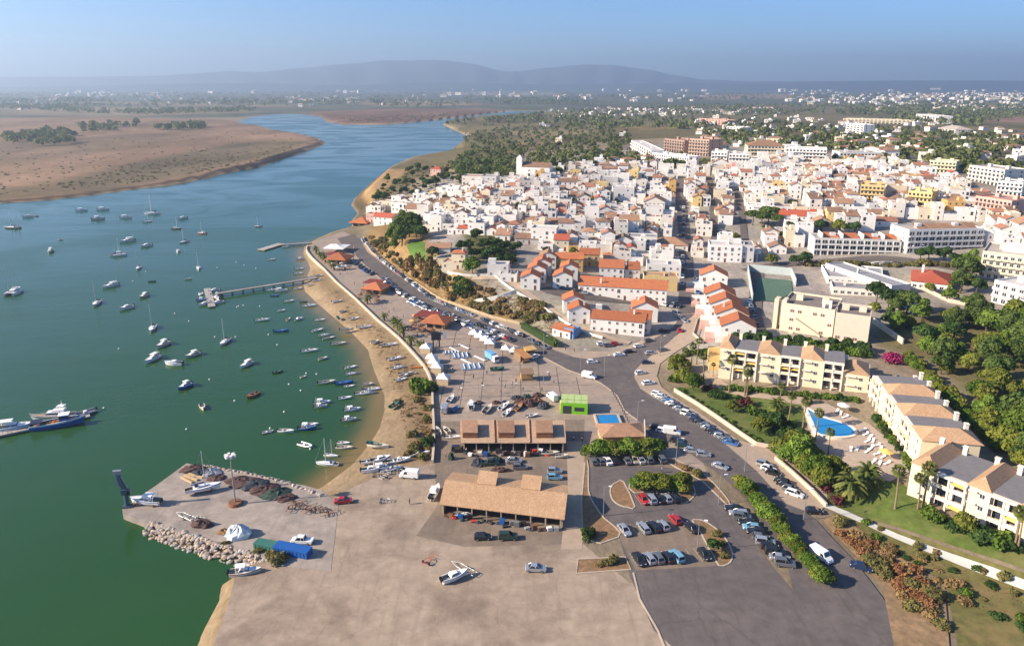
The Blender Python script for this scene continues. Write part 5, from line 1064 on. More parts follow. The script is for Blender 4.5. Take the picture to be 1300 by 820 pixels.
# clutter on the quay
def heap(name, lab, px, py, w_, d, h, m, rz=0, seed=1, cat='heap', z=None):
    r2 = random.Random(seed); mb = MB(); n = 14; rings = []
    for k, (s, zz) in enumerate(((1, -.1), (.92, .35), (.68, .75), (.35, .95), (.05, 1.0))):
        rings.append([(math.cos(i * 6.2832 / n) * w_ / 2 * s * r2.uniform(.72, 1.2), math.sin(i * 6.2832 / n) * d / 2 * s * r2.uniform(.72, 1.2), h * zz * r2.uniform(.6, 1.3)) for i in range(n)])
    mb.loft(rings); x, y = P(px, py, 0); o = mb.build(name, m, None, (x, y, (max(H(x, y), 0) if z is None else z) + .05), R(rz)); return tag(o, lab, cat)
heap('net_heap', 'dark heap of fishing nets on the quay beside the trailer', 257, 667, 5.2, 3.2, 1.5, NETM, 0, 2)
heap('tarpaulin_heap', 'pale tarpaulin covered heap near the rock slope', 303, 680, 6.4, 4.6, 2.4, mat('pale_tarp', (.55, .58, .58), var=.25, scale=1.2), 0, 3); heap('rubble_heap', 'small reddish heap beside the pale tarpaulin', 285, 676, 4.2, 2.4, .9, SOIL, 0, 4)
for i, (px, py, w_, d, h, m) in enumerate(((245,596,7,5,1.6,NETM),(256,601,6,4,1.5,NETB),(268,601,6,5,1.4,METAL),(276,607,5,4,1.2,NETM),(312,613,9,6,1.5,NETM),(325,617,9,6,1.9,NETB),(338,622,9,6,1.8,NETM),(350,627,8,6,1.7,NETG),(303,610,7,5,1.3,NETM),(363,633,6,4,1.3,NETM))):
    heap('fishing_gear_heap', 'dark heap of nets and gear, ' + ORD[i] + ' from the far quay corner along the rocks', px, py, w_, d, h * .6, m, 10, 10 + i)['group'] = 'heaps of fishing gear along the quay'
def bin_box(name, lab, px, py, L, W, h, m, rz):
    x, y = P(px, py, 0); o = empty(name, (x, y, .06), R(rz), lab, 'container'); mb = MB(); mb.box(0, 0, 0, h, L, W); mb.build('body', m, o); mb = MB(); mb.box(0, 0, h, h + .12, L + .1, W + .1, bottom=True); mb.build('lid', m, o)
    for k in range(int(L / .9)): mb = MB(); mb.box(-L / 2 + .45 + .9 * k, -W / 2 - .04, .1, h - .1, .12, .08, bottom=True); mb.build('rib', m, o)
bin_box('skip_container', 'long green container on the quay edge', 346, 697, 8.2, 2.2, 1.3, HULLG, -16); bin_box('skip_container', 'long blue container on the quay edge', 372, 702, 8.4, 2.5, 1.5, HULLB, -16)
def trailer(px, py, rz, lab, L=5.0, m=METAL):
    x, y = P(px, py, 0); o = empty('boat_trailer', (x, y, max(H(x, y), 0) + .06), R(rz), lab, 'trailer'); mb = MB()
    for s in (-1, 1): mb.tube([(-L / 2, s * .7, .55), (L * .2, s * .7, .55), (L / 2, 0, .5)], .06, 4)
    for k in range(5): mb.tube([(-L / 2 + k * .9, -.75, .6), (-L / 2 + k * .9, .75, .6)], .05, 4)
    mb.build('frame', m, o)
    for s in (-1, 1): put('wheel', WHEEL, o, (-.6, s * .85, .32))
trailer(235, 657, 150, 'empty boat trailer on the quay behind the crane', 6.5); trailer(246, 660, 165, 'second empty boat trailer beside the dark net heap', 5.5); trailer(487, 637, 2, 'flat empty trailer on the open apron', 4.0)
for i, (px, py, a) in enumerate(((378,640,30),(386,645,-20),(394,647,60),(403,649,10),(412,650,-40),(372,645,80),(420,653,25))): trailer(px, py, a, 'rusty boat trailer in the tangle by the apron rocks, ' + ORD[i] + ' from the quay', 5.0, BROWN)
for i, (px, py, a) in enumerate(((498,600,20),(478,604,10),(512,597,-30),(490,605,60))): trailer(px, py, a, 'bare boat trailer among the boats at the sand corner, ' + ORD[i] + ' from the sea wall', 4.6)
o = empty('timber_pile', P(237, 610, 0) + (.06,), R(-35), 'two pale timbers lying on the quay near its far corner', 'timber')
for k in range(3): mb = MB(); mb.box(0, k * 1.3, 0, .4, 5.0, .5, .1 * k); mb.build('plank', mat('new_timber', (.55, .38, .20), var=.2), o)
o = car('pickup truck', 'white', *P(384, 689, 0), R(175)); o['label'] = 'white pickup truck on the quay beside the blue container'
o = car('saloon car', 'red', *P(436, 638, 0), R(10)); o['label'] = 'faded red car at the root of the quay'
o = boat('cabin_boat', 311, 727, 10, 1.0, .12, lst=ashore); ashore.pop(); o['label'] = 'red striped boat hauled out below the rock slope'
o = car('van', 'white', *P(520, 606, 0), R(172)); o['label'] = 'white van standing alone on the apron near the sand'
# ================================================================== fishing sheds
RCR = mat('red_crate', (.45, .05, .03), var=.1); CLUT = [ORANGE, HULLB, CANVAS, NETG, NETM, RCR, METAL, HULLY, DARK, DARK, NETM, WOOD, BROWN, CANVAS]
def V(px, py, z): return Vector(P(px, py, z) + (z,))
def slab(mb, q, th=.18, mi=0):
    """a roof plane through four points, given thickness"""
    q = [Vector(p) for p in q]; n = (q[1] - q[0]).cross(q[3] - q[0]).normalized()
    if n.z < 0: q = q[::-1]; n = -n
    v = q + [p - n * th for p in q]; mb.add(v, [(0, 1, 2, 3), (0, 4, 5, 1), (1, 5, 6, 2), (2, 6, 7, 3), (3, 7, 4, 0), (7, 6, 5, 4)], mi)
SHW = mat('shed_wall', (.50, .38, .25), var=.2); DARKIN = mat('shed_inside_shade', (.10, .08, .07), var=.2)
def fishing_shed(lab, fl, fr, bl, br, eave, top, boxes, back=None):
    """open fronted shed: fl, fr front eave and bl, br rear (or ridge) as picture points with their heights"""
    o = empty('fishing_shed', (0, 0, 0), 0, lab, 'shed'); A, B, D, E = V(*fl, eave), V(*fr, eave), V(*bl, top), V(*br, top); rf = MB(); slab(rf, [A, B, E, D])
    if back: F_, G_ = V(*back[0], back[2]), V(*back[1], back[2]); slab(rf, [D + Vector((0, .02, .01)), E + Vector((0, .02, .01)), G_, F_])
    else: F_, G_ = D, E
    SHT = tile_mat('shed_tiles', (.50, .335, .21), (.35, .235, .155)); rf.build('roof', SHT if not back else TAN, o); at = lambda u, v, z=0: A.lerp(B, u).lerp(D.lerp(E, u), v) + Vector((0, 0, z)); w_ = MB()
    def panel(p, q, zp, zq): 
        d = (q - p).normalized(); n = Vector((-d.y, d.x, 0)) * .12; v = []
        for s in (-1, 1): v += [(p.x + n.x * s, p.y + n.y * s, -.1), (q.x + n.x * s, q.y + n.y * s, -.1), (q.x + n.x * s, q.y + n.y * s, zq), (p.x + n.x * s, p.y + n.y * s, zp)]
        w_.add(v, [(0, 1, 2, 3), (7, 6, 5, 4), (3, 2, 6, 7), (0, 3, 7, 4), (1, 5, 6, 2)])
    i0, i1 = at(.02, .12), at(.98, .12); ins = lambda p, c: p.lerp(c, .06); cen = (A + B + F_ + G_) / 4
    bL, bR = ins(F_, cen), ins(G_, cen); z = lambda p: p.z - .3
    panel(i0, bL, z(i0), z(bL)); panel(bR, i1, z(bR), z(i1)); panel(bL, bR, z(bL), z(bR))
    if back: panel(ins(D, cen), bL, top - .35, z(bL)); panel(i0, ins(D, cen), z(i0), top - .35); panel(ins(E, cen), i1, top - .35, z(i1)); panel(bR, ins(E, cen), z(bR), top - .35)
    w_.build('wall', SHW, o); m0, m1 = at(.02, .55), at(.98, .55); w_ = MB(); panel(m0, m1, z(m0), z(m1)); w_.build('shade_panel', DARKIN, o)  # dark panel stands in for the shade inside the open shed
    for k in range(9): p = at(.03 + .94 * k / 8, .05); q = MB(); q.box(p.x, p.y, 0, p.z - .2, .3, .3); q.build('post', SHW, o)
    for u0, u1, v0, v1, hh in boxes:
        pts = [at(u0, v0, hh), at(u1, v0, hh), at(u1, v1, hh + (.0 if not back else .0)), at(u0, v1, hh)]; b = MB(); n = 4
        b.add([tuple(p) for p in pts] + [(p.x, p.y, p.z - hh - .1) for p in pts], [(0, 4, 5, 1), (1, 5, 6, 2), (2, 6, 7, 3), (3, 7, 4, 0)]); q = b.build('roof_lantern', SHW if back else BROWN, o); r_ = MB()
        c = (pts[0] + pts[2]) / 2; slab(r_, [p + (p - c) * .05 + Vector((0, 0, .18)) for p in pts]); r_.build('lantern_roof', TERRA2 if not back else TAN, q)
    for k in (1, 2) if not back else (): 
        p, q = at(k / 3 - .01, 0, .12), at(k / 3 - .01, 1, .12); r_ = MB(); r_.tube([p, q], .22, 5); r_.build('roof_ridge', TERRA2, o)
    return at
atA = fishing_shed('long fishing shed with three raised roof lanterns, upper of the two', (585,562), (718.6,562), (584,533), (717,533), 3.3, 4.4, [(.02, .16, .2, .72, 1.6), (.36, .51, .2, .72, 1.6), (.72, .875, .2, .72, 1.6)])
atB = fishing_shed('long fishing shed with orange tiled ridge roof, lower of the two', (557.6,640), (716.6,659.5), (565,609), (720.5,626), 3.1, 5.6, [(.27, .42, .97, 1.5, .14), (.63, .78, .97, 1.52, .14)], ((575,599), (721,616), 4.6))
def crate_row(at, n, seed, lab):
    r2 = random.Random(seed)
    for i in range(n):
        p = at(.04 + .92 * (i + r2.random() * .7) / n, -.06 + r2.uniform(-.12, .10)); k = r2.random(); m = r2.choice(CLUT)
        if k < .6:
            o = empty('fish_crate_stack', (p.x, p.y, .07), r2.uniform(-.4, .4), f'stack of gear crates before the {lab}, {ORD[min(i, 29)]} from its left end', 'crates'); z = 0
            for j in range(r2.randint(1, 3)): q = MB(); q.box(r2.uniform(-.1, .1), 0, z, z + .42, 1.15, .8, 0, bottom=True, taper=1.06); q.build('crate', m, o); z += .45
        else: heap('net_heap', f'small net heap before the {lab}, {ORD[min(i, 29)]} from its left end', 0, 0, r2.uniform(1.2, 2.2), r2.uniform(.8, 1.3), r2.uniform(.4, .7), r2.choice((NETM, NETB, NETG, DARK, RCR)), 0, seed + i); bpy.context; C.objects[-1].location = (p.x, p.y, .07)
crate_row(atA, 30, 5, 'upper fishing shed'); crate_row(atB, 24, 6, 'lower fishing shed')
# ------------------------------------------------------------------ vehicles and gear in the yard
for k, c, px, py, hd, lab in [('pickup truck','dark green',622,590,3,'dark pickup truck parked between the sheds beside green nets'),('saloon car','silver',652,587,4,'silver car between the two sheds under the roof lanterns'),('hatchback','grey',660,595,2,'grey car between the two sheds, nearer the lower shed'),('hatchback','silver',704,600,0,'silver car at the right end of the yard between the sheds'),('hatchback','light blue',704,608,0,'light blue car at the right end of the yard beside a silver one'),
    ('hatchback','black',613,684,3,'black car below the lower fishing shed'),('off-roader','dark green',645,684,3,'dark green off-roader below the lower fishing shed'),('saloon car','silver',680,724,-2,'silver car on the apron below the lower shed'),('van','silver',565,522,88,'grey van beside the promenade wall at the boat row'),('van','white',701,507,115,'white van beside the net heaps near the green kiosk'),('off-roader','black',583,573,2,'black car tucked at the left end of the upper shed'),('pickup truck','grey',684,571,2,'grey pickup at the front of the upper shed')]:
    o = car(k, c, *P(px, py, 0), R(hd)); o['label'] = lab
heap('net_heap', 'long heap of dark green nets between the sheds', 630, 586, 5, 2.4, 1.3, NETG, 5, 31); heap('net_heap', 'round green net ball beside the promenade wall end', 573, 583, 1.8, 1.8, 1.8, NETG, 0, 32); heap('net_heap', 'brown heap of gear behind the lower shed', 636, 598, 6, 2, 1.0, NETM, 0, 33); heap('net_heap', 'dark mound of pots behind the left end of the lower shed', 607, 590, 4, 3, 1.6, NETB, 0, 34)
for k, px, py, h, s, lab in [('cabin_boat',552,628,78,1.0,'white boat standing beside the left end of the lower shed'),('skiff_red',586,655,0,.9,'small red and white boat below the lower shed'),('cream_skiff',698,577,0,1.0,'cream boat at the front of the upper shed'),('dinghy',713,581,0,1.1,'tiny dinghy at the right front of the upper shed'),
    ('white_skiff',572,508,75,1.1,'white boat on a trailer by the promenade wall'),('blue_skiff',578,521,70,.9,'blue boat on the plaza beside the grey van'),('small_cruiser',598,517,95,1.0,'white boat with red trim in the boat row'),('cream_skiff',619,521,70,1.2,'cream boat in the middle of the boat row'),('canopy_boat',640,517,60,.95,'boat with navy canopy in the boat row'),('console_boat',644,525,65,.9,'white console boat at the right of the boat row'),('orange_dinghy',658,519,60,1.3,'red orange boat before the brown net heaps'),('white_skiff',676,529,20,.8,'pale upturned skiff at the shed end of the net heaps'),
    ('green_dinghy',631,470,10,1.3,'green boat beside the blue truck on the plaza'),('small_cruiser',577,735,30,1.0,'white covered boat at the bottom edge of the apron')]:
    o = boat('white_skiff' if k == 'skiff_red' else k, px, py, h, s, .25, lst=ashore); ashore.pop(); o['label'] = lab
for i, (px, py, w_, d, h, m) in enumerate(((663,511,5,3,1.6,NETM),(672,514,7,4,1.8,NETM),(681,512,6,4,1.7,BROWN),(690,517,5,4,1.5,NETB),(668,505,4,3,1.2,NETG),(655,506,4,3,1.0,NETB),(683,503,4,2.5,1.2,NETM),(608,512,3,2,.9,NETB),(630,512,3,2,.9,NETM))):
    heap('net_heap', 'heap of fishing nets on the plaza edge, ' + ORD[i] + ' listed from the boat row towards the kiosk', px, py, w_, d, h, m, 10, 50 + i)['group'] = 'net heaps beside the boat row'; C.objects[-1]['label'] = ['dark maroon', 'broad maroon', 'rusty brown', 'dark blue', 'small green', 'low blue', 'low maroon', 'tiny blue', 'tiny maroon'][i] + ' net heap at the edge of the market plaza'
trailer(588, 723, 140, 'bundle of long poles on a trailer at the bottom of the apron', 7, METAL); trailer(543, 714, 60, 'small red frame trailer on the lower apron', 2.5, mat('red_crate', (.45, .05, .03)))
# ------------------------------------------------------------------ market plaza: tents, stalls, screen, truck
def tent(px, py, w_, lab, h=2.3, side=False, m=CANVAS):
    x, y = P(px, py, 0); o = empty('market_tent', (x, y, .04), R(-8), lab, 'tent'); a = w_ / 2
    for sx in (-1, 1):
        for sy in (-1, 1): q = MB(); q.tube([(sx * a * .95, sy * a * .95, 0), (sx * a * .95, sy * a * .95, h)], .05, 4); q.build('pole', METAL, o)
    rings = [[(sx * a * s, sy * a * s, z) for sx, sy in ((-1, -1), (1, -1), (1, 1), (-1, 1))] for s, z in ((1.02, h - .35), (1.02, h), (.5, h + .55), (.16, h + 1.25), (.02, h + 1.7))]; q = MB(); q.loft(rings, None, False, True); q.build('canopy', m, o)
    if side:
        for s, (x0, y0, x1, y1) in enumerate(((-a, -a, a, -a), (-a, -a, -a, a), (a, -a, a, a))): q = MB(); q.box((x0 + x1) / 2 * .97, (y0 + y1) / 2 * .97, 0, h - .3, abs(x1 - x0) or .04, abs(y1 - y0) or .04); q.build('side_wall', mat('tent_side', (.66, .50, .30), var=.1), o)
TT = [(541,447,4.2,1,'white peaked tent at the top left of the plaza by the palms'),(548,460,3.8,1,'white peaked tent, upper of three along the promenade wall'),(551,466,3.8,1,'white peaked tent, middle of three along the promenade wall'),(555,472,3.8,1,'white peaked tent, lowest of three along the promenade wall'),(563,486,4.2,1,'single white peaked tent with cream walls near the wall bend'),
      (602,429,4.0,0,'white peaked tent, first of four beside the road'),(609,433,4.0,0,'white peaked tent, second of four beside the road'),(616,437,4.0,0,'white peaked tent, third of four beside the road'),(622,441,4.0,0,'white peaked tent, fourth of four beside the road'),(642,449,3.4,0,'small white tent above the orange stall roof'),(652,452,3.0,0,'small white tent next to the orange stall')]
for a, b, c_, sd, lab in TT: tent(a, b, c_, lab, side=sd)
def stall(px, py, L, W, h, rz, lab, m, wm):
    x, y = P(px, py, 0); o = empty('market_stall', (x, y, .04), R(rz), lab, 'stall'); q = MB(); q.box(0, W * .2, 0, h, L, W * .6); q.build('cabin', wm, o); q = MB(); shed(q, L, W, h, .5, .2); q.build('roof', m, o); q = MB(); q.box(0, -W * .25, 0, 1.0, L * .9, .5); q.build('counter', WOOD, o)
stall(664, 458, 3.2, 9.0, 2.6, 28, 'long timber stall with orange boards on the plaza', mat('orange_boards', (.42, .20, .075), var=.2), WOOD); stall(669, 482, 4.2, 4.0, 2.8, 5, 'brown wooden kiosk below the timber stall', WOOD, OCHRE); stall(673, 450, 4, 3, 2.2, 30, 'ochre kiosk at the road end of the timber stall', OCHRE, OCHRE)
x, y = P(554, 441, 0); o = empty('display_screen', (x, y, .04), R(5), 'black display screen on two posts in the plaza', 'screen')
for s in (-1, 1): q = MB(); q.box(s * 1.2, 0, 0, 3.0, .5, .4); q.build('post', DARK, o)
q = MB(); q.box(0, 0, 3.0, 6.2, 3.8, .35, bottom=True); q.build('panel', DARK, o)
x, y = P(565, 431, 0); o = empty('notice_board', (x, y, .04), R(5), 'pale notice board beside the black screen', 'board'); q = MB(); q.box(0, 0, .6, 3.4, 1.8, .2, bottom=True); q.build('panel', PALE, o); q = MB(); q.box(0, 0, 0, .6, .2, .15); q.build('post', METAL, o)
x, y = P(625, 458, 0); o = empty('lorry', (x, y, .05), R(-58), 'blue lorry with white cab on the plaza', 'lorry'); q = MB(); q.box(-1.2, 0, .8, 3.2, 5.0, 2.3, bottom=True); q.build('box_body', HULLL, o); q = MB(); q.box(2.4, 0, .5, 2.7, 1.9, 2.2, bottom=True, taper=.9); q.build('cab', GEL, o); q = MB(); q.box(3.2, 0, 1.5, 2.3, .4, 1.9); q.build('windscreen', BGL, o)
for sx in (-2.6, -1.6, 2.3):
    for sy in (-1, 1): w_ = put('wheel', WHEEL, o, (sx, sy * .98, .45)); w_.scale = (1.4, 1.6, 1.4)
for i, (px, py, L, W) in enumerate(((585,452,6.5,5.5),(599,466,7.5,6),(572,448,5,3))):  # made-up blue slabs where bluish shadows lie on the plaza
    x, y = P(px, py, 0); o = empty('shade_platform', (x, y, .04), R(12), 'low slab coloured as bluish shade, ' + ('nearest the black screen', 'in the middle of the plaza', 'narrow one beside the black screen')[i], 'platform'); q = MB(); q.box(0, 0, 0, .35, L, W); q.build('deck', mat('blue_shade', (.19, .25, .33), var=.3, scale=1.5), o)
    for k in range(4): q = MB(); q.box(-L / 2 + (k + .5) * L / 4, 0, .35, .75, .12, W * .8); q.build('rail', GEL, o)
for i, (px, py, a) in enumerate(((577,445,-52),(592,460,-52),(589,441,-50),(609,456,-50))): x, y = P(px, py, 0); o = put('plaza_bench', None, None, (x, y, .05), R(a)); tag(o, 'long white bench on the plaza, ' + ORD[i] + ' from the black screen', 'bench', 'white benches on the plaza'); q = MB(); q.box(0, 0, .3, .5, 6.5, .7, bottom=True); q.build('seat', GEL, o); [MB().box(s * 2.6, 0, 0, .3, .3, .5).build('leg', METAL, o) for s in (-1, 1)]
# green kiosk, paddling pool, hip roofed club house
GRN = mat('lime_green_wall', (.20, .52, .02), var=.08); kz = P(729, 520, 0); o = empty('green_kiosk', kz + (.05,), R(-6), 'bright lime green kiosk with pale panelled roof', 'kiosk'); q = MB(); q.box(0, 0, 0, 3.6, 8.4, 6.6); q.build('wall', GRN, o); GR = mat('pale_green_roof', (.42, .52, .20), var=.15)
for i in range(4):
    for j in range(3): q = MB(); q.box(-3.15 + 2.1 * i, -2.2 + 2.2 * j, 3.6, 3.78 + .25 * (1 - abs(j - 1)), 2.0, 2.1); q.build('roof_panel', GR, o)
fit('dark_opening', o, -2.2, -3.3, .1, 2.6, 2.6, name='door'); fit('dark_opening', o, 1.6, -3.3, 1.0, 3.0, 1.3, name='serving_hatch'); q = MB(); q.box(-4.4, .8, 0, 2.2, .6, 2.4); q.build('side_counter', YELLOW, o)
A, B, D = V(757, 527, .6), V(783, 525, .6), V(765, 541, .6); pw_, pd = (B - A).length, 7.0; o = empty('display_pool', ((A.x + B.x) / 2, A.y - 3.2, .05), R(2), 'small blue display pool beside the green kiosk', 'pool'); q = MB(); parapet(q, pw_ + 1.2, pd + 1, -.05, .8, .6); q.build('rim', KERB, o); POOLW = mat('pool_water', (.02, .22, .48), rough=.06, var=.1, scale=.6, spec=.6); q = MB(); q.box(0, 0, .0, .5, pw_ + .1, pd - .1); q.build('water', POOLW, o)
cx, cy = P(789, 559, 0); o = empty('club_house', (cx, cy + .5, .05), R(3), 'low club house with tan hipped roof beside the pool', 'building'); q = MB(); q.box(0, 0, 0, 3.0, 12.5, 8.0); q.build('wall', OCHRE, o); q = MB(); hip(q, 12.5, 8.0, 3.0, 1.9, .5); q.build('roof', TERRA2, o)
for k in range(3): fit('window', o, -6.25, -2.2 + 2.2 * k, .8, 1.2, 1.4, -math.pi / 2)
q = MB(); q.box(6.9, .5, 0, 3.6, .25, 10.5, R(-12)); q.build('screen_wall', PALE, o)
# ------------------------------------------------------------------ promenade restaurants
def restaurant(px, py, w_, lab, rz=-20, flat=None, fm=MAROON):
    x, y = P(px, py, 0); o = empty('restaurant', (x, y, .04), R(rz), lab, 'restaurant'); q = MB(); q.box(0, 0, 0, 2.7, w_ * .72, w_ * .72); q.build('wall', OCHRE, o); q = MB(); hip(q, w_, w_, 2.7, w_ * .24, .3); q.build('roof', TERRA, o)
    for sx in (-1, 1):
        for sy in (-1, 1): q = MB(); q.tube([(sx * w_ * .48, sy * w_ * .48, 0), (sx * w_ * .48, sy * w_ * .48, 2.7)], .14, 5); q.build('post', WOOD, o)
    for k in range(2): fit('dark_opening', o, -w_ * .18 + w_ * .36 * k, -w_ * .36, .2, w_ * .25, 2.0, name='window')
    if flat: fx, fy, fw, fd = flat; q = MB(); q.box(fx, fy, 2.6, 2.9, fw, fd, bottom=True); q.build('terrace_roof', fm, o); [MB().tube([(fx + sx * fw * .46, fy + sy * fd * .46, 0), (fx + sx * fw * .46, fy + sy * fd * .46, 2.6)], .09, 4).build('post', WOOD, o) for sx in (-1, 1) for sy in (-1, 1)]
    return o
restaurant(556, 414, 11, 'restaurant with orange pyramid roof nearest the market tents', -18, (-7.5, 6.5, 10, 9)); restaurant(478, 371, 11, 'restaurant with orange pyramid roof in the middle of the promenade', -18, (-6, 9, 9, 8)); restaurant(431, 333, 13, 'restaurant with red pyramid roof at the far promenade end', -10, (-7, 9, 9, 8))
tent(428, 319, 13, 'large white marquee behind the far promenade restaurant', 3.0); restaurant(460, 286, 15, 'waterside restaurant with brown hipped roof below the cliff', -15, (9, 8, 12, 9), TERRA3)
def parasols(n, cx, cy, sx, sy, seed, lab, cols):
    r2 = random.Random(seed)
    for i in range(n):
        x, y = P(cx + r2.uniform(-sx, sx), cy + r2.uniform(-sy, sy), 0); o = empty('parasol', (x, y, .05), 0, f'cafe parasol, {ORD[i]} of those {lab}', 'parasol', 'cafe parasols ' + lab); q = MB(); q.tube([(0, 0, 0), (0, 0, 2.5)], .05, 5); q.build('pole', WOOD, o); q = MB(); q.loft([[(math.cos(k * .7854) * s, math.sin(k * .7854) * s, z) for k in range(8)] for s, z in ((1.5, 2.1), (1.45, 2.2), (.05, 2.75))]); q.build('canopy', cols[i % len(cols)], o)
        for j in range(2):
            t = empty('cafe_table', (x + r2.uniform(-2.2, 2.2), y + r2.uniform(-1.8, 1.8), .05), r2.uniform(0, 3), f'brown cafe table and chairs, {ORD[i]} group {lab}, ' + ('inner', 'outer')[j], 'table', 'cafe tables ' + lab); q = MB(); q.box(0, 0, .7, .76, .9, .9, bottom=True); q.build('table_top', WOOD, t); q = MB(); q.tube([(0, 0, 0), (0, 0, .7)], .06, 5); q.build('table_leg', DARK, t)
            for s in (-1, 1): q = MB(); q.box(s * .8, 0, .40, .46, .45, .45, bottom=True); q.box(s * 1.0, 0, .46, .95, .06, .45); q.build('seat', SHUT, t)
parasols(12, 535, 415, 18, 10, 3, 'beside the nearest pyramid roof', [SHUT, BROWN, OCHRE]); parasols(9, 468, 378, 12, 7, 4, 'beside the middle pyramid roof', [SHUT, BROWN, NETM]); parasols(5, 432, 341, 9, 3, 5, 'before the far pyramid roof', [CANVAS, GREYW])
# ------------------------------------------------------------------ parked cars
ROWS = [((549,394),(600,416),14,'along','on the plaza side of the road','the restaurant',0),((497,367),(545,392),16,'along','on the restaurant side of the road','the far end',0),((604,412),(650,434),12,'along','on the tent side of the road','the tents',0),((459,304),(484,331),16,'along','on the hill side','the far end',1),((484,331),(545,378),28,'along','below the cliff wall','the far end',1),((545,380),(600,402),20,'along','below the scrubby slope','the far end',0),((612,407),(664,428),12,'along','before the green hedge','the slope end',0),((672,434),(696,444),3,'along','at the hedge corner','the hedge',0),
        ((448,333),(473,350),7,62,'behind the far restaurant','the far end',1),((487,355),(516,378),14,58,'behind the middle restaurant','the far end',0),((520,383),(553,398),14,55,'between the two pyramid roofs','the far end',0),((566,400),(584,408),6,55,'behind the nearest pyramid roof','the restaurant',0),((588,411),(630,432),14,52,'behind the four white tents','the tents',0),((655,444),(683,456),4,50,'beside the timber stall','the stall',0),
        ((833,501),(930,566),19,-35,'below the garden wall','the junction',0),((968,590),(1012,632),8,-38,'below the hedge corner wall','the upper end',0),((750,588),(843,585),11,100,'under the row of trees','the shed side',0),((812,637),(860,634),5,103,'below the round bed trees','the left bed',0),((786,676),(848,669),5,107,'in the upper parking bays','the left',0),((806,713),(900,706),8,107,'in the lower parking bays','the left',0),
        ((929,645),(1000,722),12,-12,'beside the long hedge','the upper end',0),((855,397),(872,411),4,'along','at the foot of the main street','the street',0),((882,352),(893,412),10,'along','below the stepped terrace','the upper end',0),((703,364),(745,374),5,'along','on the row house street','the left end',0),((866,366),(868,262),15,'along','up the main street','the lower end',1),((826,384),(866,391),5,60,'beside the white gable house','the left end',0),((950,380),(962,418),5,'along','in the school lane','the upper end',0),((1010,336),(1200,336),12,'along','on the avenue behind the school','the left end',1),((1128,336),(1150,336),4,80,'behind the school','the left',1)]
for i, (a, b, n, hd, wh, fr, sm) in enumerate(ROWS): car_row(a, b, n, hd, wh, fr, small=bool(sm), seed=20 + i, cols=['black', 'silver', 'grey', 'black', 'light blue', 'black', 'grey', 'silver', 'black'] if i in (19, 20) else None, skip={16: (4, 9), 18: (1,), 19: (5, 6), 15: (3,)}.get(i, ()))
for k, c, px, py, hd, lab in [('hatchback','white',752,461,8,'white car driving at the near side of the junction'),('van','white',748,480,-28,'white van turning off the plaza at the junction'),('saloon car','white',786,452,12,'white car driving up towards the main street, first of three'),('saloon car','black',799,448,14,'black car driving between two white cars at the junction'),('hatchback','white',811,441,18,'white car driving up towards the main street behind a black one'),
    ('estate car','grey',824,434,20,'grey car driving uphill ahead of the white cars'),('saloon car','black',842,421,35,'black car at the bend below the white gable house'),('hatchback','white',764,438,12,'white car parked at the small forecourt by the hill'),('hatchback','red',781,438,5,'red car parked at the small forecourt by the hill'),('hatchback','grey',772,440,10,'grey car between the white and red forecourt cars'),
    ('saloon car','silver',826,450,10,'silver car on the pale strip above the junction palms'),('estate car','grey',842,446,15,'grey car on the pale strip beside the street wall'),('hatchback','dark blue',821,462,5,'dark blue car alone on the pale strip'),('hatchback','white',813,475,20,'white car at the junction end of the pale strip'),('estate car','white',823,488,18,'white estate car on the pale strip at the planted corner'),
    ('hatchback','black',833,545,-30,'black car at the near end of the roadside row behind the club house'),('hatchback','white',841,549,-30,'white car next to the white van behind the club house'),('van','white',853,551,-14,'large white van parked behind the club house'),('hatchback','black',859,561,-20,'black car just below the large white van'),('hatchback','dark green',866,567,-22,'dark green car below the white van, second in line'),('saloon car','silver',878,574,-12,'silver car in the roadside row below the white van'),('hatchback','silver',893,579,-10,'silver car at the lower end of the roadside row'),
    ('saloon car','silver',914,594,-40,'silver car driving on the coast road past the car park'),('hatchback','red',857,662,108,'bright red car crossing the car park'),('saloon car','black',877,672,112,'black car reversing beside the curved planting bed'),('hatchback','black',1033,651,-5,'dark car at the corner by the white footpath'),('van','white',1042,709,-62,'light van driving down the road at the lower right'),('saloon car','dark blue',1093,722,-28,'dark blue car on the road beside the dry bank'),('saloon car','red',863,421,80,'red car below the steep street wall')]:
    q = G(px, py); o = car(k, c, q.x, q.y, R(hd)); o['label'] = lab
# ------------------------------------------------------------------ lamp posts and signs
def lamp(px, py, h, lab):
    q = G(px, py); o = empty('street_lamp', q, rnd.uniform(-.3, .3), lab, 'street lamp', 'street lamps'); m = MB(); m.tube([(0, 0, -.2), (0, 0, h)], [.11, .07], 6); m.build('pole', METAL, o); m = MB(); m.tube([(0, 0, h - .1), (1.3, 0, h + .1)], .05, 5); m.build('arm', METAL, o); m = MB(); m.box(1.4, 0, h + .02, h + .2, .8, .32, bottom=True); m.build('lamp_head', CANVAS, o)
for i, (px, py) in enumerate(((581,508),(608,505),(650,503),(690,488),(737,470),(701,430),(767,478),(858,590),(912,640),(838,452),(505,352),(560,385),(620,410),(690,452),(809,540),(945,600),(1020,660),(885,700),(766,655),(960,340),(1062,332),(1110,326),(1165,330))): lamp(px, py, 8.0 if i > 3 else 4.5, 'slim grey street lamp, ' + ORD[i] + ' listed from the boat row round the junction'); 
LAMPS = [o for o in C.objects if o.name.startswith('street_lamp')]
MARKS.update({k: P(*v, 0) for k, v in {'the boat row': (620,515), 'the junction': (780,480), 'the garden wall': (905,530), 'the promenade road': (520,365), 'the car park': (840,650), 'the school roofs': (1090,330), 'the white gable house': (818,400), 'the round white tent': (430,318), 'the club house': (789,555), 'the long hedge': (985,670)}.items()})
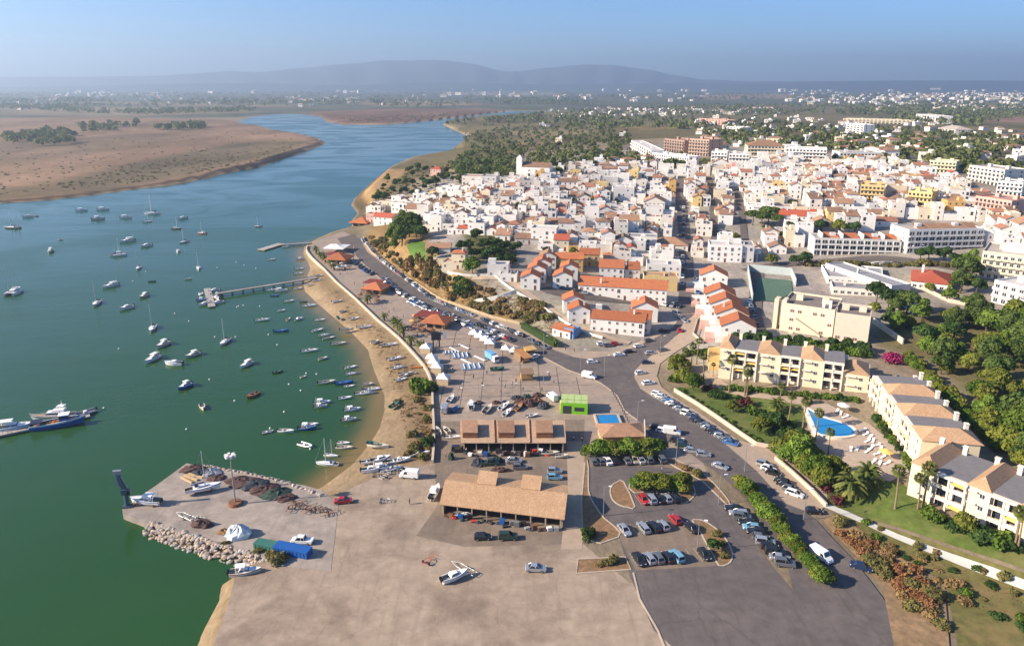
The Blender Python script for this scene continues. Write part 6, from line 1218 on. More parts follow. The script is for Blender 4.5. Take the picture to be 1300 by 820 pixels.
name_all([(o, 'slim grey street lamp') for o in LAMPS], ['the boat row', 'the junction', 'the garden wall', 'the promenade road', 'the car park', 'the school roofs', 'the white gable house'], 'street lamps')
for i in range(14):
    a = P(781 + 2.0 * i, 497 + 3.0 * i + .06 * i * i, 0); o = empty('bollard', (a[0] - 1.2, a[1] - .5, .04), 0, f'dark post of the plaza kerb line, {ORD[i]} from the crossing', 'bollard', 'dark bollards along the plaza kerb'); q = MB(); q.tube([(0, 0, 0), (0, 0, 1.0)], [.16, .12], 6); q.build('post', DARK, o)
# people: one skinned body with shirt, trousers and hair
def skin_obj(name, vs, es, rad, m, parent=None, sub=1):
    me = bpy.data.meshes.new(name); me.from_pydata(vs, es, []); me.materials.append(m); o = put(name, me, parent); md = o.modifiers.new('skin', 'SKIN'); md.use_smooth_shade = True
    for i, r_ in enumerate(rad): me.skin_vertices[0].data[i].radius = (r_, r_)
    me.skin_vertices[0].data[0].use_root = True; sb = o.modifiers.new('subdivision', 'SUBSURF'); sb.levels = sb.render_levels = sub; return o
SKINM = mat('skin', (.45, .26, .18), var=.05); SH = [mat('shirt_' + n, c, var=.1) for n, c in (('white', (.7, .7, .68)), ('dark', (.04, .04, .06)), ('red', (.4, .06, .05)), ('blue', (.08, .15, .35)))]; TR = mat('dark_trousers', (.05, .055, .08), var=.1); HAIR = mat('dark_hair', (.03, .02, .015), var=0)
def person_proto(st):
    vs = [(0, 0, .95), (0, 0, 1.2), (0, .0, 1.42), (0, 0, 1.52), (.02, 0, 1.66), (.03, 0, 1.74), (.03, .2, 1.42), (.05 + st * .3, .25, 1.15), (.16 + st * .5, .24, .93), (.03, -.2, 1.42), (.05 - st * .3, -.25, 1.15), (.12 - st * .4, -.24, .92), (0, .09, .9), (st * .5 + .04, .1, .5), (st, .1, .08), (st + .17, .1, .04), (0, -.09, .9), (-st * .4 + .04, -.1, .5), (-st * 1.2, -.1, .08), (-st * 1.2 + .17, -.1, .04)]
    es = [(0, 1), (1, 2), (2, 3), (3, 4), (4, 5), (2, 6), (6, 7), (7, 8), (2, 9), (9, 10), (10, 11), (0, 12), (12, 13), (13, 14), (14, 15), (0, 16), (16, 17), (17, 18), (18, 19)]
    rad = [.13, .14, .13, .055, .10, .08, .06, .045, .04, .06, .045, .04, .085, .06, .045, .04, .085, .06, .045, .04]; o = skin_obj('person', vs, es, rad, SKINM)
    pick = lambda ids, k: ([vs[i] for i in ids], [(ids.index(a), ids.index(b)) for a, b in es if a in ids and b in ids], [rad[i] * k for i in ids])
    skin_obj('shirt', *pick([1, 0, 2, 6, 7, 9, 10], 1.13), SH[0], o); skin_obj('trousers', *pick([0, 12, 13, 14, 16, 17, 18], 1.15), TR, o); skin_obj('hair', [(.0, 0, 1.70), (.01, 0, 1.79)], [(0, 1)], [.105, .085], HAIR, o); return o
PP = [person_proto(.16), person_proto(.02)]; 
PEOPLE = [(728,560,'standing on the pavement right of the upper shed'),(739,562,'walking in the shadow right of the upper shed'),(566,581,'standing beside the green net ball'),(607,516,'standing in the boat row'),(650,490,'walking on the open plaza'),(612,490,'standing on the open plaza near the boat row'),(585,486,'walking towards the boats on the plaza'),(634,484,'crossing the middle of the plaza'),(703,487,'standing near the plaza kerb'),(718,445,'walking on the pavement by the hedge'),(729,447,'walking behind another on the hedge pavement'),(520,640,'standing alone on the open apron'),(445,330,'walking by the far restaurant'),(500,395,'walking on the promenade paving'),(512,404,'standing at the promenade palms'),(840,600,'walking past the planting bed by the road'),(592,575,'working at the left of the upper shed'),(667,573,'working under the upper shed eave'),(676,663,'working before the lower shed')]
PW_ = [(r, 'strolling on the promenade') for r in ((432,350),(441,347),(450,362),(462,366),(458,374),(474,388),(485,392),(494,398),(508,414),(517,421),(530,428),(538,436),(547,440))] + [(r, 'on the market plaza') for r in ((575,470),(590,476),(601,481),(618,476),(641,493),(655,486),(688,497),(697,478),(583,495),(664,497),(636,500))]
PEOPLE += [(r[0], r[1], f'{w_}, {ORD[k % 13]} from the ' + ('far end' if k < 13 else 'tents')) for k, (r, w_) in enumerate(PW_)]
for i, (px, py, wh) in enumerate(PEOPLE):
    q = P(px, py, 0); o = PP[i % 2] if i < 2 else clone(PP[i % 2], (0, 0, 0)); o.location = (q[0], q[1], .07); o.rotation_euler.z = rnd.uniform(0, 6.28); sh = [c for c in o.children if c.name.startswith('shirt')][0]; sh.material_slots[0].link = 'OBJECT'; k = i % 4; sh.material_slots[0].material = SH[k]; tag(o, 'person in ' + ('white', 'dark', 'red', 'blue')[k] + ' top ' + wh, 'person', 'people about the harbour')
# ================================================================== the town
sa, sb = G(872, 398), G(862, 228); vx, vy = (sb - sa).x, (sb - sa).y; vl = math.hypot(vx, vy); vx, vy = vx / vl, vy / vl; TR_ = math.atan2(-vx, vy)
WORD = {1: 'single', 2: 'two', 3: 'three', 4: 'four'}
def windows_on(o, wins, fine, step=0):
    if fine:
        for w_ in wins:
            if len(w_) == 7: fit('door', o, w_[0], w_[1], w_[2], w_[3], w_[4], w_[5])
            else: fit('window' if rnd.random() < .75 else 'shuttered_window', o, *w_[:6], name='window')
    else:
        mb = MB()
        for w_ in wins: flat_win(mb, w_[0], w_[1], w_[2], w_[3], w_[4], w_[5], 0)
        if wins: mb.build('windows', GLASS, o)['kind'] = 'stuff'
def named_house(px, py, w_, d, st, rz, wall_m, roof, roof_m, lab, seed=1, rise=None, fine=True, name='house', cat='house', dv=0):
    q = G(px, py); r2 = random.Random(seed); a = TR_ + R(rz); fx, fy = q.x - math.sin(a) * (d / 2 + dv), q.y + math.cos(a) * (d / 2 + dv)
    o, wins = house(fx, fy, q.z, w_, d, st, a, wall_m, roof, roof_m, r2, name=name, cat=cat, rise=rise); windows_on(o, wins, fine); o['label'] = lab; TAKEN.append((fx, fy, max(w_, d) * .62)); TP.append(rectp(fx, fy, w_, d, a)); return o
TAKEN = []; TP = []
def rectp(x, y, w_, d, a): c, s = math.cos(a), math.sin(a); return [(x + i * w_ / 2 * c - j * d / 2 * s, y + i * w_ / 2 * s + j * d / 2 * c) for i, j in ((-1, -1), (1, -1), (1, 1), (-1, 1))]
for a in [(673,368,9,9,2,5,WHITE,'gable_y',TERRA,'white gabled house at the front of the row of four gables',1),(681,358,8.5,9,2,5,WHITES[3],'gable_y',TERRA,'second white gabled house of the row of four gables',2),(688,349,8.5,9,2,5,WHITE,'gable_y',TERRA,'third white gabled house of the row of four gables',3),(695,340,8.5,9,2,5,WHITES[2],'gable_y',TERRA2,'rearmost white gabled house of the row of four gables',4),
    (714,367,9,9,2,5,WHITE,'gable_y',TERRA,'front white house of the gabled pair beside the row street',5),(722,356,8.5,9,2,5,WHITE,'gable_y',TERRA,'rear white house of the gabled pair beside the row street',6),
    (776,355,12,9,2,4,WHITE,'shed',TERRA,'white house with orange roof just behind the long row house',8),(800,357,9,8,2,4,WHITES[2],'shed',TERRA,'second white house with orange roof behind the long row house',9),(838,368,16,9,2,4,YELLOW,'flat',FLATR[1],'yellow flat-roofed house beside the foot of the main street',10),(842,352,17,12,2,2,WHITE,'flat',FLATR[3],'broad white block behind the yellow house',12),
    (818,408,11,10,2,3,WHITES[3],'gable_y',TERRA,'white gable house at the bend of the main street',13),(783,424,22,7,2,-4,WHITE,'shed',TERRA,'long white house with orange roof above the forecourt',14),(810,423,9,7,2,-6,WHITES[1],'shed',TERRA,'end house with orange roof right of the forecourt house',15),(735,411,9,8,2,10,WHITE,'gable_y',TERRA,'white gabled house above the path wall, lower of two',16),(728,398,9,8,2,10,WHITE,'gable_y',TERRA,'white gabled house above the path wall, upper of two',17),(752,404,8,6,1,4,WHITES[2],'flat',FLATR[2],'low flat-roofed annexe behind the forecourt houses',18),
    (712,428,9,6,1,-28,WHITE,'gable_x',TERRA,'small white house with orange roof inside the green hedge',19),(722,429,4.5,5,1,-28,BLUEW,'flat',FLATR[3],'small blue and white annexe beside the hedge house',20),(722,343,14,9,2,4,OCHRE,'gable_x',TERRA,'ochre house with orange roof below the town houses',21),(748,338,10,9,2,4,OCHRE,'gable_x',TERRA,'ochre house right of the other ochre house',22),
    (905,366,13,10,2,-2,WHITES[3],'gable_y',TERRA,'big white gabled house at the top of the stepped terrace',23),(913,391,13,10,2,-2,WHITE,'gable_y',TERRA,'second house down the stepped terrace',24),(920,404,13,10,2,-2,WHITE,'gable_y',TERRA,'third house down the stepped terrace',25),(928,418,13,10,2,-2,WHITES[1],'gable_y',TERRA,'fourth house down the stepped terrace',26),(936,434,13,10,2,-2,WHITE,'gable_y',TERRA,'lowest house of the stepped terrace beside the apartments',27),
    (577,342,13,10,1,0,CREAM,'flat',FLATR[1],'cream arcaded villa on the cliff top',28),(582,337,7,6,2,0,CREAM,'hip',TERRA,'upper storey of the cliff villa with orange hipped roof',29),(556,322,13,8,1,10,WHITE,'gable_x',TERRA2,'low white house beside the cliff lawn',30),(548,326,6,5,1,10,OCHRE,'gable_x',TERRA2,'tiny ochre outbuilding on the cliff lawn',31),(632,352,10,7,2,5,WHITES[2],'flat',FLATR[3],'white cube house at the top of the ramp',32),(645,358,8,7,1,5,WHITE,'flat',FLATR[0],'low white house beside the cube house',33),
    (668,310,13,9,1,0,GREYW,'gable_x',TERRA3,'grey verandah house with brown roof above the gardens',34),(690,312,14,10,3,0,WHITE,'flat',FLATR[3],'white three-storey block right of the verandah house',35),(851,318,19,15,1,0,WHITES[1],'hip',TERRA2,'hip-roofed hall beside the main street',36),(815,315,16,9,2,0,WHITE,'flat',FLATR[2],'white house with teal trim left of the hall',37),(830,268,14,16,2,0,WHITES[1],'gable_y',TERRA2,'gabled hall with pale tiled roof high beside the main street',38),
    (1012,280,26,12,1,-10,WHITE,'gable_x',REDT,'white hall with long red tiled roof beside the dark pines',39),(1040,280,11,12,1,-10,WHITES[1],'gable_x',REDT,'small red-roofed wing of the hall beside the pines',40),(920,333,17,12,3,0,WHITES[3],'flat',FLATR[3],'tall white block at the head of the sports court',41),(940,333,13,12,3,0,WHITES[2],'flat',FLATR[2],'tall grey-white block left of the sports court',42),
    (486,286,15,9,2,-10,WHITE,'gable_x',REDT,'white house with red roof above the waterside restaurant',43),(472,283,9,7,2,-10,PINK,'flat',FLATR[1],'pink house beside the waterside restaurant',44),(553,223,11,9,2,-15,PINK,'hip',REDT,'pink villa among the trees on the river hill',45),(600,240,17,13,3,0,WHITES[1],'flat',FLATR[1],'cream apartment block at the edge of the hill trees',46),(620,240,12,13,3,0,WHITES[2],'flat',FLATR[2],'grey gabled apartment block at the edge of the hill trees',47)]: named_house(*a)
for i, (px, py) in enumerate(((887,372),(895,390),(901,403),(908,418),(915,434))): q = G(px, py); o = empty('front_terrace', (q.x, q.y, q.z), TR_ - .03, 'white walled front terrace of the stepped row, ' + ORD[i] + ' from the top', 'terrace'); e = MB(); e.box(0, 4, -2, 2.6, 4.5, 8.5); e.build('porch', WHITE, o); e = MB(); e.box(-4.2, 4, -2, 1.2, 3.6, 8.0); e.build('patio', PINK, o); e = MB(); e.box(-2, 8, -2, 3.2, 8, .3); e.build('party_wall', WHITE, o)
named_house(789, 381, 40, 8, 2, -2, WHITE, 'shed', TERRA, 'long white row house with single orange roof', 7, 2.2)
# church
q = G(676, 224); o = empty('church', q, TR_ + R(-5), 'white church with brown roof and bell tower above the town', 'church'); mb = MB(); mb.box(4, 0, -3, 8, 22, 11); gable_wall(mb, 22, 11, 8, 3, 'x', x=4); mb.build('nave', WHITE, o); mb = MB(); gable(mb, 22, 11, 8, 3, along='x', x=4); mb.build('roof', TERRA3, o); mb = MB(); mb.box(-9.5, -3, -3, 14, 4.5, 4.5); mb.box(-9.5, -3, 14, 16.5, 4.8, 4.8, taper=.15); mb.build('bell_tower', WHITE, o)
for k in range(3): fit('window', o, -1 + 5 * k, -5.5, 3.5, 1.2, 2.6)
# larger blocks: storeys of bays with balconies
def block(name, lab, pa, pb, d, st, wall_m, roof, roof_m, bays, fine=False, balc=True, sh=3.0, name2='window', frame_m=None, side=2, cat='building', chim=0, only=None, ww=.62, wk='window'):
    a, b = G(*pa), G(*pb); dd = Vector((b.x - a.x, b.y - a.y, 0)); L = dd.length; ang = math.atan2(dd.y, dd.x); h = st * sh; zb = min(a.z, b.z)
    o = empty(name, (a.x, a.y, zb), ang, lab, cat); q = MB(); q.box(L / 2, d / 2, -4, h, L, d); fm = frame_m or wall_m; TAKEN.append((a.x + dd.x / 2 - math.sin(ang) * d / 2, a.y + dd.y / 2 + math.cos(ang) * d / 2, (L + d) * .33)); TP.append(rectp(TAKEN[-1][0], TAKEN[-1][1], L, d, ang))
    if roof == 'flat': parapet(q, L, d, h, .8, .25, 0, L / 2, d / 2)
    q.build('wall', wall_m, o); q = MB()
    if roof == 'flat': q.box(L / 2, d / 2, h, h + .08, L - .5, d - .5)
    elif roof == 'hip': hip(q, L, d, h, min(L, d) * .2, .5, 0, L / 2, d / 2)
    else: gable(q, L, d, h, d * .2, .4, 'x', x=L / 2, y=d / 2)
    q.build('roof', roof_m, o)
    if roof == 'gable': q = MB(); gable_wall(q, L, d, h, d * .2, 'x', x=L / 2, y=d / 2); q.build('gable_wall', wall_m, o)
    for k in range(chim or (2 if roof == 'flat' else 1)): q = MB(); q.box(L * (.25 + .5 * k / max(1, (chim or 2) - 1)), d * .55, h, h + (2.4 if roof == 'flat' else d * .2 + 1), 2.6 if roof == 'flat' and not chim else .9, 2.4 if roof == 'flat' and not chim else .8); q.build('roof_room' if roof == 'flat' and not chim else 'chimney', fm, o)
    bw = L / bays; jw, jb = MB(), MB()
    for s in range(st):
        for k in range(bays):
            x = (k + .5) * bw
            if only is not None and (s, k) not in only: continue
            if fine: fit(wk, o, x, 0, s * sh + (.25 if balc else .9), bw * ww, (2.1 if balc else 1.4) if ww < .7 else 2.5, name='window')
            else: flat_win(jw, x, 0, s * sh + (.3 if balc else .9), bw * .6, 2.0 if balc else 1.3, 0, 0)
            if balc and s:
                t = MB() if fine else jb; t.box(x, -.6, s * sh - .02, s * sh + .14, bw * .9, 1.2, bottom=True); t.box(x, -1.15, s * sh + .14, s * sh + 1.0, bw * .9, .1)
                if fine: t.build('balcony', fm, o)
        for sx in (0, L) if side else ():
            for k in range(side):
                y = d * (k + .5) / side; aa = -math.pi / 2 if sx == 0 else math.pi / 2
                if fine: fit('window', o, sx, y, s * sh + .95, 1.3, 1.3, aa)
                else: flat_win(jw, sx, y, s * sh + .95, 1.3, 1.3, aa, 0)
    if not fine:
        if jw.f: jw.build('windows', GLASS, o)['kind'] = 'stuff'
        if jb.f: jb.build('balconies', fm, o)['kind'] = 'stuff'
    return o
B = lambda *a, **k: block(*a, **k)
# glazed balcony block and stepped white block behind the avenue
o = B('apartment_block', 'long balcony block with blue-grey glazing and red terrace roofs', (1032,324), (1141,321), 13, 3, WHITES[2], 'flat', FLATR[2], 12, True, ww=.86)
for k in range(4): q = MB(); shed(q, 8.5, 8, 9.1, 1.6, .2, 0, 9 + 10.5 * k, 7); q.build('terrace_roof', TERRA, o); q = MB(); q.box(4.2 + 10.5 * k, 6, 9, 11.9, .5, 9); q.build('party_wall', WHITE, o)
for k in range(13): q = MB(); L13 = (G(1141,321) - G(1032,324)).length; q.box(k * L13 / 12, -1.0, -1, 9, .35, .4); q.build('pillar', WHITES[3], o)
o = B('apartment_block', 'big stepped white apartment block with blue shaded balconies', (1150,322), (1246,314), 16, 4, WHITES[3], 'flat', FLATR[0], 11, True, ww=.8)
for k in range(5): q = MB(); shed(q, 6.5, 6, 12.1, 1.5, .2, 0, 12 + 7.2 * k, 8); q.build('terrace_roof', TERRA2, o)
B('apartment_block', 'low white wing with orange roof beside the stepped block', (1141,318), (1160,321), 14, 2, WHITE, 'gable', TERRA2, 3, True)
o = B('apartment_block', 'large cream apartment block at the right edge behind pines', (1242,352), (1330,362), 26, 4, CREAM, 'flat', FLATR[0], 10, True); q = MB(); q.box(20, 14, 12, 14.8, 26, 12); q.build('penthouse', WHITE, o)
B('apartment_block', 'white terraced apartment block below the cream one', (1258,383), (1330,402), 16, 3, WHITES[3], 'flat', FLATR[3], 7, True); B('villa', 'white villa with roof terrace right of the red-roofed nursery', (1290,400), (1345,412), 12, 2, WHITE, 'flat', FLATR[3], 5, True)
# school, nursery, sports court, cream hall
for lab, pa, pb, d, st, rm in [('long grey roofed school wing on the right','a',0,0,0,0)]: pass
B('school_block', 'right school wing with long pale grey roof', (1130,377), (1155,373), 44, 1, WHITES[2], 'flat', SLATE2, 4, True, False, 4.6, chim=1); B('school_block', 'middle school wing with grey roofs and white parapets', (1092,362), (1120,364), 26, 1, WHITE, 'flat', SLATE2, 5, True, False, chim=1); B('school_block', 'left school wing with low grey roof', (1050,360), (1090,361), 24, 1, WHITE, 'flat', SLATE2, 5, True, False, chim=1); B('school_block', 'low front wing of the school', (1056,374), (1126,377), 12, 1, WHITES[1], 'flat', FLATR[2], 8, True, False, chim=1)
o = B('nursery', 'white nursery with broad red hipped roof among pines', (1156,366), (1208,370), 22, 1, WHITE, 'hip', REDT, 6, True, False, 3.6); q = MB(); hip(q, 8, 7, 3.9, 1.8, .4, 0, 22, 15); q.build('wing_roof', REDT, o)
sheet('sports_court', [(957,382),(962,353),(1004,357),(1006,372),(985,384)], mat('court_green', (.09, .15, .10), var=.2), .25, True, 'green sports court behind the cream hall')
wall('court_wall', 'tall pale wall and net round the sports court', [(955,384),(949,345),(1004,350),(1010,364)], 4.0, .3, mat('court_wall', (.42, .46, .44), var=.15), 1)
HAL = mat('cream_render', (.70, .60, .43), var=.1, scale=.4)
o = B('cream_hall', 'large cream three-storey hall with outside stairs', (989,419), (1056,429), 19, 3, HAL, 'flat', mat('hall_roof', (.22, .18, .15), var=.25), 7, True, False, 3.6, side=2, only={(2, 1), (2, 2), (2, 4), (2, 5), (1, 1), (1, 6), (0, 1), (0, 2), (0, 5)}, wk='shuttered_window'); q = MB(); q.loft([[(4, -.2, 0), (5.6, -.2, 0), (5.6, -2.0, 0), (4, -2.0, 0)], [(4, -.2, .3), (5.6, -.2, .3), (5.6, -2.0, .3), (4, -2.0, .3)]]); q.loft([[(6, -1.8, 5.4), (15.5, -1.8, .1), (15.5, -.05, .1), (6, -.05, 5.4)], [(6, -1.8, 6.3), (15.5, -1.8, 1.0), (15.5, -.05, 1.0), (6, -.05, 6.3)]]); q.build('outside_stairs', HAL, o)
for x in (-2.2, .8): q = MB(); q.box(x, 3.2, -3, 12.4, 1.6, 4.5); q.build('stair_tower', CREAM, o)
for x in (15, 17.4): q = MB(); q.box(x, 4, 10.8, 14, 1.0, 1.0); q.build('chimney', WHITE, o)
B('cream_hall_wing', 'blank cream right wing of the large hall with curved parapet', (1057,432), (1101,437), 15, 3, mat('wing_render', (.66, .55, .42), var=.1), 'flat', mat('wing_roof', (.20, .16, .14), var=.2), 4, True, False, 3.5, side=0, only={(0, 0), (0, 1), (0, 2)}, wk='shuttered_window')
wall('yard_wall', 'cream yard wall right of the cream hall', [(1108,410),(1146,437)], 2.2, .5, CREAM, 1); wall('yard_wall', 'cream wall along the lane right of the school', [(1168,366),(1205,384),(1243,391),(1252,402),(1275,428)], 1.6, .4, LIME, 1)
# far blocks on the hill
for nm, lab, pa, pb, d, st, wm, rf, rm, bays in [('building_shell','unfinished brick apartment shell, left of two',(843,192),(868,195),20,4,mat('bare_brick', (.36, .24, .185), var=.2),'flat',FLATR[1],8),('building_shell','unfinished brick apartment shell, right of two',(874,197),(899,199),22,5,mat('brick_shell',(.45,.31,.23),var=.2),'flat',FLATR[1],7),('terrace_row','stepped white terrace row on the hillside, lower part',(828,206),(874,214),12,3,WHITES[3],'flat',FLATR[3],16),('terrace_row','stepped white terrace row on the hillside, upper part',(801,190),(826,204),12,3,WHITE,'flat',FLATR[3],9),('apartment_block','white block with blue shaded side below the brick shells',(902,211),(922,212),16,4,WHITES[3],'flat',FLATR[3],5),('apartment_block','white block right of the blue shaded one',(924,214),(950,215),16,4,WHITE,'flat',FLATR[2],6),
    ('apartment_block','sand coloured curved block with clay roof on the hill',(948,202),(995,203),24,4,CREAM,'hip',TERRA2,11),('apartment_block','white apartment row right of the sand coloured block',(996,206),(1048,208),18,4,WHITES[3],'flat',FLATR[3],12),('apartment_block','low white apartment row with arched roofs',(1065,207),(1118,208),20,3,WHITE,'flat',FLATR[0],12),('apartment_block','yellow villa block with white gables beside the fields',(1179,218),(1212,221),16,3,mat('pale_yellow',(.70,.60,.38),var=.1),'flat',FLATR[3],7),('apartment_block','cream apartment block near the right edge of the hill',(1228,228),(1272,238),20,4,WHITES[1],'flat',FLATR[0],9),('apartment_block','white apartment block right of the cream one',(1264,246),(1296,250),16,3,WHITE,'flat',FLATR[0],6),('apartment_block','salmon apartment block at the right town edge',(1235,272),(1280,282),22,4,PINK,'flat',mat('salmon_roof',(.5,.27,.2),var=.1),9),('apartment_block','yellow apartment block in the middle of the right town',(1150,266),(1180,270),15,4,YELLOW,'flat',FLATR[0],6),('apartment_block','ochre and white block left of the yellow one',(1090,258),(1120,260),15,4,mat('pale_ochre',(.66,.46,.2),var=.1),'flat',FLATR[1],6),
    ('hotel','white hotel slab with dark end above the woods',(1073,173),(1095,175),16,6,WHITES[3],'flat',FLATR[3],5),('hotel','cream hotel ridge among the far woods',(1070,156),(1160,158),30,3,CREAM,'flat',FLATR[0],18),('hotel','white crescent hotel on the far ridge',(1162,155),(1190,158),30,6,WHITE,'flat',FLATR[3],8),('hotel','white house group with tall roof beside the dark field',(1190,170),(1212,172),26,3,WHITES[1],'hip',FLATR[0],5),('apartment_block','pink apartment row far behind the brick shells',(888,158),(923,160),24,4,PINK,'flat',FLATR[1],9),('apartment_block','small white block right of the pink row',(922,168),(942,169),18,3,WHITES[2],'flat',FLATR[3],5)]: B(nm, lab, pa, pb, d, st, wm, rf, rm, bays)
# ------------------------------------------------------------------ town fabric
def GW(poly): return [(G(x, y).x, G(x, y).y) for x, y in poly]
TOWN = GW([(462,272),(490,262),(520,262),(555,243),(585,244),(600,232),(640,228),(690,224),(745,213),(800,214),(828,214),(880,216),(900,208),(960,206),(1060,210),(1130,212),(1175,224),(1225,240),(1260,255),(1305,285),(1340,300),(1340,325),(1252,318),(1246,284),(1150,280),(1142,292),(1028,294),(1020,318),(948,322),(885,350),(880,345),(862,345),(835,340),(760,338),(700,334),(660,308),(600,298),(560,312),(535,305),(500,284),(476,286)])
HOLES = [GW(p) for p in ([(520,298),(562,296),(600,306),(655,306),(655,345),(540,345)], [(950,274),(994,270),(998,292),(950,292)], [(484,268),(540,270),(540,318),(490,310)])]
TOWNM = {'the church': (668,222), 'the cliff pines': (510,292), 'the cliff villa': (580,338), 'the long row house': (790,375), 'the yellow house': (838,362), 'the dark pines': (968,270), 'the balcony block': (1085,315), 'the stepped block': (1198,312), 'the salmon block': (1258,276), 'the street top': (862,235), 'the upper street': (907,300), 'the river cliff': (478,262), 'the terrace row': (850,210), 'the hip-roofed hall': (851,316), 'the yellow block': (1165,266),
         'the ochre block': (1105,258), 'the gable row': (690,345), 'the pale gabled hall': (830,264), 'the sand block': (970,204), 'the verandah house': (668,308), 'the hill apartments': (605,240), 'the east street': (942,290), 'the street middle': (868,290), 'the red hall': (1015,280), 'the garden trees': (600,300), 'the white rows': (1090,208), 'the fields edge': (1220,245), 'the brown roofs': (740,285), 'the square block': (760,240)}
for k, v in TOWNM.items(): q = G(*v); MARKS[k] = (q.x, q.y)
r3 = random.Random(11); plots = []; spots = []
def fill_town():
    us = [(p[0] - sa.x) * vy - (p[1] - sa.y) * vx for p in TOWN]; vs = [(p[0] - sa.x) * vx + (p[1] - sa.y) * vy for p in TOWN]; v = min(vs); row = 0
    while v < max(vs):
        d = r3.uniform(6.5, 10.0); u = min(us) + r3.uniform(-6, 0); run = 0
        while u < max(us):
            w_ = r3.uniform(4.6, 9.2) if r3.random() < .86 else r3.uniform(9, 15); uc, vc = u + w_ / 2, v + d / 2 + r3.uniform(-1.2, 1.2) + 6 * math.sin(u * .02 + row * .05); u += w_ + (.05 if r3.random() < .72 else r3.uniform(.8, 3.5)); run += w_
            if run > 60: u += 3.8; run = 0
            x, y = sa.x + uc * vy + vc * vx, sa.y - uc * vx + vc * vy
            plots.append((x, y, w_, d))
        v += d + (.3 if row % 2 == 0 else r3.uniform(3.0, 4.4)); row += 1
fill_town(); PX = np.array(plots); ok = inside(TOWN, PX[:, 0], PX[:, 1])
for hl in HOLES: ok &= ~inside(hl, PX[:, 0], PX[:, 1])
for pts, wd in STREET_LINES: ok &= line_dist(pts, PX[:, 0], PX[:, 1], False) > wd / 2 + PX[:, 2] * .36
for tp in TP: ok &= ~inside(tp, PX[:, 0], PX[:, 1]) & (line_dist(tp, PX[:, 0], PX[:, 1]) > np.maximum(PX[:, 2], PX[:, 3]) * .5 + .4)
PLOTS = sorted([tuple(p) for p in PX[ok]], key=lambda p: p[0] ** 2 + p[1] ** 2); CW = {0: 'white', 1: 'cream-white', 2: 'grey-white', 3: 'bright white', 4: 'cream', 5: 'yellow', 6: 'pink', 7: 'grey', 8: 'ochre'}; WL = WHITES + [CREAM, YELLOW, PINK, GREYW, OCHRE]; ROOFS = [(TERRAM, 'orange'), (TERRA2, 'tan'), (TERRA3, 'brown'), (REDT, 'red')]
MASS = MB(); MM = WL + FLATR + [r_[0] for r_ in ROOFS] + [GLASS, METAL]; MI = {m.name: i for i, m in enumerate(MM)}; fine_n = 0; hitems = []
for x, y, w_, d in PLOTS:
    if r3.random() < .05: spots.append((x, y)); continue
    east = x > 190; wi = r3.choices(range(9), (34, 14, 10, 30, 5, 1, 2, 3, 1) if not east else (28, 22, 6, 26, 10, 3, 3, 1, 2))[0]; st = r3.choices((1, 2, 3), (52, 42, 6) if not east else (15, 55, 30))[0]; t = r3.random(); z = H(x, y); rz = TR_ + r3.uniform(-.05, .05) + (.12 * math.sin(x * .013) if x < 80 else 0)
    if t < .68: rk, (rm, rn) = 'flat', r3.choice([(FLATR[0], 'pale'), (FLATR[1], 'clay'), (FLATR[2], 'grey'), (FLATR[3], 'white'), (FLATR[3], 'white')])
    else: rk = r3.choice(('gable', 'gable', 'gable_y', 'shed', 'hip')); rm, rn = r3.choices(ROOFS, (26, 40, 26, 8))[0]
    if fine_n < 300:
        fine_n += 1; o, wins = house(x, y, z, w_, d, st, rz, WL[wi], rk, rm, r3, parent_win=False); windows_on(o, wins, fine_n <= 70)
        hitems.append((o, f"{CW[wi]} {WORD[st]}-storey house with {rn} {'flat' if rk == 'flat' else 'hipped' if rk == 'hip' else 'sloping' if rk == 'shed' else 'gabled'} roof"))
    else:
        wl, rf, extra, wins = house(x, y, z, w_, d, st, rz, WL[wi], rk, rm, r3, fine=False, parent_win=False); M = Matrix.Translation((x, y, z)) @ Matrix.Rotation(rz, 4, 'Z'); MASS.merge(wl, M, MI[WL[wi].name]); MASS.merge(rf, M, MI[rm.name])
        for nm, e, m in extra: MASS.merge(e, M, MI[m.name])
        wb = MB()
        for q in wins: flat_win(wb, *q[:6], MI[GLASS.name])
        MASS.merge(wb, M)
name_all(hitems, list(TOWNM), 'houses of the old town'); tag(MASS.build('town_houses', MM), 'rest of the white houses crowding the upper town', kind='stuff')
print('plots', len(PLOTS), 'faces', len(MASS.f))
# distant settlements
def settlement(name, lab, areas, seed):
    r2 = random.Random(seed); mb = MB(); mm = [WHITES[3], WHITES[1], CREAM, TERRA2, GLASS]
    for (x0, x1, y0, y1, n, s) in areas:
        for i in range(n):
            px, py = r2.uniform(x0, x1), y0 + (y1 - y0) * r2.random() ** 1.0; p = G(px, py); w_, d, h = r2.uniform(.7, 1.6) * s, r2.uniform(.6, 1.1) * s, r2.choice((4, 6.5, 6.5, 9)) * s / 13; a = r2.uniform(-.5, .5); b = MB(); b.box(0, 0, -2, h, w_, d, 0, r2.choice((0, 0, 1, 2)))
            if r2.random() < .5: hip(b, w_, d, h, d * .2, .4, 3)
            else: b.box(w_ * .2, 0, h, h + 2.5, w_ * .3, d * .4, 0, 0)
            for k in range(3): flat_win(b, -w_ / 3 + k * w_ / 3, -d / 2, h * .45, w_ * .12, h * .25, 0, 4)
            mb.merge(b, Matrix.Translation((p.x, p.y, p.z)) @ Matrix.Rotation(a, 4, 'Z'))
    tag(mb.build(name, mm), lab, kind='stuff')
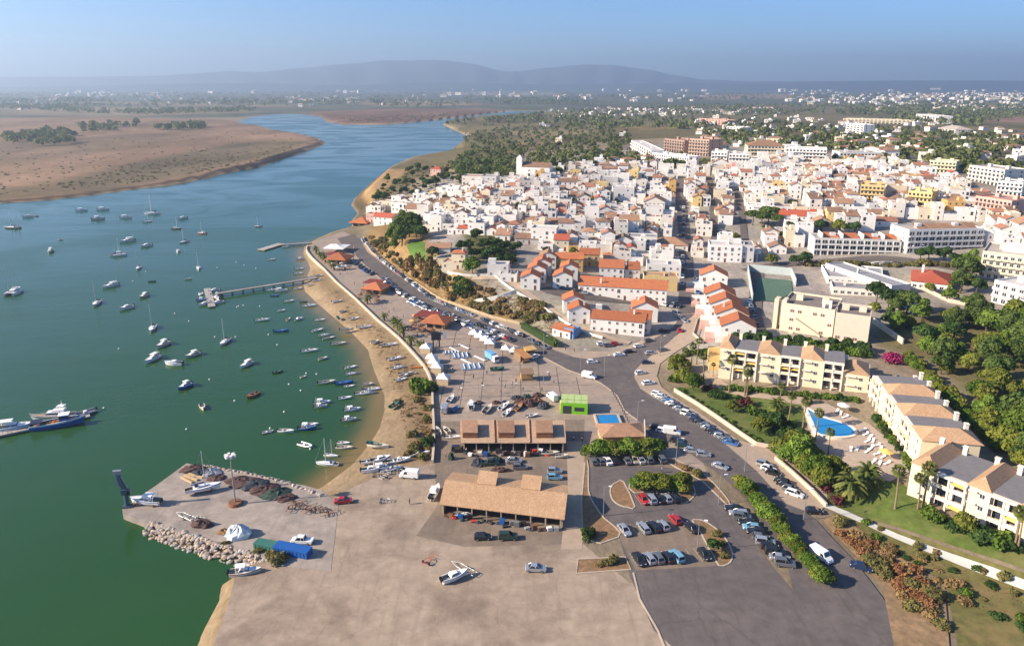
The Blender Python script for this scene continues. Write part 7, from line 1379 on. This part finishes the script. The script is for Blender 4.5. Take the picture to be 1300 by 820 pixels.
settlement('distant_houses', 'far white villages scattered over the plain', [(48,150,117,128,70,22),(165,215,118,128,30,22),(365,455,123.5,131,60,18),(380,400,133,136,4,16),(470,560,119,134,16,16),(690,760,120,128,10,26),(780,900,119,130,18,24),(700,870,138,150,60,12),(880,990,138,146,40,14),(1000,1110,117,133,80,20),(1110,1300,119,128,170,26),(1110,1300,129,142,90,16),(1280,1420,116,135,50,26),(215,330,126,134,14,16),(0,60,126,140,10,16),(560,690,112,124,24,40),(100,500,112,119,30,44),(750,1250,112,117,60,50)], 3)
settlement('hillside_villas', 'villas among the trees of the wooded hill', [(880,1060,148,196,55,11),(1060,1190,156,204,75,11),(640,800,160,200,6,9),(1190,1300,165,206,22,11),(760,850,206,214,6,9)], 5)
# water tower on the skyline
q = G(1226, 122); o = empty('water_tower', q, 0, 'white water tower on the right horizon', 'tower'); mb = MB(); mb.tube([(0, 0, -3), (0, 0, 30)], [11, 9], 10); mb.build('shaft', WHITE, o); mb = MB(); mb.tube([(0, 0, 30), (0, 0, 36), (0, 0, 44), (0, 0, 46)], [10, 19, 19, 12], 12); mb.build('tank', WHITE, o)
# ================================================================== resort apartments
RW = mat('resort_wall', (.72, .60, .41), var=.08); RWH = mat('resort_white', (.78, .68, .54), var=.06); RTER = mat('balcony_floor', (.46, .24, .13), var=.15); AWN = mat('yellow_awning', (.72, .48, .14), var=.08)
def wing(lab, pa, pb, d, secs, za=None):
    a, b = G(*pa), G(*pb); dd = Vector((b.x - a.x, b.y - a.y, 0)); L = dd.length; tot = sum(s[1] for s in secs); o = empty('apartment_wing', (a.x, a.y, max(min(a.z, b.z), 0) if za is None else za), math.atan2(dd.y, dd.x), lab, 'apartments'); x = 0; sh = 3.0
    for kind, ln, st in secs:
        w_ = ln * L / tot; cx = x + w_ / 2; h = st * sh
        if kind == 'B':
            q = MB(); q.box(cx, 1.9 + (d - 1.9) / 2, -4, h, w_, d - 1.9); q.build('wall', RWH, o); n = max(2, round(w_ / 4.6)); bw = w_ / n
            q = MB(); q.box(cx, d / 2 + .8, h, h + .25, w_ + .5, d - 1.2, bottom=True); r_ = q.build('flat_roof', SLATE, o); q = MB(); q.box(cx, .85, h - .35, h + .1, w_ + .3, 1.7, bottom=True); q.build('roof_beam', RWH, o)
            for k in range(n + 1): q = MB(); q.box(x + k * bw + (.2 if k == 0 else -.2 if k == n else 0), .2, -3, h - .35, .42, .5); q.build('pillar', RWH, o)
            for s in range(st):
                if s: q = MB(); q.box(cx, .95, s * sh - .25, s * sh, w_ - .1, 1.9, bottom=True); q.build('balcony_slab', RWH, o); q = MB(); q.box(cx, 1.0, s * sh, s * sh + .03, w_ - .4, 1.7); q.build('balcony_floor', RTER, o)
                for k in range(n):
                    fit('dark_opening', o, x + (k + .5) * bw, 1.9, s * sh + .1, bw * .55, 2.2, name='balcony_door')
                    if s: q = MB(); q.box(x + (k + .5) * bw, .2, s * sh, s * sh + .75, bw - .45, .12); q.build('balcony_rail', RWH if k % 2 else RW, o)
                    if rnd.random() < .22: q = MB(); q.add([(x + k * bw + .4, .1, s * sh + 1.7), (x + (k + 1) * bw - .4, .1, s * sh + 1.7), (x + (k + 1) * bw - .4, 1.8, s * sh + 2.6), (x + k * bw + .4, 1.8, s * sh + 2.6)], [(0, 1, 2, 3)]); q.build('awning', AWN, o)
        else:
            q = MB(); q.box(cx, .7 + (d - .7) / 2, -4, h, w_ - .02, d - .7); q.build('wall', RW, o); q = MB(); hip(q, w_ - .3, d - .9, h + .02, 2.3, .45, 0, cx, .7 + d / 2); q.build('hip_roof', TAN, o)
            for s in range(st): fit('window', o, cx + w_ * .2, .7, s * sh + .9, 1.2, 1.3); q = MB(); q.box(cx - w_ * .2, .3, s * sh + 2.2, s * sh + 2.4, w_ * .4, .9, bottom=True); q.build('sun_canopy', RWH, o)
        q = MB(); q.box(x + w_ * .12, d - 1.0, h - .2, h + 2.3, 1.0, .9); q.box(x + w_ * .12, d - 1.0, h + 2.3, h + 2.5, 1.25, 1.1); q.build('chimney', RWH, o)
        x += w_
    for s in range(3): fit('window', o, 0 if True else 0, d * .6, s * sh + 1, 1.2, 1.3, -math.pi / 2); fit('window', o, L, d * .5, s * sh + 1, 1.2, 1.3, math.pi / 2)
    return o
wing('upper resort wing with grey and tan roofs facing the garden', (911,482), (1101,500), 12.5, [('H', .7, 3), ('B', 1.2, 3), ('H', 1.1, 3), ('B', 1.0, 3), ('H', 1.05, 3), ('B', .95, 3), ('H', 1.2, 2)], 3.2)
wing('stepped resort wing running down beside the pine hedge', (1099,502), (1160,596), 14.5, [('H', .5, 2), ('B', .8, 3), ('H', .85, 3), ('B', .75, 3), ('H', .9, 3), ('B', .75, 3), ('H', .95, 3)], 3.0)
wing('lower resort wing with balconies above the lawn', (1149,630), (1318,698), 16, [('H', .9, 3), ('B', 1.3, 3), ('H', .8, 3), ('B', 1.1, 3), ('H', .8, 3)], 2.6)
q = G(907, 468); o = empty('stair_terrace', q, R(-8), 'small yellow stepped terrace at the left end of the upper wing', 'terrace')
for k in range(3): q = MB(); q.box(0, k * 2.2, -2, 2.2 + 2.2 * k, 4.2, 2.2); q.build('step_block', mat('terrace_yellow', (.66, .46, .20), var=.1), o)
# pool, loungers
pp = smooth_line([(1023,522),(1030,541),(1036,555),(1050,558),(1068,558),(1084,554),(1086,548),(1080,542),(1065,537),(1047,533),(1035,527)], 3, True); pw2 = [G(*p) for p in pp]; c0 = sum(pw2, Vector()) / len(pw2); zp = max(p.z for p in pw2) + .25; o = empty('swimming_pool', (0, 0, 0), 0, 'blue curved swimming pool of the resort', 'pool'); q = MB(); q.prism([(p.x, p.y) for p in pw2], zp - 1, zp); q.build('water', POOLW, o); q = MB(); strip(q, [(p.x, p.y) for p in pw2], .9, .12, zp, True, sink=1.2); q.build('rim', RWH, o)
li = []
for i, (px, py) in enumerate(((1094,548),(1098,553),(1104,557),(1108,562),(1112,567),(1100,562),(1106,570),(1118,572),(1112,578),(1120,582),(1062,524),(1067,527),(1072,531),(1100,575),(1088,572),(1080,573),(1125,590),(1108,588),(1116,591))):
    g = G(px, py); o = empty('sun_lounger', (g.x, g.y, g.z + .2), R(20 + 13 * i % 50), None, 'lounger'); q = MB(); q.box(0, 0, .28, .36, 1.9, .7, bottom=True); q.build('seat', CANVAS, o); q = MB(); q.loft([[(.9, -.35, .36), (.9, .35, .36)], [(1.35, -.35, .85), (1.35, .35, .85)]], closed=False, cap0=False, cap1=False); q.build('backrest', CANVAS, o)
    for s in (-.7, .7): q = MB(); q.box(s, 0, 0, .28, .08, .6); q.build('leg', METAL, o)
    li.append((o, 'white sun lounger on the pool terrace'))
MARKS.update({k: (G(*v).x, G(*v).y) for k, v in {'the round pool end': (1088,552), 'the straight pool edge': (1028,535), 'the orange parasol': (1124,583)}.items()}); name_all(li, ['the round pool end', 'the straight pool edge', 'the orange parasol'], 'loungers round the pool')
for px, py, m, nm in ((1124,583,AWN,'orange'), (1070,523,CANVAS,'white')):
    g = G(px, py); o = empty('parasol', (g.x, g.y, g.z + .2), 0, f'{nm} parasol on the pool terrace among loungers', 'parasol'); q = MB(); q.tube([(0, 0, 0), (0, 0, 2.6)], .06, 5); q.build('pole', WOOD, o); q = MB(); q.loft([[(math.cos(k * .7854) * s, math.sin(k * .7854) * s, z) for k in range(8)] for s, z in ((1.9, 2.1), (1.85, 2.2), (.05, 2.9))]); q.build('canopy', m, o)
# ================================================================== vegetation
r5 = random.Random(5); used = set()
PROTO = {'broad': [tree('round_tree', 9, 7, 15, 2400, LEAF, r5, .33), tree('round_tree', 9, 7.6, 13, 2200, LEAF, r5, .35), tree('round_tree', 8.5, 7, 12, 2100, YGREEN, r5, .34)], 'dark': [tree('dark_tree', 8, 8, 10, 1000, DARKL, r5, .45), tree('dark_tree', 8, 9, 9, 1000, DARKL, r5, .45)], 'pine': [tree('pine_tree', 9, 10, 15, 2000, PINEL, r5, .34, .25), tree('pine_tree', 9, 11.5, 13, 2000, PINEL, r5, .34, .2), tree('pine_tree', 8, 9, 12, 1800, LEAF, r5, .34, .2)], 'umbrella': [tree('stone_pine', 15, 14, 13, 1900, PINEL, r5, .6, umbrella=True)],
         'yellow': [tree('light_green_tree', 7, 6.5, 9, 1000, YGREEN, r5, .38)], 'bush': [bush('green_bush', 4, 3.4, 2.2, 500, LEAF, r5, .26), bush('green_bush', 4, 4, 2.0, 500, DARKL, r5, .26)], 'scrub': [bush('scrub_bush', 5, 4, 2.4, 450, OLIVE, r5, .32), bush('scrub_bush', 4, 4, 1.9, 400, OLIVE, r5, .3)], 'dry': [bush('dry_bush', 4.5, 4, 1.8, 420, DRY, r5, .3), bush('dry_bush', 4, 3, 1.4, 380, DRY, r5, .3)], 'rust': [bush('rusty_bush', 4, 3.6, 1.7, 480, RUST, r5, .24)],
         'cane': [bush('cane_clump', 3.6, 3.2, 6.5, 600, OLIVE, r5, .34), bush('cane_clump', 3.4, 3, 5.8, 600, DRY, r5, .34)], 'magenta': [bush('bougainvillea', 5, 4, 4.0, 600, MAG, r5, .24)], 'purple': [bush('red_leaved_bush', 4.5, 4, 3.2, 550, PURP, r5, .24)], 'fan': [palm('fan_palm', 10, 26, 1.9, 'fan', r5), palm('fan_palm', 11, 26, 2.0, 'fan', r5)], 'date': [palm('date_palm', 4.2, 38, 4.6, 'date', r5), palm('date_palm', 4.5, 38, 4.4, 'date', r5)], 'small_palm': [palm('young_palm', 2.6, 22, 2.4, 'date', r5)]}
LOOK = {'broad': 'round bright green broadleaf tree', 'dark': 'dark green leafy tree', 'pine': 'rounded green pine tree', 'umbrella': 'tall dense stone pine', 'yellow': 'light yellow-green tree', 'bush': 'green garden bush', 'scrub': 'olive green scrub bush', 'dry': 'dry straw-coloured bush', 'rust': 'rusty brown dry bush', 'cane': 'tall clump of yellowish canes', 'magenta': 'magenta bougainvillea bush', 'purple': 'dark red leaved bush', 'fan': 'tall slim fan palm', 'date': 'stout date palm with arching fronds', 'small_palm': 'small young palm'}
plants = []
def plant(kind, px, py, s=1.0, xy=None, hs=1.0):
    g = G(px, py) if xy is None else Vector((xy[0], xy[1], H(*xy))); i = r5.randrange(len(PROTO[kind])); src = PROTO[kind][i]; sc = s * r5.uniform(.88, 1.14)
    if (kind, i) in used: o = clone(src, g, r5.uniform(0, 6.28), (sc, sc * r5.uniform(.9, 1.1), sc * hs * r5.uniform(.9, 1.1)))
    else: used.add((kind, i)); o = src; o.location = g; o.scale = (sc, sc, sc * hs)
    o['category'] = 'palm' if 'palm' in LOOK[kind] else 'tree' if 'tree' in LOOK[kind] or 'pine' in LOOK[kind] else 'bush'; plants.append((o, LOOK[kind])); return o
def row(kind, p0, p1, n, s=1.0, hs=1.0):
    for i in range(n): t = (i + .5) / n; plant(kind, p0[0] + (p1[0] - p0[0]) * t + r5.uniform(-1.5, 1.5), p0[1] + (p1[1] - p0[1]) * t + r5.uniform(-1, 1), s * r5.uniform(.78, 1.2), None, hs)
def scatter(kinds, poly, n, s0, s1):
    xs = [p[0] for p in poly]; ys = [p[1] for p in poly]; k = 0
    while k < n:
        px, py = r5.uniform(min(xs), max(xs)), r5.uniform(min(ys), max(ys))
        if inside(poly, [px], [py])[0]: plant(r5.choice(kinds), px, py, r5.uniform(s0, s1)); k += 1
row('broad', (744,580), (842,577), 8, .74, .8); row('broad', (805,622), (870,620), 6, .74, .8); row('broad', (940,617), (1046,745), 27, .54, .85); row('broad', (990,577), (1046,622), 7, .8); row('broad', (1003,574), (1060,612), 6, .85)
for px, py, s in ((860,474,.9),(880,496,.9),(868,486,.8)): plant('broad', px, py, s)
for k, px, py, s in [('purple',946,517,1.2),('purple',1046,622,.9),('purple',1062,640,.9),('purple',899,497,.8),('magenta',1134,462,1.3),('magenta',1128,458,.9),('bush',912,505,1.1),('bush',905,502,1.0),('bush',856,484,1.0),('scrub',1066,632,.7),('yellow',930,524,.7),('yellow',963,550,.8),('dark',985,545,.8),('bush',975,540,1.2),('bush',993,552,1.3),('bush',1005,560,1.0),('bush',940,509,1.0),('bush',1000,545,1.2),('dark',1015,565,.7),('bush',1030,585,1.4),('bush',970,530,1.1),('bush',955,526,1.0),
    ('bush',1182,658,1.3),('bush',1190,662,1.0),('yellow',1222,676,.7),('bush',1215,672,1.0),('bush',1243,682,1.5),('bush',1252,686,1.3),('bush',1270,692,1.3),('bush',1280,697,1.1),('bush',538,497,2.0),('bush',532,492,1.5),('bush',543,566,1.2),('scrub',545,520,.9),('bush',746,682,1.0),('dark',905,700,.45),('scrub',915,692,.7),('scrub',910,680,.6),('scrub',920,706,.6),('dry',760,718,.6),('scrub',778,714,.6),('scrub',768,716,.6),('scrub',885,604,.8),('dry',870,596,.7),('scrub',345,706,.8),('scrub',352,713,1.1),('scrub',330,700,.6),('scrub',287,692,.5),('bush',508,375,.5),
    ('broad',600,348,1.2),('dark',605,306,1.0),('dark',615,318,.9),('dark',640,320,.9),('dark',655,322,.9),('dark',648,338,.8),('dark',586,322,.9),('dark',597,318,.7),('dark',632,338,.7),('dark',550,330,.9),('broad',557,318,.6),('pine',505,300,1.5),('pine',519,301,1.6),('pine',512,292,1.5),('pine',528,302,1.4),('pine',499,308,1.1),('pine',510,312,1.2),('pine',524,296,1.5),('dark',533,306,1.3),('pine',500,316,.8),('umbrella',955,286,.75),('umbrella',967,288,.8),('umbrella',975,284,.8),('umbrella',985,289,.6),('dark',1002,293,1.0),('dark',1042,296,1.1),('yellow',1065,297,1.3),('dark',1085,297,1.0),('dark',990,306,.9),('yellow',978,337,1.0),('dark',1010,338,1.0),('dark',1022,338,1.0),
    ('dark',1112,385,1.0),('broad',1110,396,.7),('dark',1128,392,1.0),('pine',1150,398,1.1),('pine',1135,402,.9),('dark',1143,388,.9),('yellow',1180,372,.8),('pine',1205,383,.8),('pine',1218,372,1.0),('pine',1225,358,1.3),('pine',1232,345,1.2),('dark',1215,340,1.0),('dark',1198,332,.9),('dark',1178,332,.9),('dark',1238,374,1.1),('dark',1168,332,.9),('bush',1000,438,1.3)]: plant(k, px, py, s)
row('dark', (930,435), (1105,447), 20, .55); row('bush', (935,440), (1100,452), 22, 1.5); row('broad', (1148,455), (1266,575), 30, .42); row('yellow', (1152,452), (1268,570), 22, .5); row('scrub', (1020,338), (1240,338), 18, 1.2); row('bush', (862,494), (985,575), 20, .45); row('bush', (918,494), (1092,510), 24, .8); row('bush', (1112,530), (1165,605), 10, .8); row('bush', (866,452), (905,448), 7, .9); row('dark', (1250,420), (1310,430), 6, 1.1)
scatter(['pine','pine','pine','yellow','broad'], [(1168,440),(1230,420),(1310,440),(1310,620),(1285,590),(1215,505)], 20, .75, 1.2); scatter(['yellow','broad','yellow','scrub'], [(1180,445),(1230,430),(1310,450),(1310,620),(1285,590),(1225,510)], 30, .6, 1.15); scatter(['pine','scrub','dark','yellow'], [(1120,408),(1165,392),(1230,410),(1250,440),(1175,450)], 20, .7, 1.2); scatter(['dark','broad','pine'], [(1225,395),(1310,412),(1310,440),(1240,420)], 12, .8, 1.2)
scatter(['rust','rust','rust','dry','scrub'], [(1056,664),(1080,668),(1120,694),(1160,722),(1195,760),(1200,800),(1150,770),(1095,715)], 60, .5, .95); scatter(['scrub','bush','dry'], [(1075,655),(1120,672),(1180,700),(1300,745),(1300,800),(1210,760),(1130,700)], 34, .35, .7)
scatter(['scrub','dry','dry','scrub'], [(466,312),(482,308),(500,330),(535,345),(575,355),(640,378),(655,405),(620,400),(560,377),(515,347),(476,320)], 70, .7, 1.25); scatter(['dark','dark','bush','scrub'], [(588,300),(652,303),(655,336),(600,330)], 26, .5, .9); scatter(['cane'], [(500,330),(530,335),(560,345),(562,368),(540,366),(512,345)], 34, .8, 1.2); scatter(['scrub','dry'], [(655,375),(690,392),(705,405),(690,414),(660,410)], 22, .8, 1.3); scatter(['dark','broad'], [(566,366),(600,366),(612,376),(580,380)], 7, .6, .9); scatter(['scrub','dry','scrub'], [(470,302),(490,304),(505,325),(480,318)], 12, .8, 1.3)
scatter(['dark','scrub','pine','scrub','scrub'], [(470,262),(490,232),(520,215),(560,210),(640,205),(655,222),(590,238),(540,245),(500,262)], 190, .5, .9); scatter(['dry','scrub'], [(545,530),(520,545),(515,590),(548,585)], 12, .5, 1.0); scatter(['dry','scrub'], [(500,505),(540,500),(546,525),(515,530)], 8, .3, .6)
for x, y in spots[:45]: plant(r5.choice(('dark', 'dark', 'scrub', 'yellow')), 0, 0, r5.uniform(.5, .85), (x, y))
for px, py, s in ((925,499,1.05),(945,503,1.05),(948,503,.95),(868,472,.95),(877,470,.8),(893,484,.85),(884,462,.8),(989,518,.75),(1001,536,.8),(1018,550,1.0),(1035,561,1.0),(1051,579,.8),(1136,647,1.1),(1165,647,.85),(1171,645,1.1),(1287,700,1.05),(1291,702,.95),(905,479,.5)): plant('fan', px, py, s)
for px, py, s in ((1081,634,1.15),(1098,616,1.05),(986,524,.8)): plant('date', px, py, s)
for px, py in ((466,386),(488,407),(504,419),(500,416),(522,438),(532,444),(512,428),(402,323),(407,328),(413,333),(419,338),(424,343)): plant('small_palm', px, py, 1.2)
VM = {'the resort pool': (1050,545), 'the upper wing': (1000,485), 'the lower wing': (1230,680), 'the stepped wing': (1125,545), 'the car park': (840,640), 'the lower coast road': (1060,700), 'the white footpath': (1150,695), 'the corner wall': (1010,605), 'the junction': (790,475), 'the cream hall': (1040,425), 'the school roofs': (1090,360), 'the red nursery': (1180,370), 'the right pinewood': (1260,500), 'the lane wall': (1235,430), 'the cliff lawn': (530,320), 'the cliff ramp': (625,385), 'the gable row': (690,350), 'the path wall': (690,400), 'the promenade bend': (410,325), 'the nearest restaurant': (550,412), 'the river hill': (520,240), 'the river bend': (500,226), 'the pink villa': (553,220), 'the hill blocks': (605,236), 'the river cliff': (474,252), 'the upper hill': (600,214), 'the dark hall roof': (850,316), 'the church': (670,222), 'the avenue': (1110,338), 'the sea wall': (545,520), 'the quay': (310,690), 'the hedge end': (1030,720), 'the dry bank': (1130,720), 'the palm corner': (878,478), 'the upper garden': (950,520), 'the far right houses': (1290,400), 'the cliff foot': (520,355)}
for k, v in VM.items(): g = G(*v); MARKS[k] = (g.x, g.y)
name_all(plants, list(VM), 'trees and bushes about the town')
# clipped hedge beside the road
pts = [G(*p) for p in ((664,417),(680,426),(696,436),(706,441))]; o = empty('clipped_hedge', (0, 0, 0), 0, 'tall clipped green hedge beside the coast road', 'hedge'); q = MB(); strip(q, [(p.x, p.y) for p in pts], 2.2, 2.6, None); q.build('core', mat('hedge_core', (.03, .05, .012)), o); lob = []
for i in range(40): p = pts[0].lerp(pts[3], i / 39.); lob += [(p.x, p.y, p.z + z, .9, .9, .75) for z in (.8, 2.1)]
q, t = clumps(lob, 2600, .22, 9); put('foliage', leaf_mesh('foliage', q, t, LEAF), o)
# far woods: too many to count, one mass each
def woods(name, lab, areas, seed, leaf=WOODL):
    r_ = random.Random(seed); Q = []; T = []
    for poly, n, w_, nq in areas:
        xs = [p[0] for p in poly]; ys = [p[1] for p in poly]; k = 0; tries = 0; lob = []
        while k < n and tries < n * 30:
            tries += 1; px, py = r_.uniform(min(xs), max(xs)), r_.uniform(min(ys), max(ys))
            if not inside(poly, [px], [py])[0]: continue
            g = G(px, py); s = w_ * r_.uniform(.6, 1.3)
            if any((g.x - a) ** 2 + (g.y - b) ** 2 < (c + s * .6) ** 2 for a, b, c in NEARB) or inside(WATER, [g.x], [g.y])[0]: k += .3; continue
            if s > 9 and math.sin(g.x * .0042 + 1.7 * math.sin(g.y * .0023)) * math.sin(g.y * .0051 + 1.3 * math.sin(g.x * .0031)) < r_.uniform(-.35, .25): continue
            lob.append((g.x, g.y, g.z + s * .42, s * .5, s * .5, s * .45)); k += 1
        if lob: q, t = clumps(lob, int(len(lob) * nq), w_ * .17, seed); Q.append(q); T.append(t)
    put(name, leaf_mesh(name, np.concatenate(Q), np.concatenate(T), leaf)); tag(C.objects[-1], lab, kind='stuff')
NEARB = [(t[0], t[1], t[2] * .6) for t in TAKEN if t[1] > 600]
woods('hillside_woods', 'dark scrubby woods on the hill behind the town', [([(575,205),(600,190),(585,172),(640,160),(720,160),(800,168),(800,205),(745,208),(680,212),(640,228),(600,232),(570,215)], 760, 5.6, 34), ([(880,160),(960,150),(1060,165),(1200,165),(1300,178),(1300,192),(1200,210),(1150,202),(1060,196),(1000,192),(930,188),(900,180)], 640, 9, 36), ([(1180,206),(1300,208),(1300,250),(1240,225)], 90, 8, 36), ([(640,222),(800,208),(870,214),(745,216),(680,226)], 60, 7, 40), ([(790,206),(870,214),(905,208),(880,200),(820,196)], 30, 6, 40), ([(1060,200),(1130,205),(1175,216),(1150,222),(1060,212)], 60, 8, 36)], 4)
woods('plain_woods', 'bluish woods spread over the plain', [([(560,158),(700,143),(900,138),(1000,150),(880,165),(640,165)], 420, 12, 20), ([(700,140),(1300,128),(1300,165),(1000,150),(900,140)], 1100, 15, 14), ([(0,176),(60,166),(100,172),(95,184),(20,187)], 90, 13, 22), ([(90,162),(170,154),(185,162),(110,170)], 40, 14, 22), ([(196,162),(260,159),(262,165),(200,167)], 60, 13, 22), ([(0,134),(300,136),(330,142),(200,146),(0,144)], 520, 15, 12), ([(0,116),(1300,114),(1300,127),(600,132),(330,136),(0,132)], 1900, 21, 9), ([(470,126),(760,126),(760,135),(480,138)], 300, 15, 12)], 8)
# dry grass tufts as ground cover on the beach and bank
def tufts(name, lab, areas, seed, leaf, size=.16):
    lob = []; r_ = random.Random(seed)
    for poly, n, s in areas:
        xs = [p[0] for p in poly]; ys = [p[1] for p in poly]; k = 0
        while k < n:
            px, py = r_.uniform(min(xs), max(xs)), r_.uniform(min(ys), max(ys))
            if inside(poly, [px], [py])[0]: g = G(px, py); k += 1; e = s * r_.uniform(.5, 1.4); lob.append((g.x, g.y, g.z + .05, e, e * .8, e * .35))
    q, t = clumps(lob, len(lob) * 9, size, seed, .4); put(name, leaf_mesh(name, q, t, leaf)); tag(C.objects[-1], lab, kind='stuff')
tufts('dry_grass', 'dry grass tufts on the upper beach and slopes', [([(405,345),(440,378),(480,415),(520,452),(545,500),(547,585),(520,580),(510,530),(490,470),(455,415),(420,372)], 420, .6), ([(466,312),(500,330),(575,355),(655,380),(655,408),(560,377)], 420, .9), ([(1056,664),(1120,694),(1200,760),(1150,770),(1095,715)], 520, .7), ([(1085,665),(1180,705),(1300,750),(1300,800),(1210,760)], 350, .45), ([(600,345),(690,392),(760,432),(700,425),(660,405)], 250, .8)], 2, DRY)
tufts('marsh_scrub', 'low brown and olive scrub patches on the marsh island', [([(0,190),(200,172),(330,165),(402,178),(330,206),(200,230),(0,250)], 260, 1.6), ([(430,150),(600,142),(560,150),(450,156)], 250, 3.0), ([(60,236),(250,195),(400,182),(330,205),(150,236)], 260, 1.6)], 6, OLIVE, .9)
for L_ in list(PROTO.values()):
    for o in L_:
        if 'label' not in o.keys():
            for c in list(o.children): bpy.data.objects.remove(c)
            bpy.data.objects.remove(o)
